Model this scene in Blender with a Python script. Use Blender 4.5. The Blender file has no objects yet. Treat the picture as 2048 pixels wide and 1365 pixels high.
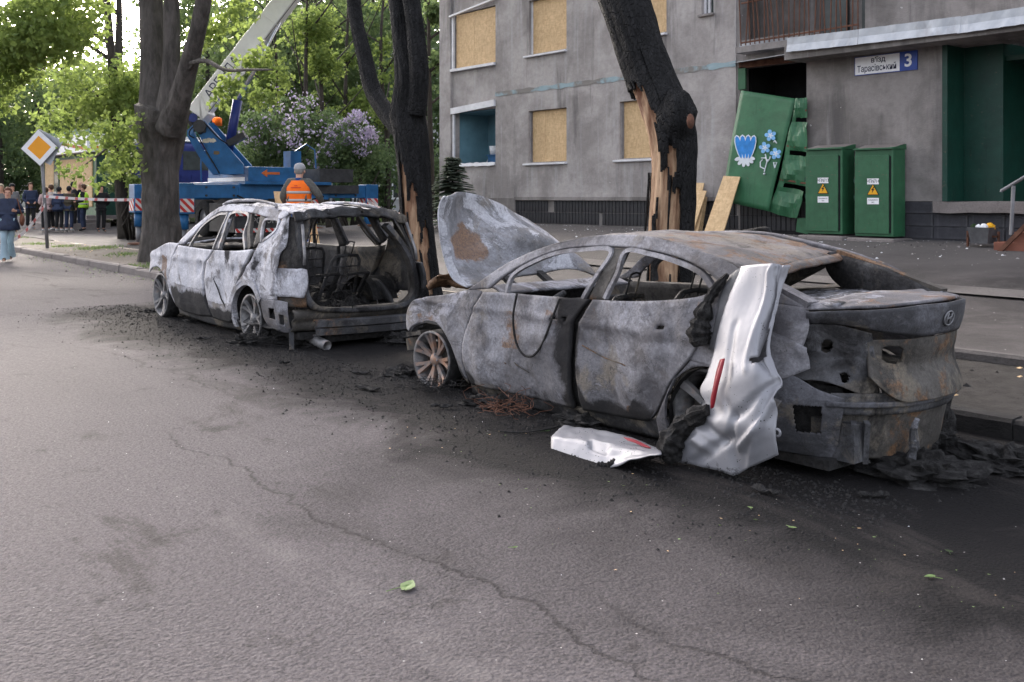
import bpy, bmesh, math, random
import numpy as np
from mathutils import Vector, Matrix, noise as NZ
random.seed(7); rng = np.random.default_rng(7)
scene = bpy.context.scene
col = scene.collection
PI = math.pi

# ------------------------------------------------------------------ camera, sky, sun, exposure
CAM_H = 1.62; FPX = 1991.1; HOR = 394.0
FWD = Vector((-0.7727, 0.6347)); RGT = Vector((0.6347, 0.7727))      # the street runs along x, the building stands at +y
cam = bpy.data.cameras.new('camera'); cam.lens = 35; cam.sensor_width = 36
cam.shift_y = -(682.5 - HOR) / 2048; cam.clip_end = 600
camo = bpy.data.objects.new('camera', cam); col.objects.link(camo)
camo.location = (0, 0, CAM_H)
camo.rotation_euler = (math.radians(90), 0, math.atan2(-FWD.x, FWD.y))
scene.camera = camo
scene.render.filter_size = 1.2
cam.dof.use_dof = True; cam.dof.focus_distance = 7.6; cam.dof.aperture_fstop = 9.0

SUN_DIR = Vector((-1.03, 0.30, 0)).normalized(); SUN_EL = math.radians(24)
world = bpy.data.worlds.new('World'); scene.world = world; world.use_nodes = True
wn = world.node_tree; bg = wn.nodes['Background']
sky = wn.nodes.new('ShaderNodeTexSky'); sky.sky_type = 'NISHITA'; sky.sun_disc = False
sky.sun_elevation = SUN_EL; sky.sun_rotation = math.atan2(SUN_DIR.x, SUN_DIR.y)
sky.air_density = 1.0; sky.dust_density = 5.0; sky.ozone_density = 1.0
hs = wn.nodes.new('ShaderNodeHueSaturation'); hs.inputs['Saturation'].default_value = .38
wn.links.new(sky.outputs[0], hs.inputs['Color']); tn = wn.nodes.new('ShaderNodeMix'); tn.data_type = 'RGBA'; tn.blend_type = 'MULTIPLY'; tn.inputs[0].default_value = 1; tn.inputs[7].default_value = (1.01, .982, 1.0, 1)      # thin evening haze
wn.links.new(hs.outputs[0], tn.inputs[6]); wn.links.new(tn.outputs[2], bg.inputs[0]); bg.inputs[1].default_value = 0.15
sun = bpy.data.lights.new('sun', 'SUN'); sun.energy = 1.05; sun.angle = math.radians(10); sun.color = (1, .90, .78)
suno = bpy.data.objects.new('sun', sun); col.objects.link(suno)
sd = Vector((SUN_DIR.x*math.cos(SUN_EL), SUN_DIR.y*math.cos(SUN_EL), math.sin(SUN_EL)))
suno.rotation_euler = (-sd).to_track_quat('-Z', 'Y').to_euler(); suno.location = sd*60
vs = scene.view_settings; vs.view_transform = 'Standard'; vs.look = 'None'; vs.gamma = 1; vs.use_curve_mapping = False
vs.exposure = 2.18

# ------------------------------------------------------------------ helpers
def at(px, py, y):
    """point of the vertical plane at distance y from the kerbless side, seen in direction (px, py)"""
    a = (px-1024)/FPX; b = -(py-HOR)/FPX
    g = FWD + a*RGT; t = y/g.y
    return Vector((t*g.x, y, CAM_H+t*b))
def dp(px, py, Z):
    a = (px-1024)/FPX; b = -(py-HOR)/FPX
    g = (FWD + a*RGT)*Z
    return Vector((g.x, g.y, CAM_H+Z*b))
def sstep(t):
    t = min(1, max(0, t)); return t*t*(3-2*t)
def gz(x, y):
    """height of the ground"""
    u = -x; b = .006*max(0, u-10)
    if y < 6.85: return b
    return b + .14 + .74*min(1, max(0, (y-7.2)/8.8))*(1-.8*sstep((u-23)/9))
def nz(x, y=0, z=0): return NZ.noise(Vector((x, y, z)))

def tag(o, label=None, cat=None, group=None, kind=None):
    if label: o['label'] = label
    if cat: o['category'] = cat
    if group: o['group'] = group
    if kind: o['kind'] = kind
    return o
def thing(name, label, cat, loc=(0, 0, 0), group=None, rz=0):
    o = bpy.data.objects.new(name, None); o.empty_display_size = .2
    o.location = loc; o.rotation_euler = (0, 0, rz); col.objects.link(o)
    return tag(o, label, cat, group)
def root_loc(p):
    while p.parent: p = p.parent
    return Vector(p.location)
def link_mesh(name, me, parent=None):
    o = bpy.data.objects.new(name, me); col.objects.link(o)
    if parent: o.parent = parent
    return o
def copy_tree(o, parent=None):
    c = o.copy(); col.objects.link(c); c.parent = parent
    for ch in o.children: copy_tree(ch, c)
    return c

class MB:
    """collects shapes for one mesh object"""
    def __init__(s): s.v = []; s.f = []; s.m = []; s.c = []; s.mi = 0
    def add(s, vs_, fs, c=None):
        n = len(s.v); s.v += [tuple(p) for p in vs_]; s.f += [tuple(i+n for i in f) for f in fs]; s.m += [s.mi]*len(fs)
        if c is not None:
            s.c += [(0, 0, 0, 1)]*(n-len(s.c)); s.c += c
        return s
    def box(s, a, b, M=None):
        x0, y0, z0 = a; x1, y1, z1 = b
        p = [Vector(q) for q in ((x0,y0,z0),(x1,y0,z0),(x1,y1,z0),(x0,y1,z0),(x0,y0,z1),(x1,y0,z1),(x1,y1,z1),(x0,y1,z1))]
        if M: p = [M @ q for q in p]
        return s.add(p, [(0,3,2,1),(4,5,6,7),(0,1,5,4),(1,2,6,5),(2,3,7,6),(3,0,4,7)])
    def beam(s, a, b, w, h, up=Vector((0, 0, 1))):
        """rectangular bar from a to b, w wide and h high"""
        a = Vector(a); b = Vector(b); d = (b-a).normalized(); r = d.cross(up)
        if r.length < 1e-4: r = Vector((1, 0, 0))
        r.normalize(); t = r.cross(d)
        p = [q + r*i*w/2 + t*j*h/2 for q in (a, b) for i, j in ((-1,-1),(1,-1),(1,1),(-1,1))]
        return s.add(p, [(3,2,1,0),(4,5,6,7),(0,1,5,4),(1,2,6,5),(2,3,7,6),(3,0,4,7)])
    def tube(s, pts, r, seg=8, cap=True, fn=None):
        pts = [Vector(p) for p in pts]; n = len(pts)
        rs = r if isinstance(r, (list, tuple)) else [r]*n
        d0 = (pts[1]-pts[0]).normalized(); ref = Vector((0,0,1)) if abs(d0.z) < .9 else Vector((1,0,0))
        A = d0.cross(ref).normalized(); V = []
        for i in range(n):
            d = (pts[min(i+1,n-1)]-pts[max(i-1,0)]).normalized()
            A = (A - d*A.dot(d)).normalized(); B = d.cross(A)
            for k in range(seg):
                t = 2*PI*k/seg; rr = rs[i]*(fn(i, k, pts[i]) if fn else 1)
                V.append(pts[i]+(A*math.cos(t)+B*math.sin(t))*rr)
        F = [(i*seg+k, i*seg+(k+1)%seg, (i+1)*seg+(k+1)%seg, (i+1)*seg+k) for i in range(n-1) for k in range(seg)]
        if cap: F += [tuple(range(seg-1,-1,-1)), tuple((n-1)*seg+k for k in range(seg))]
        return s.add(V, F)
    def lathe(s, prof, M=None, seg=24):
        """profile of (radius, height) spun about z"""
        V = []; n = len(prof)
        for r, h in prof:
            for k in range(seg):
                t = 2*PI*k/seg; p = Vector((r*math.cos(t), r*math.sin(t), h)); V.append(M @ p if M else p)
        F = [(i*seg+k, i*seg+(k+1)%seg, (i+1)*seg+(k+1)%seg, (i+1)*seg+k) for i in range(n-1) for k in range(seg)]
        return s.add(V, F)
    def ball(s, c, r, seg=10, rings=6, M=None, fn=None):
        if not hasattr(r, '__len__'): r = (r, r, r)
        V = []; 
        for i in range(rings+1):
            ph = PI*i/rings
            for k in range(seg):
                t = 2*PI*k/seg; d = Vector((math.sin(ph)*math.cos(t), math.sin(ph)*math.sin(t), math.cos(ph)))
                q = Vector((d.x*r[0], d.y*r[1], d.z*r[2]))
                if fn: q = q*fn(d)
                if M: q = M @ q
                V.append(Vector(c)+q)
        F = [(i*seg+k, (i+1)*seg+k, (i+1)*seg+(k+1)%seg, i*seg+(k+1)%seg) for i in range(rings) for k in range(seg)]
        return s.add(V, F)
    def extrude(s, poly, d):
        """polygon of 3D points extruded by vector d"""
        p = [Vector(q) for q in poly]; d = Vector(d); n = len(p)
        return s.add(p+[q+d for q in p], [tuple(range(n-1,-1,-1)), tuple(range(n,2*n))]+[(i,(i+1)%n,n+(i+1)%n,n+i) for i in range(n)])
    def grid(s, P, c=None, drop=None):
        """rows of points -> quads"""
        nv = len(P); nu = len(P[0])
        F = [(j*nu+i, j*nu+i+1, (j+1)*nu+i+1, (j+1)*nu+i) for j in range(nv-1) for i in range(nu-1) if not (drop and drop(i, j))]
        return s.add([q for r in P for q in r], F, c)
    def build(s, name, mats, parent=None, smooth=False, solid=None, local=False, kind=None, bevel=None, off=-1, sub=0):
        me = bpy.data.meshes.new(name); V = s.v
        if parent and not local:
            o = root_loc(parent); V = [(x-o.x, y-o.y, z-o.z) for x, y, z in V]
        me.from_pydata(V, [], s.f)
        if not isinstance(mats, (list, tuple)): mats = [mats]
        for m in mats: me.materials.append(m)
        if any(s.m): me.polygons.foreach_set('material_index', s.m)
        if s.c:
            s.c += [(0, 0, 0, 1)]*(len(V)-len(s.c))
            a = me.attributes.new('burn', 'FLOAT_COLOR', 'POINT'); a.data.foreach_set('color', [x for q in s.c for x in q])
        bm = bmesh.new(); bm.from_mesh(me)
        loose = [v for v in bm.verts if not v.link_faces]
        if loose: bmesh.ops.delete(bm, geom=loose, context='VERTS')
        if not s.c: bmesh.ops.recalc_face_normals(bm, faces=bm.faces)
        bm.to_mesh(me); bm.free()
        if smooth: me.polygons.foreach_set('use_smooth', [True]*len(me.polygons))
        me.update(); o = link_mesh(name, me, parent)
        if bevel: m = o.modifiers.new('bevel', 'BEVEL'); m.width = bevel; m.segments = 2; m.limit_method = 'ANGLE'
        if sub: m = o.modifiers.new('sub', 'SUBSURF'); m.levels = m.render_levels = sub
        if solid: m = o.modifiers.new('solid', 'SOLIDIFY'); m.thickness = solid; m.offset = off
        if kind: o['kind'] = kind
        return o

def poly_at(P, n, smooth=True):
    """resample a polyline of 2D or 3D points to n points, rounded through the given ones"""
    P = [Vector(p).to_3d() if len(p) < 3 else Vector(p) for p in P]
    if len(P) > 2 and smooth:
        Q = []
        for i in range(len(P)-1):
            a = P[max(i-1,0)]; b = P[i]; c = P[i+1]; d = P[min(i+2,len(P)-1)]
            for k in range(8):
                t = k/8; Q.append(.5*((2*b)+(c-a)*t+(2*a-5*b+4*c-d)*t*t+(3*b-a-3*c+d)*t**3))
        P = Q+[P[-1]]
    L = [0]
    for i in range(1, len(P)): L.append(L[-1]+(P[i]-P[i-1]).length)
    out = []; j = 0
    for k in range(n):
        t = L[-1]*k/(n-1)
        while j < len(P)-2 and L[j+1] < t: j += 1
        w = (t-L[j])/max(1e-9, L[j+1]-L[j]); out.append(P[j].lerp(P[j+1], min(1, max(0, w))))
    return out
def coons(B, T, Lf=None, Rt=None, nu=24, nv=16, smooth=True):
    B = poly_at(B, nu, smooth); T = poly_at(T, nu, smooth)
    Lf = poly_at(Lf, nv, smooth) if Lf else poly_at([B[0], T[0]], nv); Rt = poly_at(Rt, nv, smooth) if Rt else poly_at([B[-1], T[-1]], nv)
    G = []
    for j in range(nv):
        v = j/(nv-1); row = []
        for i in range(nu):
            u = i/(nu-1)
            row.append((1-v)*B[i]+v*T[i]+(1-u)*Lf[j]+u*Rt[j]-((1-u)*(1-v)*B[0]+u*(1-v)*B[-1]+(1-u)*v*T[0]+u*v*T[-1]))
        G.append(row)
    return G
def lerp_tab(tab, z):
    if z <= tab[0][0]: return tab[0][1]
    for (a, p), (b, q) in zip(tab, tab[1:]):
        if z <= b: return p+(q-p)*(z-a)/(b-a)
    return tab[-1][1]
def flat_text(body, size, mat, name, parent, M, xs=1.0, depth=.002, align='CENTER', shear=0, bold=0):
    """lettering as a thin mesh"""
    cu = bpy.data.curves.new(name, 'FONT'); cu.body = body; cu.size = size; cu.extrude = depth; cu.align_x = align; cu.align_y = 'CENTER'; cu.shear = shear
    cu.resolution_u = 3; cu.offset = bold*.5
    t = bpy.data.objects.new('tmp', cu); col.objects.link(t)
    dg = bpy.context.evaluated_depsgraph_get(); dg.update()
    me = bpy.data.meshes.new_from_object(t.evaluated_get(dg)); bpy.data.objects.remove(t)
    me.name = name; me.materials.clear(); me.materials.append(mat)
    S = Matrix.Diagonal((xs, 1, 1, 1)); o = root_loc(parent)
    me.transform(Matrix.Translation(-o) @ M @ S)
    return link_mesh(name, me, parent)

# ------------------------------------------------------------------ materials
class NT:
    def __init__(s, name):
        s.m = bpy.data.materials.new(name); s.m.use_nodes = True; s.t = s.m.node_tree; s.b = s.t.nodes['Principled BSDF']
        s.co = s.t.nodes.new('ShaderNodeTexCoord').outputs['Object']; s.b.inputs['Specular IOR Level'].default_value = .3
    def n(s, typ, **kw):
        q = s.t.nodes.new('ShaderNode'+typ)
        for k, v in kw.items(): setattr(q, k, v)
        return q
    def put(s, sock, v):
        if isinstance(v, bpy.types.NodeSocket): s.t.links.new(v, sock)
        elif v is not None:
            if isinstance(v, (tuple, list)) and len(v) == 3 and sock.type == 'RGBA': v = (*v, 1)
            sock.default_value = v
    def noise(s, scale, detail=6, rough=.6, dist=0, co=None, sc=None):
        q = s.n('TexNoise'); q.inputs['Scale'].default_value = scale; q.inputs['Detail'].default_value = detail
        q.inputs['Roughness'].default_value = rough; q.inputs['Distortion'].default_value = dist
        c = co or s.co
        if sc: c = s.scale(c, sc)
        s.t.links.new(c, q.inputs['Vector']); return q.outputs[0]
    def scale(s, co, sc, loc=(0,0,0), rot=(0,0,0)):
        q = s.n('Mapping'); q.inputs['Scale'].default_value = sc; q.inputs['Location'].default_value = loc; q.inputs['Rotation'].default_value = rot
        s.t.links.new(co, q.inputs['Vector']); return q.outputs[0]
    def voro(s, scale, feature='F1', co=None, sc=None, out='Distance', rnd=1):
        q = s.n('TexVoronoi', feature=feature); q.inputs['Scale'].default_value = scale; q.inputs['Randomness'].default_value = rnd
        c = co or s.co
        if sc: c = s.scale(c, sc)
        s.t.links.new(c, q.inputs['Vector']); return q.outputs[out]
    def warp(s, amt, scale, co=None):
        co = co or s.co
        q = s.n('TexNoise'); q.inputs['Scale'].default_value = scale; q.inputs['Detail'].default_value = 4; s.t.links.new(co, q.inputs['Vector'])
        a = s.n('VectorMath', operation='SUBTRACT'); s.t.links.new(q.outputs['Color'], a.inputs[0]); a.inputs[1].default_value = (.5,.5,.5)
        b = s.n('VectorMath', operation='SCALE'); s.t.links.new(a.outputs[0], b.inputs[0]); b.inputs['Scale'].default_value = amt
        c = s.n('VectorMath', operation='ADD'); s.t.links.new(co, c.inputs[0]); s.t.links.new(b.outputs[0], c.inputs[1]); return c.outputs[0]
    def ramp(s, f, lo, hi, a=0., b=1.):
        q = s.n('MapRange'); s.put(q.inputs[0], f)
        q.inputs[1].default_value = lo; q.inputs[2].default_value = hi; q.inputs[3].default_value = a; q.inputs[4].default_value = b
        return q.outputs[0]
    def math(s, op, a, b=None):
        q = s.n('Math', operation=op); s.put(q.inputs[0], a)
        if b is not None: s.put(q.inputs[1], b)
        return q.outputs[0]
    def mix(s, f, a, b, blend='MIX'):
        q = s.n('Mix', data_type='RGBA', blend_type=blend); s.put(q.inputs[0], f); s.put(q.inputs[6], a); s.put(q.inputs[7], b); return q.outputs[2]
    def sep(s, co=None):
        q = s.n('SeparateXYZ'); s.t.links.new(co or s.co, q.inputs[0]); return q.outputs
    def attr(s, name):
        q = s.n('Attribute'); q.attribute_name = name; p = s.n('SeparateColor'); s.t.links.new(q.outputs['Color'], p.inputs[0]); return p.outputs
    def bump(s, h, dist=.01, strength=1.0, prev=None):
        q = s.n('Bump'); q.inputs['Distance'].default_value = dist; q.inputs['Strength'].default_value = strength; s.put(q.inputs['Height'], h)
        if prev: s.t.links.new(prev, q.inputs['Normal'])
        return q.outputs[0]
    def done(s, color=None, rough=None, metal=None, normal=None, spec=None):
        s.put(s.b.inputs['Base Color'], color); s.put(s.b.inputs['Roughness'], rough); s.put(s.b.inputs['Metallic'], metal)
        if normal: s.put(s.b.inputs['Normal'], normal)
        if spec is not None: s.b.inputs['Specular IOR Level'].default_value = spec
        return s.m
MATS = {}
def paint(name, c, rough=.6, metal=0, var=.25, scale=6, bump=.0):
    """plain colour with a little uneven wear"""
    if name in MATS: return MATS[name]
    t = NT(name); n = t.noise(scale, 5)
    d = tuple(x*(1-var) for x in c); l = tuple(min(1, x*(1+var)) for x in c)
    MATS[name] = t.done(t.mix(t.ramp(n, .3, .7), d, l), rough, metal, t.bump(n, bump) if bump else None); return MATS[name]

def burnt(name, dark, light, soot_bias=0., rust_bias=0., pale_bias=0., pale=(.60,.60,.64), metal=.0, scale=1.0, rough=.7):
    """burnt bare steel: ash greys, soot, rust and white ash; the attribute 'burn' holds where each gathers"""
    t = NT(name); at_ = t.attr('burn'); w = t.warp(.35, 2.2*scale)
    n1 = t.noise(1.7*scale, 10, .68, .4, w); n2 = t.noise(4.5*scale, 10, .7, .5); n3 = t.noise(2.3*scale, 10, .70, .9, t.scale(t.co, (1,1,1), (7,3,1)))
    n4 = t.noise(1.5*scale, 9, .66, .6, t.scale(w, (1,1,.8), (2,9,4))); fine = t.noise(48, 5, .75); n5 = t.noise(1.3*scale, 10, .7, .8, t.scale(t.co, (1,1,1), (11,5,3)))
    c = t.mix(t.ramp(n1, .44, .55), dark, light); c = t.mix(t.ramp(t.noise(.9*scale, 8, .66, .3, t.scale(w, (1,1,1), (3,1,6))), .47, .57, 0, .55), c, tuple(x*.6 for x in dark))
    c = t.mix(t.ramp(n2, .50, .60, 0, .35), c, tuple(x*y for x, y in zip(dark, (.9,.78,.62))))
    c = t.mix(t.ramp(n5, .54, .60, 0, .65), c, (.23,.195,.15))
    flow = t.ramp(t.math('ABSOLUTE', t.math('SUBTRACT', n4, .5)), .0, .008, 1, 0)
    c = t.mix(t.math('MULTIPLY', flow, t.ramp(n2, .44, .54, 0, .75)), c, tuple(x*.3 for x in dark))
    pm = t.math('ADD', n3, t.math('ADD', at_[2], pale_bias))
    c = t.mix(t.ramp(pm, .575, .63, 0, .85), c, t.mix(t.ramp(n2, .4, .6), tuple(x*.75 for x in pale), pale))
    c = t.mix(t.ramp(t.math('ABSOLUTE', t.math('SUBTRACT', pm, .572)), .0, .012, .55, 0), c, tuple(x*.4 for x in dark))
    rust = t.mix(t.ramp(fine, .3, .7), (.11,.055,.027), (.26,.145,.075))
    c = t.mix(t.ramp(t.math('ADD', t.noise(3.0*scale, 10, .72, .4, t.scale(t.co, (1,1,1), (4,4,8))), t.math('ADD', at_[1], rust_bias)), .66, .73, 0, .85), c, rust)
    sm = t.ramp(t.math('ADD', t.noise(2.4*scale, 10, .70, .5, t.scale(t.co, (1,1,.7), (1,5,2))), t.math('ADD', at_[0], soot_bias)), .62, .74)
    c = t.mix(sm, c, t.mix(t.ramp(fine, .4, .7), (.010,.0095,.010), (.035,.033,.033)))
    c = t.mix(t.ramp(fine, .38, .66, .42, 0), c, tuple(x*.35 for x in dark)); c = t.mix(t.math('LESS_THAN', t.voro(30, 'F1'), .07), c, (.012,.011,.011))
    b1 = t.bump(n2, .03, .6); b2 = t.bump(t.math('ADD', fine, t.math('MULTIPLY', pm, 3.)), .004, .7, b1)
    return t.done(c, t.mix(sm, (rough,)*3, (.9,)*3), metal, b2, .25)
M_SED = burnt('burnt_grey_steel', (.125,.12,.13), (.33,.325,.35), 0, 0, -.04, (.42,.42,.47))
M_SEDROOF = burnt('burnt_roof_steel', (.13,.12,.12), (.23,.21,.21), .02, .06, -.1)
M_SUV = burnt('burnt_pale_steel', (.24,.235,.25), (.58,.58,.64), 0, 0, .06, (.76,.76,.82))
M_DARK = burnt('sooty_steel', (.045,.045,.048), (.11,.11,.118), .10, 0, -.25)
M_MID = burnt('dark_burnt_steel', (.06,.06,.066), (.15,.15,.168), .02, -.02, -.12)
M_RUSTY = burnt('rusty_steel', (.06,.055,.05), (.12,.11,.10), .06, .05, -.25)
M_HOOD = burnt('burnt_hood_steel', (.20,.198,.208), (.42,.42,.455), -.16, -.02, .03)
M_ASHY = burnt('white_ash_crust', (.07,.07,.075), (.30,.30,.33), .06, -.1, .0, (.60,.60,.66), scale=3.0)
M_CHAR = paint('charred_remains', (.022,.021,.021), .9, 0, .5, 20, .03)
t = NT('charred_crust'); n = t.noise(14, 8, .75); n5 = t.noise(60, 4)
M_CRUST = t.done(t.mix(t.ramp(n, .45, .72), (.012,.011,.011), (.075,.072,.07)), .9, 0, t.bump(n5, .01, .8, t.bump(n, .05)))
t = NT('scorched_alloy'); at_ = t.attr('burn'); n = t.noise(9, 6)
c = t.mix(t.ramp(n, .35, .65), (.10,.10,.105), (.30,.29,.29)); c = t.mix(t.ramp(t.math('ADD', n, at_[1]), .6, .9), c, (.34,.17,.09))
M_ALLOY = t.done(t.mix(t.ramp(t.math('ADD', t.noise(7, 6), at_[0]), .6, .85), c, (.02,.02,.02)), .55, .45)

# silver paint with soot specks
t = NT('silver_paint'); sp = t.voro(46, 'F1'); sz = t.noise(5, 4); spk = t.math('LESS_THAN', sp, t.ramp(sz, .42, .68, .0, .24))
streak = t.ramp(t.noise(3, 7, .7, .4, None, (1, 1, .4)), .55, .8, 0, .45)
c = t.mix(streak, (.25,.25,.27), (.12,.12,.13)); c = t.mix(spk, c, (.03,.03,.03))
bs = t.attr('burn'); so = t.ramp(t.math('ADD', t.noise(9, 8, .72, .4), bs[0]), .66, .76); c = t.mix(so, c, (.02,.018,.018)); spk = t.math('MAXIMUM', spk, so)
M_SILVER = t.done(c, t.mix(spk, (.42,)*3, (.9,)*3), .25, t.bump(t.noise(5, 3), .01, .3), .4)
M_REFLECTOR = paint('red_reflector', (.22,.014,.022), .3, 0, .2)
M_GREYPLASTIC = paint('grey_plastic_edge', (.10,.10,.105), .6, 0, .3)

# asphalt of the road
t = NT('road_asphalt'); X, Y, Z = t.sep()
big = t.noise(.30, 5, .55, .4); med = t.noise(1.3, 6, .6, .3); agg = t.voro(60, 'F1', t.warp(.02, 30)); grit = t.noise(110, 4, .7); lump = t.noise(34, 5, .7)
dust = t.noise(.55, 6, .6, .5, t.scale(t.co, (.30, 1.6, 1)))
c = t.mix(t.ramp(big, .35, .66), (.074,.065,.066), (.112,.099,.100))
c = t.mix(t.ramp(dust, .46, .70, 0, .5), c, (.145,.129,.129))
c = t.mix(t.ramp(med, .52, .74, 0, .5), c, (.058,.052,.054))
c = t.mix(t.ramp(agg, .0, .5, .05, .40), c, (.19,.172,.175))
c = t.mix(t.ramp(t.math('MULTIPLY', lump, grit), .16, .34, .6, 0), c, (.03,.027,.028))
# soot burnt into the road round the two wrecks
def seg_mask(x0, x1, y, wx, wy):
    dx = t.math('MAXIMUM', t.math('SUBTRACT', x0, X), t.math('MAXIMUM', t.math('SUBTRACT', X, x1), 0.))
    dx = t.math('DIVIDE', dx, wx); dy = t.math('DIVIDE', t.math('MAXIMUM', t.math('SUBTRACT', y, Y), 0.), wy)
    d = t.math('SQRT', t.math('ADD', t.math('MULTIPLY', dx, dx), t.math('MULTIPLY', dy, dy)))
    return t.math('SUBTRACT', 1., d)
nn = t.math('MULTIPLY', t.math('SUBTRACT', t.noise(.9, 8, .66, .6), .5), 1.5)
m1 = t.ramp(t.math('ADD', seg_mask(-13.4, -2.4, 4.9, 1.9, 1.5), nn), .02, .42)
m2 = t.ramp(t.math('ADD', seg_mask(-4.4, 4.0, 4.1, 2.2, 2.3), nn), .08, .7, 0, .62)
c = t.mix(m2, c, t.mix(t.ramp(grit,.4,.7), (.014,.0125,.0125), (.034,.031,.031))); c = t.mix(m1, c, t.mix(t.ramp(grit,.4,.7), (.006,.0055,.0057), (.02,.0185,.019)))
# cracks wandering along the street
ckm = None
for x0, y0, sl, xa, xb, sd in ((-4.6,2.48,.010,-7.0,-1.9,1.), (-2.1,2.80,.01,-3.1,-1.2,4.), (-9.0,3.4,.03,-11,-7.5,9.)):
    wl = t.math('MULTIPLY', t.math('SUBTRACT', t.noise(1.1, 9, .66, 0, t.scale(t.co, (1,.25,1), (sd,sd,0))), .5), .75)
    ln = t.math('ADD', t.math('ADD', y0-sl*x0, t.math('MULTIPLY', X, sl)), wl)
    q = t.ramp(t.math('ABSOLUTE', t.math('SUBTRACT', Y, ln)), .004, .016, 1, 0)
    q = t.math('MULTIPLY', q, t.math('MULTIPLY', t.ramp(X, xa, xa+.5), t.ramp(X, xb-.5, xb, 1, 0)))
    wide = t.math('MULTIPLY', t.math('MULTIPLY', t.ramp(t.math('ABSOLUTE', t.math('SUBTRACT', Y, ln)), .0, .09, .6, 0), t.ramp(t.noise(2.2, 5), .5, .6)), t.math('MULTIPLY', t.ramp(X, xa, xa+.5), t.ramp(X, xb-.5, xb, 1, 0)))
    q = t.math('MAXIMUM', q, wide); ckm = q if ckm is None else t.math('MAXIMUM', ckm, q)
c = t.mix(t.math('MULTIPLY', ckm, .45), c, (.022,.02,.019))
pale = t.math('MULTIPLY', t.ramp(t.math('ABSOLUTE', t.math('SUBTRACT', Y, t.math('ADD', 2.02, t.math('MULTIPLY', X, -.012)))), .02, .13, 1, 0), t.math('MULTIPLY', t.ramp(t.noise(3.2, 8, .7), .44, .6, 0, .35), t.ramp(X, -6.2, -5.0)))
c = t.mix(pale, c, (.19,.172,.168))
stain = t.noise(.75, 9, .7, .8, t.scale(t.co, (.6, 1.2, 1), (9, 2, 0))); c = t.mix(t.ramp(stain, .56, .64, 0, .6), c, (.04,.035,.033))
c = t.mix(t.ramp(t.noise(2.6, 9, .72, .4), .60, .68, 0, .55), c, (.033,.029,.028))
spots = t.math('LESS_THAN', t.voro(9, 'F1'), .035)
c = t.mix(spots, c, (.42,.40,.38))
h = t.math('ADD', t.math('MULTIPLY', agg, -.8), t.math('ADD', t.math('MULTIPLY', lump, .9), t.math('MULTIPLY', ckm, -1.0)))
bp = t.bump(h, .009, 1.0, t.bump(t.noise(7, 6, .7), .018, .5))
M_ROAD = t.done(c, t.ramp(grit, .3, .7, .75, .95), 0, bp, .12)

def ground_mat(name, a, b, c2, sc=1., bump=.015, rough=.9):
    t = NT(name); n = t.noise(.5*sc, 7, .62, .4); m = t.noise(6*sc, 7, .7); f = t.noise(45, 5, .7)
    c = t.mix(t.ramp(n, .36, .64), a, b); c = t.mix(t.ramp(m, .54, .7, 0, .7), c, c2); c = t.mix(t.ramp(f, .35, .7, .35, 0), c, tuple(x*.3 for x in a))
    return t.done(c, rough, 0, t.bump(t.math('ADD', m, f), bump, .9), .3)
def dirt():
    t = NT('trodden_dirt'); X, Y, Z = t.sep(); n = t.noise(.8, 7, .62, .4); m = t.noise(6, 7, .7); f = t.noise(45, 5, .7)
    c = t.mix(t.ramp(n, .36, .64), (.12,.10,.085), (.19,.165,.14)); c = t.mix(t.ramp(m, .54, .7, 0, .7), c, (.08,.075,.055)); c = t.mix(t.ramp(f, .35, .7, .4, 0), c, (.03,.027,.022))
    so = t.ramp(t.math('ADD', X, t.math('MULTIPLY', t.noise(.7, 6), 4.)), -15.5, -12.5, 0, .93); c = t.mix(so, c, t.mix(t.ramp(m, .4, .65), (.007,.0065,.006), (.03,.027,.026)))
    return t.done(c, .92, 0, t.bump(t.math('ADD', m, f), .02, .9), .3)
M_DIRT = dirt()
t = NT('yard_asphalt'); X, Y, Z = t.sep(); n = t.noise(.45, 7, .62, .6); m = t.noise(3, 7, .66); f = t.noise(55, 5, .7)
c = t.mix(t.ramp(n, .42, .58), (.030,.026,.026), (.070,.062,.061)); c = t.mix(t.ramp(m, .5, .68, 0, .5), c, (.105,.094,.093))
near = t.ramp(t.math('ADD', Y, t.math('MULTIPLY', t.noise(.8, 6), 3.)), 13.6, 16.6); c = t.mix(t.math('MULTIPLY', near, .7), c, (.125,.115,.112))
c = t.mix(t.math('LESS_THAN', t.voro(6, 'F1'), .045), c, (.45,.44,.42)); c = t.mix(t.ramp(f, .35, .7, .35, 0), c, (.02,.02,.02))
M_YARD = t.done(c, .85, 0, t.bump(t.math('ADD', m, f), .014, .9), .3)
M_KERB = ground_mat('kerb_concrete', (.20,.175,.165), (.28,.25,.24), (.12,.11,.105), 2, .01)
M_PATH = ground_mat('worn_path_concrete', (.085,.077,.074), (.14,.128,.123), (.06,.055,.053), 2, .01)
M_KERBBURNT = ground_mat('sooty_kerb_concrete', (.016,.015,.015), (.045,.042,.041), (.01,.01,.01), 2, .012)
M_GRASS = paint('grass', (.075,.12,.03), .8, 0, .45, 1.5)
M_SOIL = ground_mat('park_soil', (.07,.075,.04), (.10,.11,.05), (.11,.095,.065))

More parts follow.
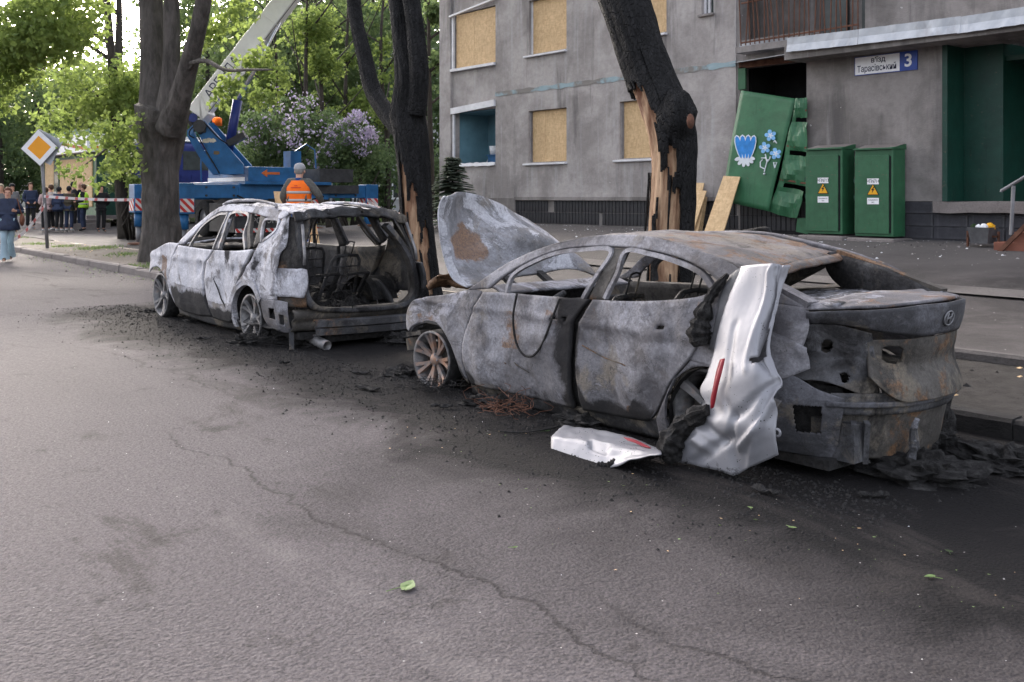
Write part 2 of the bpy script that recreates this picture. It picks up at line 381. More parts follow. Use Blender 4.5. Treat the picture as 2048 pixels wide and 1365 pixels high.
# rendered façade
def facade(name, a, b, streak=(.44,.43,.43), dirt=(.085,.08,.08)):
    t = NT(name); n = t.noise(.7, 7, .62, .3); m = t.noise(9, 6, .7); f = t.noise(60, 3, .7)
    c = t.mix(t.ramp(n, .42, .58), a, b)
    st = t.noise(2.2, 6, .6, .1, None, (2.4, 1, .12)); c = t.mix(t.ramp(st, .54, .70, 0, .75), c, streak)
    st2 = t.noise(1.4, 7, .62, .2, t.scale(t.co, (1.8, 1, .25), (5, 2, 1))); c = t.mix(t.ramp(st2, .54, .68, 0, .6), c, dirt)
    c = t.mix(t.ramp(m, .4, .7, .0, .25), c, dirt); c = t.mix(t.math('LESS_THAN', t.voro(2.3, 'F1', t.warp(.1, 9)), .045), c, (.45,.43,.42))
    return t.done(c, .92, 0, t.bump(t.math('ADD', m, t.math('MULTIPLY', f, .8)), .014, .8), .2)
M_WALL = facade('grey_render', (.285,.262,.252), (.43,.40,.385))
M_WALLDARK = facade('dark_brown_render', (.17,.156,.147), (.285,.262,.25), (.33,.31,.30))
t = NT('joint_mortar'); c = t.mix(t.ramp(t.noise(.8, 6, .6), .48, .54), (.22,.205,.19), (.29,.38,.41)); M_JOINT = t.done(c, .9, 0, t.bump(t.noise(9, 5), .02, .8))
M_PLINTHTILE = paint('black_plinth_tile', (.032,.032,.036), .55, 0, .6, 3)
M_PLINTH = facade('sooty_plinth', (.045,.045,.052), (.085,.085,.095), (.13,.13,.135), (.02,.02,.02))
t = NT('chipboard')
k1 = t.voro(30, 'F1', t.warp(.05, 12), (1.0, 1.0, .38), 'Color'); k2 = t.voro(26, 'F1', t.scale(t.warp(.05, 12), (.4, .4, 1.2), (3,1,2), (.5,.7,.2)), None, 'Color')
q1 = t.n('RGBToBW'); t.t.links.new(k1, q1.inputs[0]); q2 = t.n('RGBToBW'); t.t.links.new(k2, q2.inputs[0])
kk = t.math('ADD', t.math('MULTIPLY', q1.outputs[0], .55), t.math('MULTIPLY', q2.outputs[0], .45))
c = t.mix(t.ramp(kk, .2, .8), (.50,.335,.175), (.68,.485,.275)); c = t.mix(t.ramp(t.noise(2, 5), .4, .7, 0, .35), c, (.42,.29,.16))
M_OSB = t.done(c, .7, 0, t.bump(kk, .004, .6), .3)
M_WHITEMETAL = paint('white_painted_metal', (.62,.62,.64), .5, 0, .15, 4)
t = NT('galvanised_sheet'); n = t.noise(2.2, 6, .6, .6); c = t.mix(t.ramp(n, .35, .7), (.34,.36,.39), (.50,.52,.55))
M_GALV = t.done(t.mix(t.ramp(t.noise(1.6, 7, .7, 0, None, (1,1,.4)), .55, .75, 0, .6), c, (.16,.13,.11)), .5, .4, t.bump(n, .01, .4))
def green_mat(name, c0):
    t = NT(name); n = t.noise(3, 7, .65); ch = t.noise(16, 7, .75)
    c = t.mix(t.ramp(n, .35, .7), c0, tuple(x*1.45 for x in c0)); c = t.mix(t.ramp(ch, .62, .66, 0, .85), c, (.10,.085,.06)); c = t.mix(t.ramp(t.noise(5, 8, .7, 0, None, (3,1,.3)), .58, .7, 0, .6), c, tuple(x*.35 for x in c0)); c = t.mix(t.ramp(t.noise(1.6, 6), .55, .8, 0, .5), c, tuple(x*.4 for x in c0))
    return t.done(c, .5, 0, t.bump(t.noise(7, 4), .01, .5), .4)
M_GREEN = green_mat('green_paint', (.021,.088,.041))
M_GREENLIGHT = green_mat('green_door_paint', (.028,.112,.052))
M_DARKGREEN = green_mat('dark_green_paint', (.003,.032,.022))
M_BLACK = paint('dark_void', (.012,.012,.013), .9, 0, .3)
M_RUSTIRON = paint('rusted_iron', (.12,.055,.035), .8, 0, .45, 9)
M_SIGNWHITE = paint('sign_white_enamel', (.78,.78,.80), .35, 0, .08)
M_SIGNBLUE = paint('sign_blue_enamel', (.02,.055,.27), .35, 0, .2)
M_INK = paint('dark_blue_ink', (.012,.015,.05), .5, 0, .1)
M_BLACKINK = paint('black_ink', (.012,.012,.012), .5, 0, .1)
M_YELLOW = paint('warning_yellow', (.72,.36,.015), .4, 0, .12)
M_GALVPOST = paint('grey_metal_post', (.19,.19,.20), .5, .3, .25)
M_CRANEBLUE = paint('crane_blue', (.02,.105,.25), .45, 0, .35, 2.5)
M_CABBLUE = paint('cab_blue', (.018,.03,.155), .4, 0, .3, 3)
M_CREAM = paint('cream_boom_paint', (.78,.76,.71), .5, 0, .12, 2)
M_DARKMETAL = paint('dark_metal', (.045,.045,.047), .6, .2, .4)
M_ORANGE = paint('orange_fabric', (.90,.16,.012), .8, 0, .12)
M_REFL = paint('grey_reflective_tape', (.40,.38,.36), .5, 0, .1)
M_RED = paint('red_paint', (.55,.04,.03), .5, 0, .2)
M_CHROME = paint('bright_steel_rod', (.6,.62,.65), .25, .8, .1)
M_GLASS = paint('dark_window_glass', (.05,.06,.06), .12, 0, .3)

def bark(name, a, b, sc=1, bump=.05, spec=.25, rough=.9):
    t = NT(name); w = t.warp(.06, 6); n = t.noise(7*sc, 8, .68, .2, w, (1, 1, .22)); p = t.noise(22*sc, 6, .7, 0, None, (1,1,.5)); q = t.noise(1.3, 5)
    c = t.mix(t.ramp(n, .36, .66), a, b); c = t.mix(t.ramp(q, .4, .7, 0, .5), c, tuple(x*.55 for x in a))
    return t.done(c, rough, 0, t.bump(p, .02*sc, 1., t.bump(n, bump*2)), spec)
M_BARK = bark('grey_brown_bark', (.05,.045,.04), (.145,.128,.117))
M_BARKFAR = bark('dark_bark', (.035,.03,.026), (.075,.065,.055))
t = NT('charcoal_bark'); w = t.warp(.05, 9); n = t.noise(11, 8, .7, .2, w, (1, 1, .28)); p = t.voro(30, 'DISTANCE_TO_EDGE', w, (1,1,.4))
M_CHARBARK = t.done(t.mix(t.ramp(n, .42, .7), (.004,.004,.0045), (.026,.0255,.027)), .7, 0, t.bump(t.ramp(p, 0, .15), .02, 1.0, t.bump(n, .09)), .25)
t = NT('bare_splintered_wood'); n = t.noise(9, 8, .66, .25, t.warp(.06, 5), (1, 1, .10)); n2 = t.noise(2.2, 6, .6, .2, None, (1.6, 1.6, .35))
c = t.mix(t.ramp(n, .38, .64), (.20,.10,.055), (.56,.38,.24)); c = t.mix(t.ramp(n2, .47, .60, 0, .85), c, (.10,.035,.016)); c = t.mix(t.ramp(t.noise(14, 6, .7, 0, None, (1,1,.06)), .56, .66, 0, .8), c, (.05,.018,.01)); at_ = t.attr('burn')
c = t.mix(t.ramp(t.math('ADD', t.noise(5, 7, .7, 0, None, (1,1,.3)), at_[0]), .68, .74), c, (.012,.011,.011))
M_WOOD = t.done(c, .75, 0, t.bump(n, .03, .9), .3)

def leafmat(name, dark, mid, bright, trans=.35):
    t = NT(name); a = t.attr('burn'); c = t.mix(t.ramp(a[0], 0, .5), dark, mid); c = t.mix(t.ramp(a[0], .5, 1), c, bright)
    m = t.done(c, .55, 0, None, .3); tr = t.n('BsdfTranslucent'); mx = t.n('MixShader'); mx.inputs[0].default_value = trans
    t.put(tr.inputs[0], t.mix(.5, c, bright)); out = t.t.nodes['Material Output']
    t.t.links.new(t.b.outputs[0], mx.inputs[1]); t.t.links.new(tr.outputs[0], mx.inputs[2]); t.t.links.new(mx.outputs[0], out.inputs[0]); return m
M_LEAF = leafmat('spring_leaves', (.055,.09,.025), (.125,.19,.05), (.25,.32,.085), .58)
M_LEAFMID = leafmat('green_leaves', (.045,.08,.034), (.095,.15,.06), (.18,.24,.09), .55)
M_LEAFDARK = leafmat('dark_leaves', (.038,.07,.034), (.078,.125,.058), (.135,.195,.08), .55)
M_LILAC = leafmat('lilac_blossom', (.26,.20,.33), (.38,.32,.46), (.54,.49,.60), .25)
M_NEEDLE = leafmat('spruce_needles', (.06,.085,.065), (.13,.16,.12), (.22,.25,.19), .5)
# ------------------------------------------------------------------ the setting: road, kerb, verge, yard
def sheet(name, xs, ys, zf, mat, kind='structure'):
    P = [[Vector((x, y, zf(x, y))) for x in xs] for y in ys]
    mb = MB(); mb.grid(P); o = mb.build(name, mat, None, True); o['kind'] = kind; return o
def fr(a, b, n): return [a+(b-a)*i/n for i in range(n+1)]
KY = 6.76                                                             # face of the kerb
def roadz(x, y): return .006*max(0, -x-10)+.010*nz(x*.5, y*.5)+.004*nz(x*2, y*2, 3)
sheet('road', [-300, -120, -70]+fr(-50, 12, 124)+[30, 80], [-60, -30, -14]+fr(-9, KY+.02, 44), roadz, M_ROAD)
yx = [-300, -160, -100, -70]+fr(-55, 10, 90)+[30, 80]
def vergez(x, y): return gz(x, max(y, 6.9))-.01+.022*nz(x*1.3, y*1.3, 5)*min(1, (y-6.9)*3)
sheet('verge', yx, fr(6.9, 8.46, 8), vergez, M_DIRT)
def yardz(x, y): return gz(x, y)+.012*nz(x*.4, y*.4, 9)
sheet('yard', yx, fr(8.43, 18.5, 24)+[20], yardz, M_YARD)
sheet('park_ground', yx, [19.9, 22, 26, 32, 45, 70, 120, 300], lambda x, y: gz(x, y)-.01+.15*nz(x*.15, y*.15), M_SOIL)
kerb = bpy.data.objects.new('kerb', None); col.objects.link(kerb); kerb['kind'] = 'structure'
def stone(L, h, w, seed):
    mb = MB(); n = 6
    P = [[Vector((L*(i/n-.5)*.992, a+.006*nz(i*1.1, seed, k), b+.006*nz(i*.9, seed+4, k))) for i in range(n+1)] for k, (a, b) in enumerate(((0,-.1),(0,h-.025),(.025,h),(w,h),(w,-.1)))]
    mb.grid(P); mb.add([P[0][0],P[1][0],P[2][0],P[3][0],P[4][0]], [(0,1,2,3,4)]); mb.add([r[-1] for r in P], [(4,3,2,1,0)])
    return mb
protos = [stone(1.0, .145, .16, s).build('kerb_stone', M_KERB, None) for s in range(4)]
pb = stone(1.0, .145, .16, 9).build('kerb_stone', M_KERBBURNT, None)
for i in range(40):
    x = 1.5-i*1.0; burntk = -14.5 < x < -2.0
    src = pb if burntk else protos[i % 4]
    o = src.copy(); col.objects.link(o); o.parent = kerb; o.location = (x, KY+random.uniform(-.008,.008), .006*max(0,-x-10)+random.uniform(-.012,.008)); o.rotation_euler = (random.uniform(-.015,.015), random.uniform(-.006,.006), random.uniform(-.006,.006))
for o in protos+[pb]: bpy.data.objects.remove(o)
edge = bpy.data.objects.new('path_edging', None); col.objects.link(edge); edge['kind'] = 'structure'
pe = stone(.98, .07, .11, 5).build('edging_stone', M_PATH, None)
for i in range(10):
    x = 2-i*1.0; o = pe.copy(); col.objects.link(o); o.parent = edge; o.location = (x, 8.40, gz(x, 8.40)+random.uniform(-.01,.012)); o.rotation_euler = (0, 0, random.uniform(-.012,.012))
bpy.data.objects.remove(pe)
mb = MB(); mb.grid([[Vector((x, y+.06*nz(x*.7, y), gz(x, y)+.022)) for x in fr(-14, 5, 60)] for y in (11.3, 11.55, 11.8)])
mb.build('concrete_path_strip', M_PATH, None)['kind'] = 'structure'
# white line sprayed on the yard near the crane
mb = MB(); L = [at(212,480,1) for _ in (0,)]
pts = [Vector((-26.6, 9.6)), Vector((-26.2, 9.2)), Vector((-25.6, 9.05)), Vector((-24.4, 9.4))]
P = [[Vector((p.x, p.y+o_, gz(p.x, p.y)+.018)) for p in poly_at(pts, 14)] for o_ in (-.04, .05)]
mb.grid(P); mb.build('ground_line', M_SIGNWHITE, None)['kind'] = 'structure'

# ------------------------------------------------------------------ apartment building
FY = 16.4
def rect(px0, px1, pt, pb_, y=FY):
    cx = (px0+px1)/2; cy = (pt+pb_)/2
    return at(px0, cy, y).x, at(px1, cy, y).x, at(cx, pb_, y).z, at(cx, pt, y).z
bld = thing('apartment_building', 'grey rendered apartment block with boarded windows and black tiled plinth', 'building', (-14, FY, .85))
def wall(mb, x0, x1, z0, z1, y0, y1, holes=()):
    xs = sorted({x0, x1, *[min(max(h_[i], x0), x1) for h_ in holes for i in (0, 1)]}); zs = sorted({z0, z1, *[min(max(h_[i], z0), z1) for h_ in holes for i in (2, 3)]})
    for a, b in zip(xs, xs[1:]):
        run = None
        for c, d in zip(zs, zs[1:]):
            m = ((a+b)/2, (c+d)/2)
            hole = any(h_[0] < m[0] < h_[1] and h_[2] < m[1] < h_[3] for h_ in holes)
            if not hole: run = (run[0] if run else c, d)
            if hole or d == zs[-1]:
                if run: mb.box((a, y0, run[0]), (b, y1, run[1]))
                run = None
XL = at(880, 300, FY).x; XA = at(902, 300, FY).x; XB = at(991, 300, FY).x; XC = at(1472, 300, FY).x
W1 = rect(1058, 1133, -6, 104); W2 = rect(1057, 1133, 219, 324); W3 = rect(1239, 1328, 202, 318); W4 = rect(1262, 1330, -60, 40); W5 = rect(1403, 1427, -30, 28)
W3 = (W3[0], W3[0]+W2[1]-W2[0], W2[2], W2[3]); W4 = (W3[0], W3[1], W1[2], W1[3])
JZ = at(1235, 158, FY).z; PT = at(1180, 397, FY).z
BT = 11.5
EY = FY-.12
XD = at(1613, 260, EY).x; XO = at(1479, 260, FY).x; ZO = at(1545, 128, FY).z
# large panels between the joints
JX = [XB, at(1000,300,FY).x]
mb = MB(); wall(mb, XB, XC, PT, JZ-.03, FY, FY+.4, (W2, W3)); mb.build('wall_panel', M_WALL, bld)
mb = MB(); wall(mb, XB, XC, JZ+.03, JZ+2.78, FY, FY+.4, (W1, W4, W5)); mb.build('wall_panel', M_WALL, bld)
mb = MB(); wall(mb, XB, XC, JZ+2.84, BT, FY, FY+.4); mb.build('wall_panel', M_WALL, bld)
mb = MB(); P = [[Vector((XB+(XC-XB)*i/80, FY-.012+.02*nz(i*.6, k*3.), JZ+k*.055*(1+.6*nz(i*.33, 7)))) for i in range(81)] for k in (-1, 0, 1)]
mb.grid(P); mb.build('joint_band', M_JOINT, bld, True)
# the loggias at the left end
mb = MB(); mb.box((XL, FY-.02, .3), (XA, FY+1.6, BT)); mb.build('side_fin', M_WALL, bld)
lu = rect(905, 990, 20, 133); ll = rect(905, 991, 220, 327)
mb = MB(); wall(mb, XA, XB-.003, .4, BT, FY+.06, FY+.24, ((XA+.08, XB-.02, ll[2], ll[3]), (XA+.08, XB-.02, lu[2], lu[3]))); mb.build('loggia_parapet', M_WALL, bld)
M_BLUEWALL = paint('blue_loggia_paint', (.14,.27,.33), .8, 0, .2, 2)
mb = MB(); mb.box((XA, FY+1.3, .5), (XB+.6, FY+1.45, 4.6)); mb.box((XB-.02, FY+.401, .5), (XB+.1, FY+1.3, 4.6)); mb.box((XA, FY+.25, 3.95), (XB, FY+1.3, 4.05)); mb.box((XA+.001, FY+.25, .5), (XA+.02, FY+1.3, 4.6)); mb.build('loggia_wall', M_BLUEWALL, bld)
lg = at(960, 322, FY+.8); lx, lz = XB-.75, ll[2]
t_ = thing('blue_box', 'blue wooden box standing in the open blue loggia', 'box', (lx, FY+.8, lz)); MB().box((lx-.35, FY+.6, lz-.3), (lx+.35, FY+.95, lz+.22)).build('crate_body', M_CRANEBLUE, t_, bevel=.01)
MB().box((lx-.38, FY+.57, lz+.221), (lx+.38, FY+.98, lz+.25)).build('lid', M_CRANEBLUE, t_)
o = MB().lathe([(0,0),(.11,0),(.14,.24),(.125,.24),(.10,.02),(0,.02)], Matrix.Translation((lx-.25, FY+.75, lz+.252)), 18).build('bucket', M_SIGNWHITE, None, True); tag(o, 'white plastic bucket on the blue box in the loggia', 'bucket')
o = MB().tube([(XA+.5, FY+.7, lz-.2), (lx+.1, FY+1.25, lz+1.5)], .02, 7).build('broom_stick', M_SIGNWHITE, None, True); tag(o, 'pale stick leaning on the blue loggia wall', 'stick')
o = MB().tube(poly_at([(lx+.25,FY+.78,lz+.26),(lx+.28,FY+.8,lz+.6),(lx+.42,FY+.85,lz+.62),(lx+.5,FY+.85,lz+.25)], 16), .035, 8).build('black_hose', M_BLACK, None, True); tag(o, 'black bent hose lying on the blue box in the loggia', 'hose')
mb = MB(); mb.box((XB-.55, FY+1.25, 1.6), (XB-.03, FY+1.298, 3.6)); mb.build('chipboard_panel', M_OSB, bld)
mb = MB(); mb.beam((XA+.05, FY-.03, ll[3]+.02), (XB, FY-.03, ll[3]+.12), .06, .17); mb.build('loggia_lintel_strip', M_WHITEMETAL, bld)
mb = MB(); mb.box((XA+.07, FY+.0, ll[2]-.02), (XA+.13, FY+.056, ll[3]+.0)); mb.build('loggia_frame', M_WHITEMETAL, bld)
mb = MB(); mb.grid([[Vector((XA+.1+(XB-XA-.12)*i/14, FY+.03+.02*nz(i, k), ll[2]-.08+.09*k+.03*nz(i*.8, k, 2))) for i in range(15)] for k in (0, 1)]); mb.build('broken_ledge', M_SIGNWHITE, bld, solid=.06)
# chipboard sheets in the windows, sills and reveals
def boarded(W, split, sill=True, depth=.10, y=FY):
    x0, x1, z0, z1 = W; xs = [x0]+[x0+(x1-x0)*f for f in split]+[x1]
    for a, b in zip(xs, xs[1:]):
        mb = MB(); mb.box((a+.004, y+depth+random.uniform(0,.012), z0+.01), (b-.004, y+depth+.03, z1-.008)); mb.build('chipboard_panel', M_OSB, bld)
    if sill:
        mb = MB(); mb.box((x0-.14, y-.09, z0-.075), (x1+.03, y+.098, z0-.03)); mb.build('window_sill', M_WHITEMETAL, bld, bevel=.008)
    mb = MB(); mb.box((x0, y+depth-.02, z0-.0), (x0+.05, y+depth+.0, z1)); mb.build('window_frame', M_WHITEMETAL if sill and z0 > 3 else M_WALLDARK, bld)
boarded(W1, ()); boarded(W2, (.38,)); boarded(W3, (.62,)); boarded(W4, ())
boarded((XA+.10, XB-.03, lu[2]+.03, lu[3]-.02), (.47,), False, .03, FY+.05)
mb = MB(); mb.box((XA+.02, FY-.06, lu[2]-.06), (XB, FY+.055, lu[2]+.01)); mb.build('window_sill', M_WHITEMETAL, bld)
mb = MB(); mb.box((XA+.03, FY+.0, lu[2]+.01), (XA+.10, FY+.058, lu[3])); mb.build('window_frame', M_WHITEMETAL, bld)
mb = MB(); mb.beam((XA+.0, FY-.04, lu[3]-.05), (XB+.1, FY-.04, lu[3]+.15), .08, .05); mb.build('loggia_lintel_strip', M_WHITEMETAL, bld)
w5 = W5; mb = MB(); mb.box((w5[0], FY+.12, w5[2]), (w5[1], FY+.14, w5[3])); mb.build('window', M_GLASS, bld)
mb = MB(); mb.box((w5[0]-.05, FY-.07, w5[2]-.05), (w5[1]+.03, FY+.119, w5[2]-.005)); mb.build('window_sill', M_WALLDARK, bld)
mb = MB(); 
for a in (w5[0], (w5[0]+w5[1])/2-.05): mb.box((a, FY+.08, w5[2]), (a+.06, FY+.119, w5[3]))
mb.build('window_frame', M_WHITEMETAL, bld)
# plinth: backing and one ribbed tile after another
PX0 = at(1030, 420, FY).x
mb = MB(); mb.box((XL, FY+.05, -.2), (XC, FY+.39, PT)); mb.box((XC, FY+.021, -.2), (XO, FY+.045, PT)); mb.box((XB-.3, FY+.0, -.2), (PX0, FY+.049, PT)); mb.build('plinth', M_WALLDARK, bld)
mb = MB(); mb.box((PX0, FY-.03, PT-.05), (XC, FY+.049, PT+.03)); mb.build('plinth_ledge', M_WALLDARK, bld)
tp = MB(); tp.box((-.046, 0, 0), (.046, .03, .275)); tile = tp.build('plinth_tile', M_PLINTHTILE, None, bevel=.006)
nt = 0; x = PX0+.06
while x < XD-.06 and nt < 298:
    for k in range(2):
        if nz(x*1.7, k*5., 3) > .5: continue
        o = tile.copy(); col.objects.link(o); o.parent = bld; o.location = Vector((x, FY+.022+random.uniform(-.006,.006), PT-.34-.285*k))-Vector(bld.location); nt += 1
    x += .113
bpy.data.objects.remove(tile)
# right part: entrance block
EY = FY-.12
XD = at(1613, 260, EY).x; XE = at(1886, 260, EY).x; ZF = at(1700, 112, EY).z; PT2 = at(1845, 403, EY).z
mb = MB(); wall(mb, XD, XE, PT2, ZF+.05, EY, EY+.5); mb.build('entrance_wall', M_WALLDARK, bld)
mb = MB(); mb.box((XD, EY+.03, .2), (XE+4, EY+.45, PT2-.003)); mb.build('plinth', M_PLINTH, bld)
pz = PT2-.235; tp = MB(); tp.box((-.29, 0, -.10), (.29, .03, .10)); tile = tp.build('plinth_tile', M_PLINTH, None, bevel=.006)
for r_ in range(3):
    for i in range(12):
        x = at(1800, 440, EY).x+.3+i*.6
        o = tile.copy(); col.objects.link(o); o.parent = bld; o.location = Vector((x, EY+.004+random.uniform(0,.008), PT2-.11-.213*r_))-Vector(bld.location)
bpy.data.objects.remove(tile)
# dark opening behind the torn green panel
XO = at(1479, 260, FY).x; ZO = at(1545, 128, FY).z
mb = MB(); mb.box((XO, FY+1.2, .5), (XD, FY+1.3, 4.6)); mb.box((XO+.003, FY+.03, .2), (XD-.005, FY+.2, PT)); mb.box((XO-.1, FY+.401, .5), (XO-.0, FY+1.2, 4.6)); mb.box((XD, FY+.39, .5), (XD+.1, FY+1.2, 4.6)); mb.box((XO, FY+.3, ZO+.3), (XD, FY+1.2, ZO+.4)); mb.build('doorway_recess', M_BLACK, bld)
mb = MB(); wall(mb, XC, XD-.002, .4, BT, FY+.02, FY+.3, ((XO, XD, .3, ZO), (XO, XD+1, ZO+.55, 7.5))); mb.build('porch_wall', M_WALLDARK, bld)
mb = MB(); mb.box((XO-.02, FY-.02, at(1480,180,FY).z), (XO+.16, FY+.019, ZO)); mb.build('door_frame', M_GREEN, bld)
mb = MB(); mb.box((XO, FY-.02, ZO-.02), (XD, FY+.019, ZO+.10)); mb.build('door_lintel', M_RUSTIRON, bld)
# canopy fascia of galvanised sheet, in two lengths
CY = FY-.75
def fascia(p0, p1, hgt, seed, kink=None):
    a = at(*p0, CY); b = at(*p1, CY); n = 18
    P = [[a.lerp(b, i/n)+Vector((0, .012*nz(i*.5, k, seed)-(.03 if k == 0 else 0), hgt*k+.006*nz(i*.7, k*2., seed+3))) for i in range(n+1)] for k in (0, .5, 1)]
    mb = MB(); mb.grid(P); mb.build('canopy_fascia', M_GALV, bld, False, solid=.01)
    return a, b
h1 = at(1600,75,CY).z-at(1600,104,CY).z
fascia((1574,105), (1716,90), h1, 1); fascia((1717,89.5), (1921,66), h1, 2); fascia((1916,68), (2110,40), h1*1.0, 3)
a = at(1479,104,FY-.1); b = at(1578,92,FY-.1)
mb = MB(); mb.grid([[a.lerp(b, i/8)+Vector((0, -.02*nz(i,k), .16*k)) for i in range(9)] for k in (0,1)]); mb.build('canopy_fascia', M_GALV, bld, solid=.01)
a = at(1458,127,FY-.25); b = at(1574,108,FY-.55)
mb = MB(); mb.grid([[a.lerp(b, i/8)+Vector((0, .55*k, .10*k+.01*nz(i,k))) for i in range(9)] for k in (0,1)]); mb.build('canopy_sheet', M_GALV, bld, solid=.012)
mb = MB(); mb.box((XD-.1, CY+.07, ZF-.02), (XE+4.5, FY+.6, ZF+.25)); mb.build('canopy_slab', M_WALLDARK, bld)
# balcony above the canopy: bars, rails, dark room behind
BX0 = at(1482, 50, FY-.25).x; BX1 = at(1716, 50, FY-.25).x; bz = at(1500, 90, FY-.25).z
mb = MB(); mb.box((BX0-.1, FY-.3, bz-.14), (BX1+.1, FY+.6, bz-.02)); mb.build('balcony_slab', M_WALLDARK, bld)
bar = MB(); bar.box((-.009, -.009, 0), (.009, .009, 1.25)); bo = bar.build('balcony_bar', M_RUSTIRON, None)
for i in range(24):
    o = bo.copy(); col.objects.link(o); o.parent = bld; o.location = Vector((BX0+(BX1-BX0)*i/23, FY-.25, bz))-Vector(bld.location); o.rotation_euler = (random.uniform(-.03,.03), random.uniform(-.05,.05)*(2 if i < 9 else 1), 0)
bpy.data.objects.remove(bo)
for z in (.06, .55+.3): mb = MB(); mb.beam((BX0, FY-.235, bz+z), (BX1, FY-.235, bz+z+.03), .03, .03); mb.build('balcony_rail', M_RUSTIRON, bld)
mb = MB(); mb.box((BX0-.05, FY+1.6, bz-.2), (BX1, FY+1.7, bz+3)); mb.build('balcony_back_wall', M_WALLDARK, bld)
for q in (.28, .62): mb = MB(); mb.box((BX0+(BX1-BX0)*q, FY+1.5, bz+.1), (BX0+(BX1-BX0)*q+.55, FY+1.59, bz+2.2)); mb.build('window', M_GLASS, bld)
mb = MB(); mb.box((BX1, FY-.02, ZF+.28), (XE+6, FY+.4, BT)); mb.build('upper_wall', M_WALLDARK, bld)
# entrance niche with dark green walls
EX0 = XE; EZ = at(1900, 403, EY).z
mb = MB(); mb.box((XE+.0, EY-.03, EZ), (XE+.09, EY+.4, ZF)); mb.build('entrance_jamb', M_DARKGREEN, bld)
mb = MB(); mb.box((XE+.092, EY+.55, EZ), (XE+.75, EY+.62, ZF-.0)); mb.box((XE+.75, EY+2.6, EZ), (XE+6, EY+2.66, ZF)); mb.box((XE+.69, EY+.621, EZ), (XE+.749, EY+2.6, ZF)); mb.box((XE+.75, EY+.65, ZF-.30), (XE+6, EY+2.6, ZF-.22)); mb.box((XE+.0, EY+.401, EZ), (XE+.09, EY+.55, ZF)); mb.build('entrance_panel', M_DARKGREEN, bld)
mb = MB(); mb.grid([[Vector((XE-.12+.3*i, EY-.12, EZ-.19*k+.035*nz(i*1.3, k*4))) for i in range(18)] for k in (1, 0)]); mb.grid([[Vector((XE-.12+.3*i, EY-.12+1.6*k, EZ-.0+.03*nz(i*1.3, 0)*(1-k))) for i in range(18)] for k in (0, 1)])
mb.build('entrance_threshold', M_KERB, bld)
for i, (px, py, w_, h_) in enumerate(((1908,185,.26,.62),(1912,128,.24,.10),(1896,219,.09,.12))):
    p = at(px, py, EY+.54); mb = MB(); P = [[p+Vector((w_*(a-.5), -.004+.01*nz(a*3, b*3, i), h_*(b-.5)+.03*nz(a*4, b*4, i+5))) for a in fr(0,1,5)] for b in fr(0,1,6)]
    mb.grid(P); mb.build('torn_poster', paint('old_poster_paper', (.28,.27,.25), .9, 0, .5, 12) if i < 2 else M_YELLOW, bld)
# bodies of the block that close it off at the back and top
mb = MB(); mb.box((XL, FY+1.7, .1), (XE, FY+8, BT)); mb.box((XE+.002, FY+2.7, .1), (XE+6, FY+8, BT)); mb.build('rear_body', M_WALLDARK, bld)

# street name sign
sx0, sx1, sz0, sz1 = rect(1709, 1834, 108, 146, EY-.03)
sg = thing('street_sign', 'white and blue enamel street name sign with house number 3', 'sign', ((sx0+sx1)/2, EY-.02, sz0))
tilt = Matrix.Rotation(math.radians(-.6), 4, 'Y')
sp = sx0+(sx1-sx0)*.73
mb = MB(); mb.box((sx0, EY-.025, sz0), (sx1, EY-.0, sz1)); mb.build('backing_plate', M_SIGNBLUE, sg)
mb = MB(); mb.box((sx0+.012, EY-.029, sz0+.012), (sp, EY-.0252, sz1-.012)); mb.build('white_field', M_SIGNWHITE, sg)
RX = Matrix.Rotation(PI/2, 4, 'X')
H = sz1-sz0
BOLD = .012
flat_text('в’їзд', H*.40, M_INK, 'lettering', sg, Matrix.Translation(((sx0+sp)/2+.03, EY-.0295, sz0+H*.74)) @ RX, 1, .003, 'CENTER', 0, .003)
tw = flat_text('Тарасівський', H*.47, M_INK, 'lettering', sg, Matrix.Translation(((sx0+sp)/2, EY-.0295, sz0+H*.31)) @ RX, .74, .003, 'CENTER', 0, .003)
flat_text('3', H*.92, M_SIGNWHITE, 'lettering', sg, Matrix.Translation(((sp+sx1)/2, EY-.0265, sz0+H*.5)) @ RX, 1.05, .003, 'CENTER', 0, .012)

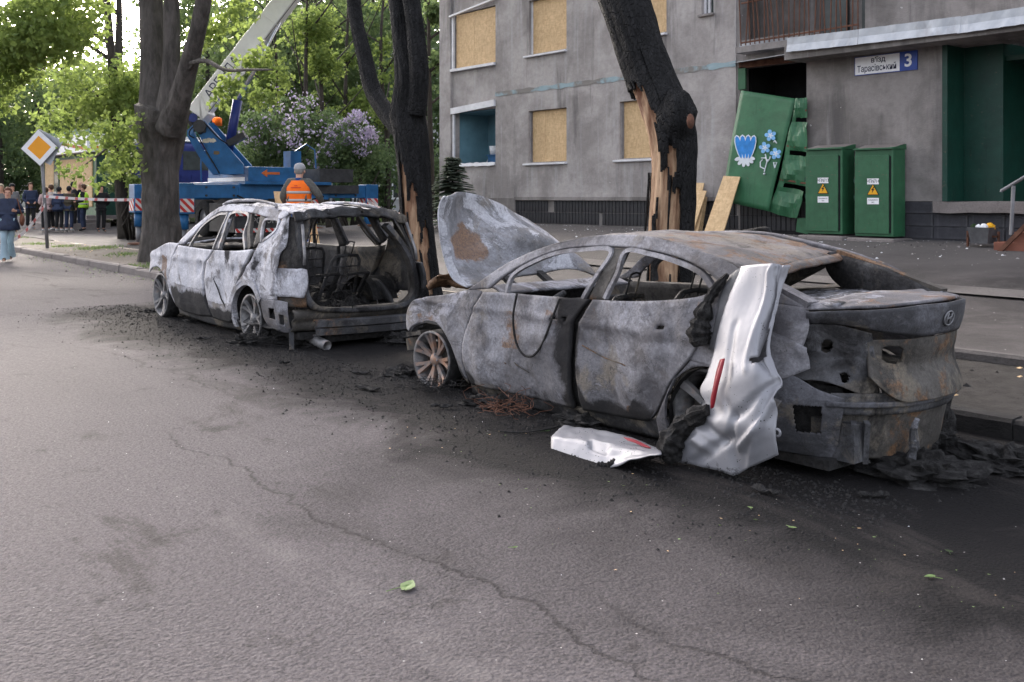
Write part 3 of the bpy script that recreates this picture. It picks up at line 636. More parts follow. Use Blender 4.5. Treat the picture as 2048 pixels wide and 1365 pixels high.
# electrical cabinets
def cabinet(px0, px1, pside, pt, pb_, label, txt):
    y = FY-.62; x0 = at(px0, 370, y).x; x1 = at(px1, 370, y).x; z0 = at((px0+px1)/2, pb_, y).z; z1 = at((px0+px1)/2, pt, y).z; xs = at(pside, 370, FY-.15).x; d = .40
    c_ = thing('electrical_cabinet', label, 'cabinet', ((x0+x1)/2, y+.2, z0), 'green electrical cabinets by the wall')
    mb = MB(); mb.box((x0, y+.02, z0-.02), (x1, y+d, z1)); mb.build('body', M_GREEN, c_, bevel=.008)
    mb = MB(); P = [(x0-.01, y-.03, z1+.003), (x1+.012, y-.03, z1+.003), (x1+.012, y+d+.02, z1+.003), (x0-.01, y+d+.02, z1+.003)]
    mb.extrude(P, (0, 0, .022)); mb.v[-2] = (x1+.012, y+d+.02, z1+.10); mb.v[-1] = (x0-.01, y+d+.02, z1+.10); mb.build('roof', M_GREEN, c_)
    mb = MB(); mb.grid([[Vector((x0+(x1-x0)*i/10, y+.0+d*j/5, z1+.026+.076*j/5+.018*abs(nz(i*1.7, j*1.9, px0)))) for i in range(11)] for j in range(6)]); mb.build('plaster_dust', M_KERB, c_, True)
    dw = (x1-x0); mb = MB(); mb.box((x0+.01, y-.012, z0+.03), (x1-dw*.10, y+.019, z1-.10)); dr = mb.build('door', M_GREENLIGHT if False else M_GREEN, c_, bevel=.004)
    mb = MB(); mb.box((x1-dw*.10+.002, y+.002, z0+.05), (x1-dw*.10+.028, y+.019, z1-.12)); mb.build('door_gap', M_BLACK, c_)
    mb = MB(); mb.box((x1-.035, y+.004, z0), (x1+.004, y+.06, z1-.002)); mb.build('corner_post', M_GREEN, c_)
    mb = MB(); mb.box((x0-.012, y-.005, z0+(z1-z0)*.42), (x0+.009, y+.03, z0+(z1-z0)*.47)); mb.box((x0-.012, y-.005, z0+(z1-z0)*.62), (x0+.009, y+.03, z0+(z1-z0)*.67)); mb.build('hinge', M_DARKGREEN, dr)
    cx = (x0+x1)/2-dw*.0
    for zc, w_, h_, tt in ((.63, .22, .10, txt), (.40, .22, .11, None)):
        z = z0+(z1-z0)*zc; mb = MB(); mb.box((cx-w_/2, y-.017, z-h_/2), (cx+w_/2, y-.0122, z+h_/2)); pl = mb.build('label_plate', M_SIGNWHITE, dr)
        if tt: flat_text(tt, .085, M_BLACKINK, 'lettering', dr, Matrix.Translation((cx, y-.018, z)) @ RX, .75, .001)
        else:
            for k in range(2): flat_text(('НЕ ВІДКРИВАТИ' if k == 0 else '380 В'), .024, M_BLACKINK, 'lettering', dr, Matrix.Translation((cx, y-.018, z+.018-.04*k)) @ RX, .9, .001)
    z = z0+(z1-z0)*.47; s_ = .115; tri = [(cx-s_, y-.013, z), (cx+s_, y-.013, z), (cx, y-.013, z+1.75*s_)]
    mb = MB(); mb.extrude(tri, (0, -.004, 0)); mb.build('warning_triangle', M_BLACKINK, dr)
    mb = MB(); k = .84; cz = z+.58*s_; mb.extrude([((p[0]-cx)*k+cx, y-.0175, (p[2]-cz)*k+cz) for p in tri], (0, -.002, 0)); mb.build('warning_field', M_YELLOW, dr)
    mb = MB(); q = s_*.5; mb.extrude([(cx+.02, y-.020, z+1.3*s_), (cx-.035, y-.020, z+.72*s_), (cx-.005, y-.020, z+.72*s_), (cx-.02, y-.020, z+.28*s_), (cx+.032, y-.020, z+.90*s_), (cx+.004, y-.020, z+.90*s_), (cx+.04, y-.020, z+1.26*s_)], (0, -.001, 0)); mb.build('lightning_bolt', M_BLACKINK, dr)
    # base slab
    mb = MB(); mb.box((x0-.08, y-.13, z0-.35), (x1+.08, y+d+.1, z0-.05)); mb.build('base_slab', M_KERB, c_, bevel=.02)
cabinet(1611, 1684, 1706, 300, 466, 'green electrical cabinet touching the torn painted door panel', 'ЧПN713')
cabinet(1709, 1786, 1811, 300, 471, 'green electrical cabinet next to the bare wall under the street sign', 'ЧПN714')

# torn green door panel with painted flowers, and its crumpled neighbour
py_ = FY-.16
gp = thing('painted_door_panel', 'torn green sheet metal door panel painted with blue flowers', 'door panel', tuple(at(1500, 400, py_)))
TL, TR, BR, BL = [at(*q, py_+d_) for q, d_ in (((1482,181),.05), ((1592,198),.03), ((1537,423),-.12), ((1443,402),-.16))]
def pan(u, v): return TL.lerp(TR, u).lerp(BL.lerp(BR, u), v)+Vector((0, -.02*math.sin(v*PI)-.015*nz(u*2, v*3), 0))
mb = MB(); mb.grid([[pan(i/14, j/22) for i in range(15)] for j in range(23)]); mb.build('sheet', M_GREENLIGHT, gp, True, solid=.02)
c4 = lambda x, y: (1400+x/2.528, y/2.528)
mb = MB(); G = []
q0 = [c4(485,500), c4(480,560), c4(445,700), c4(405,905), c4(345,1070)]; q1 = [c4(545,497), c4(545,560), c4(545,760), c4(540,930), c4(492,1106)]
A_ = poly_at([at(*q, py_-.02) for q in q0], 26); B_ = poly_at([at(*q, py_-.04) for q in q1], 26)
def crump(i, j): return A_[j].lerp(B_[j], i/10)+Vector((0, -.07*abs(nz(i*.35, j*.55, 4))-.05*math.sin(i/10*PI)*math.sin(j*.9), .02*nz(i*.4, j*.5)))
mb.grid([[crump(i, j) for i in range(11)] for j in range(26)], drop=lambda i, j: (j in (4, 11, 18) and 1 < i)); mb.build('crumpled_sheet', M_GREENLIGHT, gp, False, solid=.012)
mb = MB(); P = [at(*c4(*q), py_-.02) for q in ((492,1104),(545,1104),(545,1186),(484,1172))]; mb.extrude(P, (0, .02, 0)); mb.build('lower_sheet', M_GREEN, gp)
for j, (a, b) in enumerate(((c4(487,545),c4(540,560)),(c4(440,738),c4(540,748)),(c4(405,908),c4(538,928)))):
    mb = MB(); mb.beam(at(*a, py_-.03), at(*b, py_-.06), .03, .035); mb.build('torn_brace', M_RUSTIRON, gp)
# flowers
M_FBLUE = paint('flower_blue', (.03,.23,.62), .6, 0, .25, 8); M_FLIGHT = paint('flower_light_blue', (.20,.45,.75), .6, 0, .2, 8); M_FWHITE = paint('flower_white', (.66,.70,.74), .6, 0, .1)
def onpan(x, y, lift=.035):
    q = c4(x, y); return at(q[0], q[1], py_-lift-.13*((y-450)/650))
def petal(mb, x, y, ang, L, w):
    P = []
    for k in range(12):
        t = 2*PI*k/12; a = L*.5*(1+math.cos(t)); b = w*math.sin(t)*(.5+.5*math.cos(t/2)**2); P.append(onpan(x+a*math.cos(ang)-b*math.sin(ang), y-a*math.sin(ang)-b*math.cos(ang), lift))
    mb.extrude(P, (0, .004, 0))
lift = .036; mb = MB()

for q in (-45,-15,15,45): petal(mb, 229+q*.45, 803, PI/2-math.atan(.55*q/116), 116, 17)
mb.build('tulip_petals', M_FBLUE, gp)
lift = .034; mb = MB()
for q in (-45,-15,15,45): petal(mb, 229+q*.45, 808, PI/2-math.atan(.55*q/124), 127, 23)
for a in (200, 232, 262, 292, 322, 345): petal(mb, 226, 792, math.radians(a), 54, 12)
mb.build('tulip_outline', M_FWHITE, gp)
for fx, fy in ((356,686),(327,748),(382,778)):
    lift = .036; mb = MB()
    for k in range(5): petal(mb, fx, fy, k*2*PI/5+.5, 30, 13)
    mb.build('blossom', M_FLIGHT, gp); lift = .040; mb = MB()
    for k in range(5): petal(mb, fx, fy, k*2*PI/5+.5+.6, 15, 4)
    mb.build('blossom_heart', M_FWHITE, gp)
mb = MB()
for L_ in (((330,780),(338,820),(325,870)),((345,815),(330,800),(310,800)),((325,855),(305,845),(305,820),(316,808)),((340,820),(352,805),(356,792)),((378,850),(372,822),(388,822),(378,850)),((388,726),(378,712),(372,720))):
    mb.tube([onpan(*q, .036) for q in L_], .012, 5)
mb.ball(onpan(325,880,.036), .022, 8, 5); mb.build('flower_stems', M_FWHITE, gp)
# loose chipboard leaning on the plinth
def board(label, q, ys, group='loose chipboard sheets leaning on the wall'):
    P = [at(*p, y) for p, y in zip(q, ys)]; c_ = sum(P, Vector())/4
    n = (P[1]-P[0]).cross(P[3]-P[0]).normalized()*.02
    o = MB().extrude(P, n).build('chipboard_sheet', M_OSB, None); tag(o, label, 'chipboard', group); return o
board('long narrow chipboard offcut leaning on the painted door panel', ((1481,355),(1448,353),(1402,486),(1440,492)), (FY-.3,FY-.3,FY-1.0,FY-1.0))
board('wide chipboard sheet leaning just right of the charred tree trunk', ((1414,383),(1372,381),(1340,490),(1378,492)), (FY-.15,FY-.15,FY-.8,FY-.8))
board('chipboard sheet behind the front one right of the charred trunk', ((1409,367),(1370,366),(1345,480),(1386,482)), (FY-.06,FY-.06,FY-.5,FY-.5))
for i in range(3):
    board(('dark edged chipboard offcut propped against the leaning stack', 'weathered middle offcut of the leaning stack by the plinth', 'rearmost thin offcut of the leaning stack by the plinth')[i], ((1413+i,395),(1409+i,394),(1376+i*5,490),(1390+i*5,492)), (FY-.10+i*.02,FY-.10+i*.02,FY-.75+i*.1,FY-.75+i*.1))
# litter bin
bx = at(1966, 480, FY-.9); bz_ = gz(bx.x, bx.y)
bn = thing('litter_bin', 'grey tapered metal litter bin full of rubbish by the steps', 'bin', (bx.x, bx.y, bz_))
mb = MB(); r0, r1 = .15, .20; hh = at(1966,455,FY-.9).z-bz_
P = [[Vector((bx.x+r*math.cos(PI/4+k*PI/2)*1.2, bx.y+r*math.sin(PI/4+k*PI/2)*1.2, bz_+z)) for k in range(5)] for r, z in ((r0,.06),(r1,hh),(r1-.02,hh),(r0,.1))]
mb.grid(P); mb.build('bucket', paint('bin_grey_metal', (.11,.11,.115), .5, .2, .35, 5), bn)
mb = MB()
for s_ in (-1, 1): mb.beam((bx.x+s_*.24, bx.y, bz_-.02), (bx.x+s_*.24, bx.y, bz_+hh*.8), .03, .03)
mb.beam((bx.x-.24, bx.y, bz_+hh*.55), (bx.x+.24, bx.y, bz_+hh*.55), .03, .03); mb.build('stand', M_RUSTIRON, bn)
for k, (m_, s_) in enumerate(((M_YELLOW,.07),(M_SIGNWHITE,.06),(M_LEAFMID,.05),(M_SIGNWHITE,.045),(M_YELLOW,.05))):
    p = Vector((bx.x+random.uniform(-.12,.12), bx.y+random.uniform(-.1,.1), bz_+hh+.0)); o = MB().ball(p, s_, 8, 5, None, lambda d: 1+.5*NZ.noise(d*2.5+Vector((k,0,0)))).build('rubbish', m_, bn)
# steps and handrail at the right edge
st = thing('entrance_steps', 'brown concrete entrance steps at the edge of the photo', 'steps', (at(2030,510,FY-.6).x, FY-.6, bz_))
sxx = at(1999, 510, FY-1.0).x
for k in range(4): mb = MB(); mb.box((sxx+.30*k, FY-1.2+.004*k, bz_-.1-.004*k), (sxx+3.5+.004*k, FY-.16-.004*k, bz_+.10+.16*k)); mb.build('step', paint('brown_tile', (.19,.075,.05), .7, 0, .3, 4), st, bevel=.01)
hr = thing('handrail', 'grey tubular steel handrail beside the brown entrance steps', 'handrail', (sxx, FY-1.15, bz_))
a = at(2003,382,FY-1.25); b = at(2090,330,FY-1.25)
mb = MB(); mb.tube([a+Vector((-.0,0,-.02)), a, b], .026, 8); mb.build('rail', M_GALVPOST, hr)
c_ = at(2022,470,FY-1.25); mb = MB(); mb.tube([Vector((at(2027,372,FY-1.25).x, c_.y, at(2027,372,FY-1.25).z)), c_], .03, 8); mb.build('post', M_GALVPOST, hr)
mb = MB(); mb.beam(at(1985,518,FY-1.26), at(2075,428,FY-1.26), .05, .06); mb.build('lower_rail', M_RUSTIRON, hr)

# ------------------------------------------------------------------ leaves and trees
def leaves(name, mat, parent, blobs, n, size, droop=.3, tint=(0, 1), hollow=.35, flat=.0, thr=-.05, fq=.55):
    """n single leaves through the volume of the blobs (centre, radii); noise opens gaps between clumps"""
    V = []; F = []; C = []; w = np.array([b[1][0]*b[1][1]*b[1][2] for b in blobs])**.75; w = w/w.sum(); base = root_loc(parent)
    tries = 0; k = 0
    while k < n and tries < n*12:
        tries += 1
        c, r = blobs[rng.choice(len(blobs), p=w)] if len(blobs) > 1 else blobs[0]
        d = rng.normal(size=3); d /= np.linalg.norm(d); rr = hollow+(1-hollow)*rng.random()**.6
        p = Vector((c[0]+d[0]*r[0]*rr, c[1]+d[1]*r[1]*rr, c[2]+d[2]*r[2]*rr))
        cl = NZ.noise(p*fq)+.5*NZ.noise(p*fq*2.7)
        if cl < thr+.25*(rr-.75): continue
        s_ = size*(.45+1.05*rng.random()**1.4); ax = Vector(rng.normal(size=3)); ax.z -= droop; ax.normalize(); sd_ = ax.cross(Vector(rng.normal(size=3))).normalized()
        up = ax.cross(sd_)*.18*s_
        V += [p-base, p+ax*s_*.5+sd_*s_*.42-base+up, p+ax*s_-base, p+ax*s_*.5-sd_*s_*.42-base+up]
        F.append((4*k, 4*k+1, 4*k+2, 4*k+3))
        tt = tint[0]+(tint[1]-tint[0])*min(1, max(0, .5+.55*cl+.25*rng.normal())); C += [(tt, 0, 0, 1)]*4; k += 1
    me = bpy.data.meshes.new(name); me.from_pydata(V, [], F); me.materials.append(mat)
    a = me.attributes.new('burn', 'FLOAT_COLOR', 'POINT'); a.data.foreach_set('color', np.array(C, dtype=np.float32).ravel())
    return link_mesh(name, me, parent)
def radii_at(pts, r, n):
    P = [Vector(p[:3]) for p in pts]; L = np.cumsum([0]+[(b-a).length for a, b in zip(P, P[1:])])
    return [float(v) for v in np.interp(np.linspace(0, L[-1], n), L, r)]
def limb(pts, r, seg=12, rough=.10, f=1.6, n=None, ridge=0):
    n = n or max(6, len(pts)*5); P = poly_at([p[:3] for p in pts], n); R = radii_at(pts, r, n)
    mb = MB(); mb.tube(P, R, seg, True, lambda i, k, p: 1+rough*NZ.noise(Vector((math.cos(2*PI*k/seg)*1.3, math.sin(2*PI*k/seg)*1.3, p.z*f)))+.4*rough*NZ.noise(Vector((math.cos(2*PI*k/seg)*4, math.sin(2*PI*k/seg)*4, p.z*f*2.2)))+(ridge*abs(NZ.noise(Vector((math.cos(2*PI*k/seg)*9, math.sin(2*PI*k/seg)*9, p.z*1.6)))) if ridge else 0)); return mb

# big living tree on the left of the wrecks
TY = 7.9
def pl(q, y=TY): return [at(a, b, y) for a, b in q]
base = at(322, 528, TY); s1 = base.x and (base - at(323, 528, TY)).length
t3 = thing('street_tree', 'large living street tree with grey bark forking into three stems', 'tree', (base.x, TY, gz(base.x, TY)))
U = lambda px: px*.0114
mb = limb(pl([(322,545),(322,500),(322,440),(321,380),(320,320),(322,260),(326,215)]), [U(44),U(38),U(34),U(33),U(36),U(44),U(48)], 72, .10, n=160, ridge=.10)
mb.ball(at(292,245,TY-.25), (.22,.22,.34), 10, 8, None, lambda d: 1+.25*NZ.noise(d*2))
def stem(px, rr): 
    m = limb(pl(px), rr, 48, .09, n=110, ridge=.10); n0 = len(mb.v); mb.v += m.v; mb.f += [tuple(i+n0 for i in f) for f in m.f]; mb.m += m.m
stem([(318,280),(312,200),(308,120),(303,40),(298,-60),(285,-220)], [U(30),U(30),U(24),U(22),U(22),U(14)])
stem([(328,270),(340,190),(343,120),(343,40),(342,-60),(350,-200)], [U(24),U(20),U(15),U(14),U(13),U(9)])
stem([(340,260),(362,190),(378,130),(394,70),(408,0),(430,-130)], [U(26),U(19),U(16),U(14),U(13),U(9)])
mb.build('trunk', M_BARK, t3, True)
for k, q in enumerate((((372,130),(410,122),(450,140),(500,140),(545,140)),((360,165),(390,125),(402,118)),((300,240),(262,255),(210,300),(170,330)))):
    dy = (-.6, -.2, -1.2, -.5, .3)[k]
    P = [at(a, b, TY+dy*i/4) for i, (a, b) in enumerate(q)]; limb(P, [.055-.04*i/(len(P)-1) for i in range(len(P))], 7, .1).build('branch', M_BARK, t3, True)
def blob(px, py, Z, r, ry=None): 
    p = dp(px, py, Z); return (tuple(p), (r, ry or r, r*.8))
leaves('foliage', M_LEAF, t3, [blob(545,120,22,.55), blob(500,130,22,.4), blob(460,170,21.6,.45), blob(530,190,22.4,.5), blob(445,200,21.7,.35), blob(560,155,22.3,.4), blob(420,60,22,.6), blob(470,15,22,.6), blob(400,115,21.5,.35)], 1150, .13, .5, (.35, 1), .1, thr=-.05, fq=1.8)
leaves('foliage', M_LEAF, t3, [blob(225,265,21.,.55), blob(175,300,21,.6), blob(250,320,21,.5), blob(200,345,21,.45), blob(262,245,21,.4), blob(150,335,21,.4)], 700, .12, .5, (.3, 1), .1, thr=-.02, fq=1.8)
leaves('foliage', M_LEAF, t3, [blob(330,-330,22,3.6), blob(200,-240,22,3.0), blob(480,-260,22,3.0), blob(400,-420,22,3.2)], 14000, .17, .4, (.1, .9), .2)

# two charred trees behind the wrecks: bark shells broken open over bare wood
def charred(name, label, y, spine, radii, wood, extra, seg=84, n=300):
    P0 = pl(spine, y); g = gz(P0[0].x, y); r_ = thing(name, label, 'tree', (P0[0].x, y, g), 'charred trees behind the wrecks')
    P = poly_at(P0, n); R = radii_at(P0, radii, n)
    # angle 0 faces the camera; positive angle turns to the photo's right
    vw = Vector((-P0[0].x, -P0[0].y, 0)).normalized(); rt = Vector((-vw.y, vw.x, 0))
    def ring(i, k, dr):
        t = 2*PI*k/seg; dv = vw*math.cos(t)+rt*math.sin(t)
        q = 1+.07*NZ.noise(Vector((math.cos(t)*1.6, math.sin(t)*1.6, P[i].z*1.1)))+.05*NZ.noise(Vector((math.cos(t)*4, math.sin(t)*4, P[i].z*2.5)))-.06*abs(NZ.noise(Vector((math.cos(t)*8, math.sin(t)*8, P[i].z*2.6))))
        return P[i]+dv*(R[i]*q+dr)
    def iswood(i, k):
        t = (2*PI*(k+.5)/seg+PI) % (2*PI)-PI; z = (i+.5)/(n-1); return wood(t, z, P[min(i,n-1)].z)
    mb = MB(); G = [[ring(i, k % seg, 0) for k in range(seg+1)] for i in range(n)]
    mb.grid(G, drop=lambda k, i: iswood(i, k)); mb.build('charred_bark', M_CHARBARK, r_, True, solid=.02)
    mb = MB(); G = []; C = []
    for i in range(n):
        row = []
        for k in range(seg+1):
            t = 2*PI*(k % seg)/seg; row.append(ring(i, k % seg, -.038-.02*abs(NZ.noise(Vector((math.cos(t)*9, math.sin(t)*9, P[i].z*.7)))))); 
            e = sum(0 if iswood(min(max(i+a,0),n-2), (k+b) % seg) else 1 for a in (-1,0,1) for b in (-1,0)); C.append((.03*e, 0, 0, 1))
        G.append(row)
    mb.grid(G, C); mb.build('bare_wood', M_WOOD, r_, True)
    for q, rr in extra: limb(pl(q, y), rr, 48, .08, n=120, ridge=.12).build('charred_limb', M_CHARBARK, r_, True)
    return r_
u1 = .00678/2  # metres per photo pixel, halved for radius, at the first charred tree
def wood1(t, z, h):
    j = .16*nz(t*3.5, h*2.2, 1)+.16*nz(t*9, h*1.3, 6); g = h+.30*nz(t*5, h*1.5, 2)+.12*nz(t*17, h*3, 5)
    a = -.95 < t+j*.8 < -.55 and .8 < g < 2.1
    b = -.45 < t+j < .22 and 1.0 < g < 1.72 and nz(t*2.5, h*2.2, 11) > -.30
    c = .05 < t+j*.7 < .62 and .45 < g < 1.25 and nz(t*2.4, h*1.6, 4) > -.12
    e = -.3 < t+j < -.08 and .5 < g < 1.1
    return a or b or c or e
charred('charred_tree', 'charred forked street tree behind the burnt SUV', 7.6, [(862,640),(850,560),(838,480),(832,420),(828,340),(822,270),(815,230),(818,170),(806,80),(796,0),(785,-90),(770,-260)], [66*u1,58*u1,66*u1,66*u1,66*u1,70*u1,72*u1,62*u1,44*u1,40*u1,38*u1,24*u1], wood1,
        [([(806,270),(772,225),(745,180),(728,110),(712,40),(704,-40),(690,-200)], [34*u1,36*u1,36*u1,32*u1,30*u1,29*u1,18*u1]), ([(832,230),(838,150),(830,60),(820,-30),(815,-200)], [38*u1,38*u1,36*u1,34*u1,20*u1])])
u2 = .00505/2
def wood2(t, z, h):
    j = .13*nz(t*3, h*1.8, 2)+.16*nz(t*10, h*.9, 8); g = h+.16*nz(t*6, h*1.5, 2)+.07*nz(t*19, h*3, 5)
    if t < -2.3 or g > 2.72: return False
    if g > 2.35: return t+j < -.30-.6*(g-2.35)
    if g > 2.06: return t+j < -.60 or (-.02 < t+j*.6 < .10 and g < 2.22)
    if g > 1.88: return t+j < -.42 or -.12 < t+j*.7 < .20
    if nz(t*7, h*.55, 21) > .30 or (abs(t+.62+.10*nz(h*2.2, 8)) < .05 and g < 1.55): return False
    if t+j < .04: return True
    return .13 < t+j*.8 < .50 and g < 1.70
charred('charred_tree', 'thick charred leaning tree with bark split open over bare orange wood', 7.6, [(1338,690),(1335,560),(1338,450),(1341,370),(1342,320),(1338,265),(1320,205),(1298,150),(1276,90),(1254,20),(1232,-50),(1190,-200)], [104*u2,94*u2,96*u2,92*u2,92*u2,100*u2,104*u2,98*u2,98*u2,104*u2,106*u2,80*u2], wood2, [])
kn = [o for o in bpy.data.objects if o.get('category') == 'tree' and 'leaning' in o.get('label', '')][0]
mb = MB(); mb.ball(at(1352,240,7.55), (.20,.2,.30), 20, 14, None, lambda d: 1+.18*NZ.noise(d*2.2)); mb.build('knot', M_CHARBARK, kn, True)
mb = MB(); mb.ball(at(1381,243,7.42), (.03,.05,.075), 10, 6); mb.build('knot_scar', M_RUSTIRON, kn, True)

# trees of the park behind
def tree(label, px, Z, hgt, r0, blobs, n, size, mat, tint, lean=0, hollow=.25, name='park_tree', trunkmat=None, thr=-.05):
    p = dp(px, 400, Z); g = gz(p.x, p.y); r_ = thing(name, label, 'tree', (p.x, p.y, g), 'trees of the park behind the crane')
    a = Vector((p.x, p.y, g-.2)); top = Vector((p.x+RGT.x*lean*hgt, p.y+RGT.y*lean*hgt, g+hgt))
    wob = lambda t: Vector((.25*nz(px, t*2.2), .25*nz(px+9, t*2.2), 0))
    mb = limb([a.lerp(top, t)+wob(t) for t in fr(0,1,5)], [r0*(1.25-.95*t) for t in fr(0,1,5)], 10, .12)
    for k in range(5):
        t = .35+.12*k; o0 = a.lerp(top, t)+wob(t); an = random.uniform(0, 2*PI); L_ = hgt*.28
        m = limb([o0, o0+Vector((math.cos(an)*L_*.5, math.sin(an)*L_*.5, L_*.35)), o0+Vector((math.cos(an)*L_, math.sin(an)*L_, L_*.9))], [r0*.42, r0*.28, r0*.12], 6, .1)
        n0 = len(mb.v); mb.v += m.v; mb.f += [tuple(i+n0 for i in f) for f in m.f]; mb.m += m.m
    mb.build('trunk', trunkmat or M_BARKFAR, r_, True)
    leaves('crown', mat, r_, [blob(*b) for b in blobs], n, size, .3, tint, hollow, thr=thr)
    return r_
# px, depth, height, trunk radius, crown blobs
tree('slender dark stemmed tree with bright leaves left of the big street tree', 250, 31, 12, .17, [(190,160,31,1.6),(250,230,31,1.3),(150,250,32,1.3),(275,180,31,1.0),(270,330,31,.9),(260,285,31,.9)], 5200, .16, M_LEAF, (.35,1), -.07)
tree('yellow green tree whose crown hangs in at the top left corner', -90, 26, 11, .22, [(30,60,26,1.6),(110,30,26,1.5),(-30,150,26,1.6),(60,140,26,1.1),(80,90,25,1.0)], 6500, .17, M_LEAF, (.45,1))
tree('tall broad tree behind the boarded kiosk at the left', 70, 58, 15, .3, [(40,200,58,4.2),(130,120,60,3.6),(-60,130,58,4.5),(0,290,58,3),(90,270,60,3.2)], 11000, .26, M_LEAFMID, (.25,1), .02)
tree('dark tree at the far left edge behind the passers by', -10, 50, 13, .3, [(-40,300,50,3),(30,330,52,2.2),(-70,180,50,4)], 6500, .24, M_LEAFDARK, (.2,1))
tree('spreading tree left of the crane cab', 235, 52, 15, .3, [(220,220,52,3.0),(230,300,52,2.6),(330,250,54,3),(140,230,52,2.6)], 10000, .25, M_LEAFMID, (.35,1))
tree('tree behind the crane boom foot', 420, 56, 16, .28, [(420,200,56,4),(470,100,58,3.8),(400,300,56,3.2),(340,30,58,2.6),(430,10,58,3.4)], 11000, .25, M_LEAFMID, (.3,1))
tree('pale green tree right behind the raised crane boom', 565, 50, 16, .2, [(560,120,50,3.6),(600,30,52,3.8),(520,30,52,3.2),(640,190,50,3)], 11000, .23, M_LEAFMID, (.35,1), .02)
tree('slim tree above the left lilac bush', 650, 46, 16, .16, [(650,110,46,3),(700,40,46,3.2),(610,200,46,2.6),(690,190,46,2.4)], 9000, .21, M_LEAFMID, (.25,.95), .02)
tree('tree between the forks of the charred SUV tree', 745, 52, 17, .26, [(740,120,52,4),(790,30,54,4),(760,250,52,3.4),(690,280,52,2.6)], 10500, .24, M_LEAFDARK, (.25,1))
tree('dark tree beside the left corner of the apartment block', 850, 44, 17, .3, [(850,60,44,3.4),(860,180,44,3),(840,280,44,2.6),(800,200,46,2.4),(880,330,44,2.2),(790,320,46,2)], 13000, .20, M_LEAFDARK, (.1,.85))
tree('hazy tree far behind the whole park', 330, 85, 18, .4, [(330,160,85,7),(470,120,88,7),(180,220,85,6),(620,110,88,8),(760,90,88,8)], 15000, .36, M_LEAFMID, (.3,1))
tree('far dark tree row crown behind the lilacs', 640, 78, 16, .4, [(560,250,78,5.5),(680,260,78,5.5),(800,220,80,6),(440,260,80,5.5)], 13000, .34, M_LEAFDARK, (.2,1))
tree('far tree behind the left passers by', 40, 84, 16, .4, [(40,260,84,6),(160,280,86,5.5),(-80,250,84,6)], 11000, .36, M_LEAFMID, (.1,.8))
for lab, px, Z, h_, ln, bl in (('slender dark stem rising right behind the crane boom', 606, 36, 10, .02, [(606,60,36,.9),(630,110,36,.8),(585,150,36,.7),(640,40,36,.8)]), ('thin leaning stem above the scattered lilac', 660, 37, 10, -.06, [(650,130,37,.9),(690,90,37,.9),(640,60,37,.7)]),
        ('thin stem just left of the charred forked tree', 683, 40, 11, .03, [(690,180,40,.9),(670,230,40,.8),(720,210,40,.7),(700,120,40,.8)]), ('bright young tree behind the lifting cylinder', 560, 38, 9, -.03, [(560,170,38,.9),(535,120,38,.8),(590,190,38,.8),(520,70,38,.8)]), ('slim young tree between the charred fork stems', 770, 38, 10, .0, [(770,150,38,.8),(765,80,38,.8),(775,230,38,.8),(760,20,38,.7)]), ('young tree with bright leaves left of the building corner', 862, 34, 9, -.01, [(868,110,34,.7),(862,200,34,.7),(872,30,34,.6),(860,270,34,.6)])):
    tree(lab, px, Z, h_, .10, bl, 1500, .15, M_LEAF if px < 800 else M_LEAFMID, (.15,.95), ln, .1, 'young_tree', thr=.06)
def bush(label, cat, px, Z, blobs, n, size, mat, tint, flowers=None, nf=0, name='lilac_bush', group='lilac bushes behind the crane', fsize=.09, thr=-.1):
    p = dp(px, 400, Z); g = gz(p.x, p.y); r_ = thing(name, label, cat, (p.x, p.y, g), group); mb = MB()
    for k in range(7):
        an = k*2*PI/7+px; q = Vector((p.x, p.y, g-.1)); b = blobs[k % len(blobs)]; e = dp(b[0], b[1], b[2]); mb.tube([q+Vector((math.cos(an)*.15, math.sin(an)*.15, 0)), q.lerp(e, .5)+Vector((math.cos(an)*.3, math.sin(an)*.3, .1)), e], [.05,.035,.012], 6)
    mb.build('stems', M_BARKFAR, r_, True)
    leaves('foliage', mat, r_, [blob(*b) for b in blobs], n, size, .2, tint, .3, thr=thr)
    if flowers: leaves('blossom', M_LILAC, r_, [blob(*b) for b in flowers], nf, fsize, -.2, (0, 1), .55, thr=.02, fq=2.2)
bush('lilac bush with scattered pale purple blossom behind the crane turret', 'bush', 560, 33, [(555,250,33,1.1),(610,280,33,1.2),(520,300,33,.9),(600,340,33,.9),(560,330,33,1.0),(640,250,33,.8),(510,240,33,.7),(590,230,33,.9)], 8500, .12, M_LEAFDARK, (.3,1), [(565,225,32.4,1.15),(620,240,32.4,1.0),(540,270,32.3,.9),(620,300,32.2,.9),(490,270,32.4,.6)], 620, fsize=.10)
bush('lilac bush densely covered in purple blossom left of the charred tree', 'bush', 705, 32, [(705,280,32,1.0),(680,320,32,.9),(740,300,32,.8),(705,350,32,.8),(650,330,32,.7),(760,340,32,.6)], 5200, .12, M_LEAFDARK, (.3,1), [(715,250,31.6,.55),(690,265,31.6,.6),(720,285,31.5,.6),(655,300,31.6,.4),(745,275,31.6,.4),(650,325,31.5,.4),(705,235,31.7,.35)], 1500, fsize=.09)
for k, (px, Z, lab) in enumerate(((775,38,'low green shrub right of the charred forked trunk'),(480,40,'low green shrub under the crane tower'),(290,37,'shrub behind the crane outrigger on the left'),(115,55,'leafy undergrowth shrub left of the kiosk'),(20,52,'leafy shrub behind the passers by at the left edge'),(640,42,'shrub in front of the pale park building'),(880,36,'shrub at the left corner of the apartment block'))):
    bush(lab, 'bush', px, Z, [(px,345,Z,1.2),(px+35,365,Z,.9),(px-35,360,Z,.9),(px,385,Z,.9)], 3000, .14, M_LEAFMID if k % 2 else M_LEAFDARK, (.2,1), name='shrub', group='green shrubs of the park')
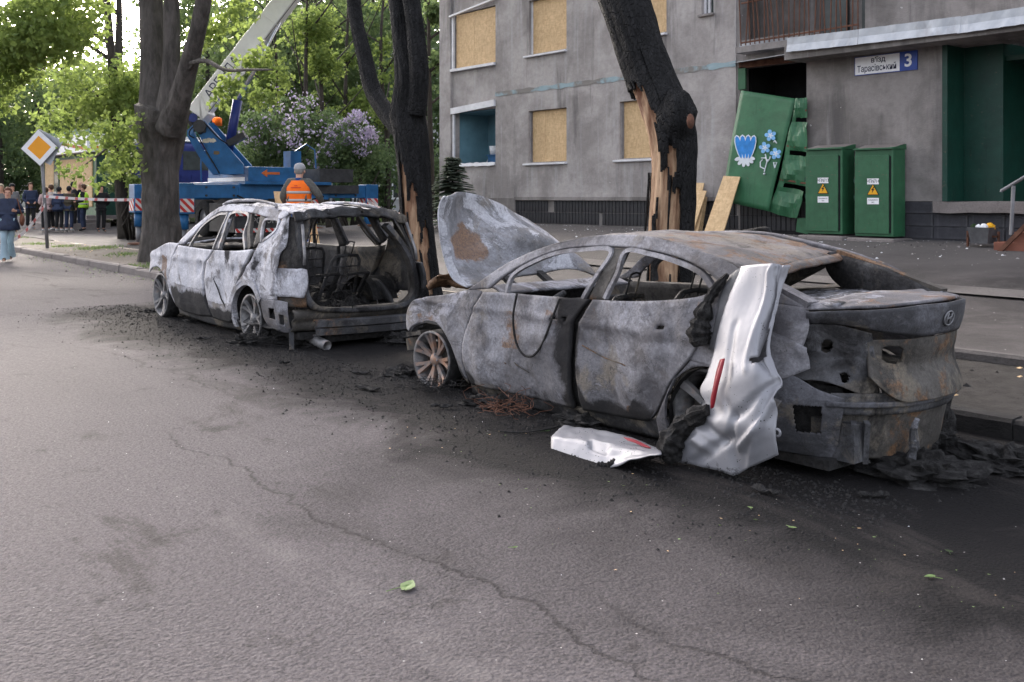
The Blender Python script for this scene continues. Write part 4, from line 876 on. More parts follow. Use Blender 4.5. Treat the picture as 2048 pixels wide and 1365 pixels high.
bush('pale green sapling by the kiosk corner', 'sapling', 268, 30, [(262,395,29,.28),(258,430,29,.25),(268,365,29,.25)], 420, .10, M_LEAF, (.3,.9), name='sapling', group=None)
# young spruce by the corner of the block
p = at(905, 400, 14.6); g = gz(p.x, p.y); r_ = thing('spruce_tree', 'young grey green spruce by the corner of the apartment block', 'tree', (p.x, p.y, g)); hgt = at(905, 315, 14.6).z-g
MB().tube([(p.x,p.y,g-.1),(p.x,p.y,g+hgt)], [.06,.01], 8).build('trunk', M_BARKFAR, r_, True)
V = MB(); 
for k in range(210):
    t = random.random()**.7; z = g+.1+hgt*.95*t; L_ = (1-t)*.85+.12; an = random.uniform(0,2*PI); d = Vector((math.cos(an), math.sin(an), -.15))
    q0 = Vector((p.x,p.y,z)); sd_ = Vector((-d.y,d.x,0))
    for j in range(22):
        f0 = (j+.6)/22; w_ = .12*(1-f0)+.04
        for s_ in (-1,1):
            q = q0+d*L_*f0; V.add([q, q+sd_*s_*w_+d*.05+Vector((0,0,.02)), q+sd_*s_*w_*.9+d*.09, q+d*.05], [(0,1,2,3)], [(random.random(),0,0,1)]*4)
V.build('needles', M_NEEDLE, r_)
# verge grass tufts
def tufts(name, spots, n, h_, mat):
    V = []; F = []; C = []
    for k in range(n):
        sx, sy, r1_ = spots[rng.integers(len(spots))]; x = sx+rng.normal()*r1_; y = sy+rng.normal()*r1_*.5; y = max(6.98, y); a = rng.random()*2*PI; w_ = .012; hh_ = h_*(.4+.9*rng.random()); z = gz(x,y)-.01
        dx, dy = math.cos(a)*w_, math.sin(a)*w_; lx, ly = rng.normal()*.35*hh_, rng.normal()*.35*hh_
        V += [(x-dx,y-dy,z),(x+dx,y+dy,z),(x+lx,y+ly,z+hh_)]; F.append((3*k,3*k+1,3*k+2)); C += [(.2+.8*rng.random(),0,0,1)]*3
    me = bpy.data.meshes.new(name); me.from_pydata(V, [], F); me.materials.append(mat); a_ = me.attributes.new('burn','FLOAT_COLOR','POINT'); a_.data.foreach_set('color', np.array(C,dtype=np.float32).ravel())
    return tag(link_mesh(name, me), kind='stuff')
tufts('grass', [(at(a,b,y).x, y, .35) for a,b,y in ((130,480,7.8),(180,490,7.9),(250,500,7.8),(75,475,7.6),(215,485,8.3),(30,470,8.0),(300,505,7.2))]+[(-20,7.6,.5)], 1500, .06, M_LEAFMID)
tufts('park_grass', [(dp(px,420,Z).x, dp(px,420,Z).y, 2.2) for px in (20,300,420,520,620,720,800) for Z in (46,50,54)], 12000, .2, M_LEAFMID)
# ------------------------------------------------------------------ the two burnt cars
def liner(name, C, path, depth, parent, flip):
    Q = poly_at(path, 28); P = []
    for k in (0, 1):
        row = []
        for g in Q:
            q = C.p(g.x, g.y, -.03); q.y += depth*k
            if flip: q.y = -q.y
            row.append(q)
        P.append(row)
    return MB().grid(P).build(name, M_CHAR, parent, True, local=True)
class Car:
    """body sheet described by s (along the side, then round the tail or nose) and z; the street side is y < 0"""
    def __init__(s, W, xf, af, xr, ar, nf=2.6, nr=2.8): s.W = W; s.xf, s.af, s.xr, s.ar, s.nf, s.nr = xf, af, xr, ar, nf, nr
    def p(s, q, z, off=0):
        W = lerp_tab(s.W, z)+off
        if q > s.xr: x0, a, n, th = s.xr, lerp_tab(s.ar, z)+off, s.nr, (q-s.xr)*PI/2
        elif q < s.xf: x0, a, n, th = s.xf, -(s.af+off), s.nf, (s.xf-q)*PI/2
        else: return Vector((q, -W, z))
        c = math.cos(th); return Vector((x0+a*abs(math.sin(th))**(2/n), -W*math.copysign(abs(c)**(2/n), c), z))
    def panel(s, name, B, T, L=None, R=None, mat=None, parent=None, nu=30, nv=22, amp=.010, freq=2.4, thick=.012, off=0, dents=(), burn=None, drop=None, flip=False, smooth=True, seed=0, label=None):
        G = coons(B, T, L, R, nu, nv, smooth); P = []; C = []
        for r in G:
            row = []
            for g in r:
                d = off+amp*(NZ.noise(Vector((g.x*freq, g.y*freq, seed+.5)))+.5*NZ.noise(Vector((g.x*freq*2.8, g.y*freq*2.8, seed+7))))
                for dx, dz, rad, dep in dents:
                    e = ((g.x-dx)**2+(g.y-dz)**2)/rad**2
                    if e < 1: d += dep*(1-e)**2
                q = s.p(g.x, g.y, d)
                if flip: q.y = -q.y
                row.append(q); b = burn(g.x, g.y) if burn else (0, 0, 0); C.append((*b, 1))
            P.append(row)
        if flip: P = [r[::-1] for r in P]; C = [c for j in range(len(P)) for c in C[j*len(P[0]):(j+1)*len(P[0])][::-1]]
        nu_ = len(P[0]); dr = drop and (lambda i, j: drop(G[j][i if not flip else nu_-1-i].x, G[j][i if not flip else nu_-1-i].y))
        mb = MB(); mb.grid(P, C, dr); o = mb.build(name, mat, parent, True, solid=thick, local=True)
        if label: o['label'] = label
        return o
    def strip(s, name, path, w, h, mat, parent, flip=False, off=-.02, n=40, smooth=True):
        """bar of section w x h following the body along (s, z) points"""
        Q = poly_at(path, n, smooth); P = []
        for i, g in enumerate(Q):
            t = (Q[min(i+1, n-1)]-Q[max(i-1, 0)]).normalized(); nn = Vector((-t.y, t.x))
            row = []
            for a, o in ((-w/2, 0), (w/2, 0), (w/2, -h), (-w/2, -h), (-w/2, 0)):
                q = s.p(g.x+nn.x*a, g.y+nn.y*a, off+o+.004*nz(g.x*5, g.y*5))
                if flip: q.y = -q.y
                row.append(q)
            P.append(row)
        mb = MB(); mb.grid(P, [(.05, .0, 0, 1)]*(5*n)); return mb.build(name, mat, parent, False, local=True)
def wheel(c, r, car, n_spoke, twin, face, tyre_mat, label, depth=.19, dish=.05, mat=None, rust=.0, steer=0, tyre=0.0):
    """burnt alloy wheel, face = -1 looks at the street"""
    mat = mat or M_ALLOY
    M = Matrix.Translation(c) @ Matrix.Rotation(steer, 4, 'Z') @ Matrix.Rotation(PI/2*(1 if face < 0 else -1), 4, 'X')      # wheel axis z -> outwards
    w = MB(); R = r
    w.lathe([(R*.93, .0), (R, .005), (R, -.012), (R*.94, -.03), (R*.86, -.10), (R*.88, -.16), (R*.98, -depth), (R, -depth-.005), (R*.94, -depth-.01), (R*.82, -.16), (R*.80, -.09), (R*.88, -.02), (R*.93, .0)], M, 40)
    w.c = [(.05+.1*random.random(), rust*.5, 0, 1) for _ in w.v]
    wh = w.build('wheel', mat, car, True, local=True); wh['label'] = label
    for k in range(n_spoke):
        a = 2*PI*k/n_spoke
        for tw in ((-twin, twin) if twin else (0,)):
            m = MB(); a2 = a+tw
            r0, r1 = .16*R/.25*.25, R*.93; hw0, hw1 = .013+.01*(not twin), .020+.016*(not twin)
            P = []
            for j in range(7):
                t = j/6; rr = r0+(r1-r0)*t; aa = a2+(a-a2)*(1-t)*.75; hw = hw0+(hw1-hw0)*t; zz = -.035+dish*t*t*.8
                d = Vector((math.cos(aa), math.sin(aa), 0)); q = Vector((-d.y, d.x, 0)); P.append([M @ (d*rr+q*x+Vector((0,0,z))) for x, z in ((-hw,zz-.03),(-hw*.8,zz),(hw*.8,zz),(hw,zz-.03))])
            m.grid(P); m.c = [(.0, rust, 0, 1)]*len(m.v); m.build('spoke', mat, wh, False, local=True)
    m = MB(); m.lathe([(0, -.012), (.035, -.014), (.055, -.03), (.06, -.075)], M, 18); m.c = [(.0, rust, 0, 1)]*len(m.v); m.build('hub', mat, wh, True, local=True)
    m = MB(); 
    for k in range(5): a = 2*PI*k/5; m.ball(M @ Vector((.05*math.cos(a), .05*math.sin(a), -.022)), .009, 6, 4)
    m.build('wheel_nuts', M_GALVPOST, wh, True, local=True)
    m = MB(); m.lathe([(0, -.09), (R*.6, -.09), (R*.6, -.11), (0, -.12)], M, 20); m.build('brake_disc', M_RUSTY, wh, True, local=True)
    m = MB(); rt = R*(1.02+tyre); m.lathe([(R*.97, -.0), (rt, -.02), (rt*1.01, -depth*.5), (rt, -depth+.02), (R*.97, -depth)], M, 40)
    m.build('tyre_remains', tyre_mat, wh, True, local=True)
    return wh
def seat(car, x, y, z, parent_mat=M_DARK, h=.62, lean=.35, w=.46):
    r_ = MB(); a = Vector((x, y, z))
    top = lambda t, s_: a+Vector((lean*h*t, s_*w/2, .12+h*t))
    for s_ in (-1, 1): r_.tube([a+Vector((-.42, s_*w/2, .10)), a+Vector((0, s_*w/2, .10)), top(.2, s_), top(.9, s_*.8), top(1, s_*.6)], .022, 6)
    r_.tube([top(1, -.6), top(1.02, 0), top(1, .6)], .022, 6)
    r_.tube([a+Vector((-.42, -w/2, .10)), a+Vector((-.45, 0, .10)), a+Vector((-.42, w/2, .10))], .02, 6)
    for t in (.25, .42, .6, .78): r_.tube([top(t, -.95), top(t, 0)+Vector((.02,0,0)), top(t, .95)], .008, 5)
    for s_ in (-.35, 0, .35): r_.tube([top(.1, s_), top(.95, s_)], .006, 5)
    for s_ in (-.22, .22): r_.tube([top(.95, s_), top(1.28, s_)], .008, 5)
    r_.tube([top(1.28, -.22), top(1.30, 0), top(1.28, .22)], .008, 5)
    for k in range(5): r_.tube([a+Vector((-.42+.09*k, -w/2, .10)), a+Vector((-.42+.09*k, 0, .085)), a+Vector((-.42+.09*k, w/2, .10))], .007, 5)
    return r_.build('seat_frame', parent_mat, car, True, local=True)
def crust(name, c, r, mat, parent=None, seed=0, amp=.45, seg=26, rings=18, local=True, f=2.2):
    mb = MB(); mb.ball(c, r, seg, rings, None, lambda d: 1+amp*NZ.noise(d*f+Vector((seed*3.1,0,0)))+amp*.6*NZ.noise(d*f*3+Vector((0,seed,0)))); return mb.build(name, mat, parent, False, local=local)

# ---------------- sedan
SX = -6.948; SY = 5.68
sed = thing('burnt_sedan', 'burnt out grey sedan with its bonnet torn up, nearest wreck at the kerb', 'car', (SX, SY, 0))
S = Car([(0,.76),(.1,.80),(.2,.845),(.32,.868),(.45,.878),(.60,.874),(.70,.868),(.735,.882),(.78,.868),(.92,.852),(1.0,.825),(1.15,.755),(1.26,.703),(1.36,.653),(1.5,.60)], -.12, .72, 3.12, [(.1,.80),(.4,.86),(.7,.90),(.88,.93),(1.0,.88),(1.1,.8)], 2.5, 2.25)
ol = lambda P, cx, cz, R: [(cx+R*math.cos(a), cz+R*math.sin(a)) for a in P]
def soot_low(z0, k=1.): return lambda s, z: (max(0, (z0-z)/.2)*.25*k, 0, 0)
# front wing
B = [(-.30,.47),(-.27,.455),(-.25,.45)]+[(-.22,.49),(-.08,.555),(.08,.56),(.20,.52),(.30,.42),(.36,.30),(.41,.13),(.44,.09)]
T = [(-.31,.60),(-.28,.66),(-.20,.72),(-.08,.765),(.05,.785),(.25,.815),(.56,.875),(.70,.87)]
S.panel('front_wing', B, T, [(-.30,.47),(-.32,.54),(-.31,.60)], [(.44,.09),(.46,.38),(.56,.64),(.70,.87)], M_SED, sed, 44, 20, .012, dents=((.0,.66,.25,-.02),(.3,.6,.2,.015)), burn=lambda s,z: (0, .22 if -.15 < s < .12 and .52 < z < .66 else 0, .10))
S.strip('arch_lip', [(-.24,.45),(-.20,.50),(-.08,.555),(.08,.56),(.20,.52),(.30,.42),(.36,.30),(.41,.13)], .02, .05, M_DARK, sed, off=-.004)
# doors below the belt line
fd = S.panel('front_door', [(.47,.09),(.99,.105),(1.56,.10),(1.72,.10)], [(.72,.865),(1.2,.885),(1.92,.905)], [(.47,.09),(.47,.38),(.57,.64),(.72,.865)], [(1.72,.10),(1.745,.44),(1.78,.74),(1.92,.905)], M_SED, sed, 56, 38, .022, 2.9, .035, .006,
    ((1.0,.62,.30,-.03),(1.25,.30,.35,-.03),(1.5,.55,.25,.02),(.75,.3,.25,.022),(1.62,.70,.10,-.03),(1.1,.20,.5,.015)),
    lambda s,z: ((.22*max(0,1-z/.26))+max(0,(s-1.55)*1.9)+(.12 if s < .56 else 0), (.18 if .95 < s < 1.18 and .45 < z < .75 else 0)+(.2 if 1.45 < s < 1.62 and .68 < z < .8 else 0), (.06 if z < .25 else 0)),
    lambda s,z: abs(s-1.56) < .03 and abs(z-.735) < .018 or abs(s-1.68) < .026 and abs(z-.74) < .022)
rd = S.panel('rear_door', [(1.825,.11),(2.1,.12),(2.40,.135),(2.50,.17)], [(1.96,.905),(2.4,.93),(2.83,.985),(2.99,1.04)], [(1.825,.11),(1.81,.45),(1.84,.72),(1.96,.905)], [(2.50,.17),(2.71,.46),(2.91,.70),(2.99,1.04)], M_SED, sed, 52, 38, .020, 2.9, .035, .008,
    ((2.15,.55,.32,-.028),(2.1,.27,.22,-.035),(2.4,.45,.25,.018),(2.55,.62,.15,.02),(2.70,.72,.10,-.035)),
    lambda s,z: (.40*max(0,1-(z-.1)/.2)+max(0,(1.90-s)*2.6)+(.1 if abs(z-.1-(s-2.3)*1.05) < .12 and s > 2.3 else 0), .30 if 2.28 < s < 2.47 and z < .22 else 0, .06 if z > .7 else 0),
    lambda s,z: abs(s-2.60) < .03 and abs(z-.765) < .016)
mb = MB(); mb.tube(poly_at([S.p(s_, z_, .030) for s_, z_ in ((1.17,.89),(1.15,.72),(1.17,.56),(1.23,.47),(1.31,.435),(1.40,.46),(1.49,.56),(1.58,.72),(1.65,.89))], 40), .009, 7); mb.build('window_seal_loop', M_CHAR, fd, True, local=True)
# rust creases across the doors
for d_, pts in ((fd, ((.62,.50),(.75,.46),(.85,.42),(.95,.36),(1.02,.34))), (fd, ((1.12,.36),(1.2,.33),(1.28,.31))), (rd, ((1.87,.58),(1.98,.55),(2.1,.52),(2.25,.50),(2.4,.47),(2.55,.44),(2.62,.42)))):
    Q = poly_at([(a, b, 0) for a, b in pts], 26); mb = MB()
    mb.tube([S.p(g.x, g.y+.008*nz(g.x*30, 1), -.001+.004*nz(g.x*18, 5)) for g in Q], [.0035+.004*abs(nz(i*.9, 3)) for i in range(26)], 6); mb.c = [(0,.12,0,1)]*len(mb.v); mb.build('split_seam', M_RUSTY, d_, True, local=True)
# sills, gap between the doors, B pillar
for fl in (False, True):
    S.panel('sill', [(.42,-.0),(1.7,.01),(2.62,.02)], [(.44,.10),(1.7,.10),(2.60,.16)], None, None, M_DARK, sed, 40, 6, .008, thick=.05, off=-.02, flip=fl, burn=soot_low(.1))
    S.strip('centre_pillar', [(1.75,.06),(1.77,.5),(1.80,.72),(1.93,.90)], .22, .06, M_CHAR, sed, fl, -.05)
for s_ in ((1.735,.08),(1.80,.12)): pass
# the window frames: door frame strips, pillars and roof rail
ROOF = [(.50,.865),(.70,.97),(.95,1.115),(1.30,1.245),(1.66,1.325),(2.03,1.355),(2.37,1.345),(2.78,1.275),(3.10,1.20),(3.30,1.10)]
INN = [(.78,.90),(.94,1.02),(1.17,1.135),(1.43,1.222),(1.71,1.262),(2.02,1.275),(2.37,1.262),(2.72,1.205),(2.95,1.12),(3.05,1.045)]
for fl in (False, True):
    S.panel('roof_rail', INN, ROOF, None, None, M_SED, sed, 70, 8, .006, 3, .03, .0, flip=fl, burn=lambda s,z: (-.05, .02, .0))
    S.strip('door_frame', [(1.0,.885),(1.03,1.02),(1.19,1.115),(1.43,1.20),(1.71,1.238),(1.985,1.245),(1.93,1.08),(1.845,.90)], .03, .035, M_SED if not fl else M_DARK, fd if not fl else sed, fl, .0, 60)
    S.strip('door_frame', [(2.06,.92),(2.11,1.08),(2.13,1.245),(2.37,1.235),(2.62,1.195),(2.83,1.14),(2.95,1.06)], .03, .035, M_SED if not fl else M_DARK, rd if not fl else sed, fl, .0, 60)
    S.panel('centre_post', [(1.90,.90),(2.04,.91)], [(2.00,1.255),(2.11,1.262)], None, None, M_RUSTY if not fl else M_DARK, sed, 8, 14, .004, thick=.05, off=-.02, flip=fl)
    S.panel('rear_quarter', [(2.84,.60),(3.0,.58),(3.2,.55),(3.40,.62)], [(2.97,1.05),(3.10,1.03),(3.3,1.0),(3.46,.98)], [(2.84,.60),(2.93,.78),(2.97,1.05)], [(3.40,.62),(3.45,.80),(3.46,.98)], M_SED, sed, 26, 24, .012, thick=.01, flip=fl, dents=((3.2,.8,.2,-.02),))
    S.panel('rear_pillar', [(3.0,1.045),(3.2,1.01),(3.46,.975)], [(3.04,1.14),(3.18,1.13),(3.30,1.08)], None, None, M_SED if not fl else M_DARK, sed, 14, 8, .006, thick=.03, off=-.01, flip=fl)
    # rear wing behind the wheel arch, down to the sill
    S.panel('rear_wing', [(2.50,.03),(2.60,.03),(2.62,.25),(2.70,.43),(2.84,.545),(3.0,.575),(3.16,.53),(3.27,.42),(3.30,.30)], [(2.52,.16),(2.60,.28),(2.72,.46),(2.85,.60),(2.93,.70),(3.05,.70),(3.2,.66),(3.36,.58),(3.40,.50)], None, None, M_SED, sed, 50, 8, .006, thick=.012, off=-.004, flip=fl)
    liner('wheel_arch_liner', S, [(2.60,.05),(2.64,.28),(2.76,.47),(2.97,.57),(3.17,.51),(3.28,.30)], .32, sed, fl)
S.panel('front_door', [(.47,.09),(.99,.105),(1.56,.10),(1.72,.10)], [(.72,.865),(1.2,.885),(1.92,.905)], [(.47,.09),(.47,.38),(.57,.64),(.72,.865)], [(1.72,.10),(1.745,.44),(1.78,.74),(1.92,.905)], M_RUSTY, sed, 24, 14, .014, thick=.08, flip=True)
S.panel('rear_door', [(1.80,.11),(2.1,.12),(2.40,.135),(2.50,.17)], [(1.955,.905),(2.4,.93),(2.83,.985),(2.99,1.04)], [(1.80,.11),(1.785,.45),(1.82,.72),(1.955,.905)], [(2.50,.17),(2.71,.46),(2.91,.70),(2.99,1.04)], M_RUSTY, sed, 24, 14, .014, thick=.08, flip=True)
S.panel('front_wing', B, T, None, None, M_DARK, sed, 24, 10, .012, flip=True)
# roof skin, sagging between the rails, with its bent rear edge
def roofpt(u, v):
    """u 0..1 front to back, v 0 street side .. 1 far side"""
    x = lerp_tab([(0,1.36),(.5,2.3),(1,3.22)], u)-(.30*v*u*u)-.04*math.sin(v*PI)*(1-u)
    rail = lerp_tab([(a, b) for a, b in ROOF], x); hw = lerp_tab(S.W, rail)
    z = rail+.035*math.sin(v*PI)-.04*u*math.sin(v*PI)-.035*v*u
    return Vector((x+.012*nz(u*9, v*7), -hw+2*hw*v*(1-.04*u)+.03*u*v, z+.014*nz(u*6, v*5, 3)+.007*nz(u*16, v*13)))
mb = MB(); P = [[roofpt(i/36, j/26) for i in range(37)] for j in range(27)]
mb.grid(P, [(.08*(.5+.5*nz(i*.3,j*.3)), .10 if i > 16 else 0, 0, 1) for j in range(27) for i in range(37)]); mb.build('roof', M_SEDROOF, sed, True, solid=.014, local=True)
mb = MB(); mb.grid([[roofpt(1, j/20)+Vector((.055*k, 0, -.035*k)) for j in range(21)] for k in (0, 1)]); mb.c = [(0,.12,.0,1)]*len(mb.v); mb.build('rear_header', M_SEDROOF, sed, True, solid=.02, local=True)
# far rear pillar running down to the deck, near one under the torn bumper skin
mb = MB(); a0 = Vector((2.93,.62,1.215)); a1 = Vector((3.72,.60,.985))
P = []
for i in range(15):
    t = i/14; q = a0.lerp(a1, t)+Vector((0,0,.035*math.sin(t*PI))); wd = .10+.22*math.sin(min(1,t*1.15)*PI)**.8
    P.append([q, q+Vector((.02,.05,-.05)), q+Vector((-.55*wd, -.02, -.62*wd)), q+Vector((-.60*wd,-.06,-.60*wd)), q+Vector((-.02,-.06,-.02)), q])
mb.grid(P); mb.c = [(.10,.0,0,1)]*len(mb.v); mb.build('rear_pillar', M_DARK, sed, True, local=True)
mb = MB(); mb.beam(a0+Vector((0,.03,.015)), a1+Vector((0,.02,.02)), .07, .03); mb.c = [(0,.1,.05,1)]*8; mb.build('pillar_flange', M_RUSTY, sed, local=True)
mb = MB(); a0 = Vector((3.16,-.66,1.14)); a1 = Vector((3.60,-.68,.985)); mb.beam(a0, a1, .10, .06); mb.c = [(0,0,0,1)]*8; mb.build('rear_pillar', M_SED, sed, local=True)
# parcel shelf with ash and holes
mb = MB(); P = [[Vector((2.82+.82*u-.10*math.cos(v*PI*2-PI)*u, -.66+1.30*v, .93+.05*u+.014*nz(u*7,v*9)+.02*abs(nz(u*14,v*17)))) for v in fr(0,1,34)] for u in fr(0,1,20)]
mb.grid(P); mb.c = [(.05, .05, 0, 1)]*len(mb.v); mb.build('parcel_shelf', M_ASHY, sed, True, solid=.02, local=True)
# boot lid: top, lip and the number plate panel hanging under it
TH0, TH1 = S.xr+.33, S.xr+1.72
def lidpt(v, r):
    """v 0..1 across, r 0 front edge of the top .. 1 rear edge"""
    s_ = TH0+(TH1-TH0)*v; q = S.p(s_, .985, .0); f = Vector((3.60-.10*(2*v-1)**2*-1-.06, -.70+1.36*v, 1.0)); f.x = 3.56+.05*(2*v-1)**2
    z = .992+.02*math.sin(v*PI)-.012*r+.008*nz(v*6, r*4)
    p = f.lerp(q, r); p.z = z-.01*(1-r)*0-.055*r*r*(1-math.sin(v*PI))*.3; return p
mb = MB(); mb.grid([[lidpt(i/40, j/12) for i in range(41)] for j in range(13)]); mb.c = [(.0, .05+.14*(k % 41)/40, .04, 1) for k in range(len(mb.v))]; lid = mb.build('boot_lid', M_SED, sed, True, solid=.014, local=True)
mb = MB(); P = []
for j in range(9):
    r = j/8; row = []
    for i in range(41):
        v = i/40; q = lidpt(v, 1); dn = .055+.125*sstep(v/.45)*(1-.25*sstep((v-.75)/.25)); s_ = TH0+(TH1-TH0)*v; o = S.p(s_, .95, .005-.035*r*r); row.append(Vector((o.x, o.y, q.z-.004-dn*r+.004*nz(v*9,r*5))))
    P.append(row)
mb.grid(P); mb.c = [(.04, .0, .0, 1)]*len(mb.v); lip = mb.build('boot_lip', M_MID, sed, True, solid=.02, local=True)
# oval emblem with a slanted letter
vE = .52; e0 = P[4][int(vE*40)]; e1 = P[4][int(vE*40)+2]; ex = (e1-e0).normalized(); ez = (P[2][20]-P[6][20]).normalized(); en = ex.cross(ez).normalized()*1
if en.x < 0: en = -en
mb = MB(); c0 = e0+en*.026
mb.tube([c0+ex*.062*math.cos(t)+ez*.042*math.sin(t) for t in fr(0, 2*PI, 26)], .0055, 6, False)
sl = ex*.018
for k in (-1, 1): mb.beam(c0+ex*.026*k-ez*.032-sl*.6, c0+ex*.026*k+ez*.032+sl*.6, .012, .008, en)
mb.beam(c0-ex*.028-ez*.008, c0+ex*.028+ez*.008, .010, .008, en); mb.build('emblem', M_GALVPOST, lip, True, local=True)
# number plate panel, deep pressed
def plate(v, r):
    s_ = S.xr+.60+.86*v; dn = .03*math.sin(r*PI)*0; p_ = S.p(s_, .80, -.055-.05*math.exp(-((r-.45)/.25)**2)*math.sin(v*PI)**.5+.03*r); zt = .80; zb = .44+.16*max(0,(.25-v)/.25)**2; return Vector((p_.x, p_.y, zt+(zb-zt)*r+.005*nz(v*6,r*5)))
mb = MB(); mb.grid([[plate(i/80, j/48) for i in range(81)] for j in range(49)], None, lambda i, j: ((i-12)/6)**2+((j-12)/8)**4 < 1); mb.c = [(.02, .10*math.sin((k%81)/80*PI), 0, 1) for k in range(len(mb.v))]; mb.build('number_plate_panel', M_RUSTY, sed, True, solid=.016, local=True)
# tail: lamp pocket, light-metal bracket panel with a square hole, crossbeam, rusty floor end
XR = S.xr
S.panel('lamp_pocket', [(XR+.14,.52),(XR+.42,.56),(XR+.72,.42)], [(XR+.16,.90),(XR+.4,.90),(XR+.62,.84)], None, None, M_DARK, sed, 60, 48, .015, 3, .01, -.045, dents=((XR+.3,.72,.12,-.04),(XR+.5,.62,.08,-.05)), drop=lambda s,z: (s-XR-.42)**2*2.2+(z-.76)**2 < .0016 or (s-XR-.52)**2*2.2+(z-.58)**2 < .0009)
S.panel('quarter_tip', [(XR+.10,.60),(XR+.22,.56),(XR+.36,.64)], [(XR+.10,.84),(XR+.2,.83),(XR+.34,.76)], None, None, M_SED, sed, 12, 10, .008, thick=.012, off=.012)
S.panel('bumper_bracket', [(XR+.06,.14),(XR+.28,.13),(XR+.50,.11)], [(XR+.10,.56),(XR+.26,.60),(XR+.40,.52),(XR+.52,.47)], None, None, M_MID, sed, 70, 60, .010, 3, .014, .005, dents=((XR+.2,.35,.15,-.02),), burn=lambda s,z: ((.30-z)*.4, 0, 0), drop=lambda s,z: XR+.29+(.42-z)*.12 < s < XR+.42 and .26 < z < .42)
S.panel('bracket_backing', [(XR+.1,.12),(XR+.55,.10)], [(XR+.1,.56),(XR+.55,.50)], None, None, M_CHAR, sed, 10, 6, .0, thick=.02, off=-.16)
S.panel('rear_crossbeam', [(XR+.46,.38),(XR+1.0,.36),(XR+1.6,.38)], [(XR+.46,.50),(XR+1.0,.49),(XR+1.6,.50)], None, None, M_DARK, sed, 30, 8, .008, thick=.02, off=-.01)
S.panel('crossbeam_fold', [(XR+.44,.425),(XR+1.0,.41),(XR+1.5,.42)], [(XR+.44,.455),(XR+1.0,.44),(XR+1.5,.45)], None, None, M_MID, sed, 30, 4, .004, thick=.02, off=.012)
S.panel('rear_panel', [(XR+.46,.12),(XR+1.0,.08),(XR+1.5,.10)], [(XR+.46,.375),(XR+1.0,.355),(XR+1.5,.37)], None, None, M_RUSTY, sed, 34, 16, .02, 3, .02, -.04, burn=lambda s,z: ((.05 if s < XR+.75 else -.10), .10 if s > XR+.75 else 0, 0))
mb = MB(); 
for s_ in (.56, .62): mb.beam(S.p(XR+s_, .10, .03), S.p(XR+s_, .34, .03), .03, .05)
mb.box((3.55,-.62,.11), (3.83,-.52,.33)); mb.c = [(0,0,0,1)]*len(mb.v); mb.build('bumper_mount', M_DARK, sed, local=True)
mb = MB(); mb.tube([S.p(XR+.86, z_, .05+.03*nz(z_*9,2)) for z_ in fr(.02,.34,10)], [.035-.0018*i for i in range(11)], 8, True, lambda i,k,p: 1+.5*NZ.noise(p*25)); mb.build('melted_drip', M_ASHY, sed, False, local=True)
for k, (x_, y_, r_, s_) in enumerate(((3.76,.15,.18,1),(3.70,.55,.17,2),(3.60,.76,.15,3),(3.80,-.10,.13,4),(3.5,.84,.12,5),(3.72,.35,.15,6))):
    crust('burnt_bumper_remains', (x_, y_, .06 if k < 5 else .0), (r_*.55, r_*.75, r_*(.6 if k not in (2,4) else 2.0)), M_CRUST, sed, k, .6, 30, 22)
# inside: floor, firewall, dash, seats, steering column
mb = MB(); mb.box((.35,-.70,.06), (3.72,.70,.12)); mb.box((.34,-.74,.12), (.40,.74,.80)); mb.box((2.60,-.70,.12), (2.66,.70,.52)); mb.box((2.66,-.66,.50), (3.55,.66,.54)); mb.build('floor_pan', M_CHAR, sed, local=True)
mb = MB(); P = [[Vector((.45+.34*u, -.72+1.44*v, .862+.035*math.sin(u*PI)+.008*nz(u*5,v*9)+.005*nz(u*12,v*20)-.02*u)) for v in fr(0,1,34)] for u in fr(0,1,10)]
mb.grid(P); mb.c = [(.0,.06,.12,1)]*len(mb.v); mb.build('dashboard_beam', M_SED, sed, True, solid=.015, local=True)
mb = MB(); mb.tube([Vector((.85,-.72,.74)), Vector((.85,.72,.74))], .035, 8); mb.tube([Vector((.8,-.36,.70)), Vector((1.12,-.36,.86))], .025, 8); mb.build('dash_tube', M_DARK, sed, True, local=True)
for y_ in (-.36, .36): seat(sed, 1.62, y_, .14)
seat(sed, 2.62, -.3, .14, h=.50); seat(sed, 2.62, .3, .14, h=.50)
mb = MB(); mb.beam((2.93,.60,1.20), (2.30,.70,.90), .10, .06); mb.beam((2.2,.62,1.26), (2.12,.76,.55), .10, .08); mb.c = [(.1,0,0,1)]*16; mb.build('inner_brace', M_DARK, sed, local=True)
for k, (x_, y_) in enumerate(((1.2,-.3),(1.9,.2),(2.3,-.2),(1.4,.4))): crust('interior_ash_heap', (x_, y_, .14), (.32,.28,.09), M_CRUST, sed, k+20, .5, 20, 12)
# bonnet, torn loose and bent up over the engine bay
hc = lambda px, py, y: at(px, py, y)-Vector((SX, SY, 0))
rows = [[hc(936,572,5.02), hc(985,560,5.3), hc(1080,545,5.9), hc(1140,538,6.2), hc(1192,552,6.42)],
        [hc(915,545,5.03), hc(965,540,5.3), hc(1055,515,5.9), hc(1130,508,6.2), hc(1172,524,6.42)],
        [hc(900,495,5.05), hc(950,490,5.35), hc(1035,475,5.8), hc(1110,485,6.15), hc(1140,500,6.40)],
        [hc(889,440,5.05), hc(935,435,5.4), hc(1005,435,5.8), hc(1065,455,6.1), hc(1096,466,6.35)],
        [hc(892,394,5.05), hc(925,384,5.35), hc(985,400,5.75), hc(1030,425,6.05), hc(1062,444,6.3)]]
rows = [poly_at(r, 34) for r in rows]; colsP = [poly_at([rows[j][i] for j in range(5)], 30) for i in range(34)]
P = [[colsP[i][j]+Vector((.02*nz(i*.18, j*.2), .05*nz(i*.15, j*.17, 4), 0)) for i in range(34)] for j in range(30)]
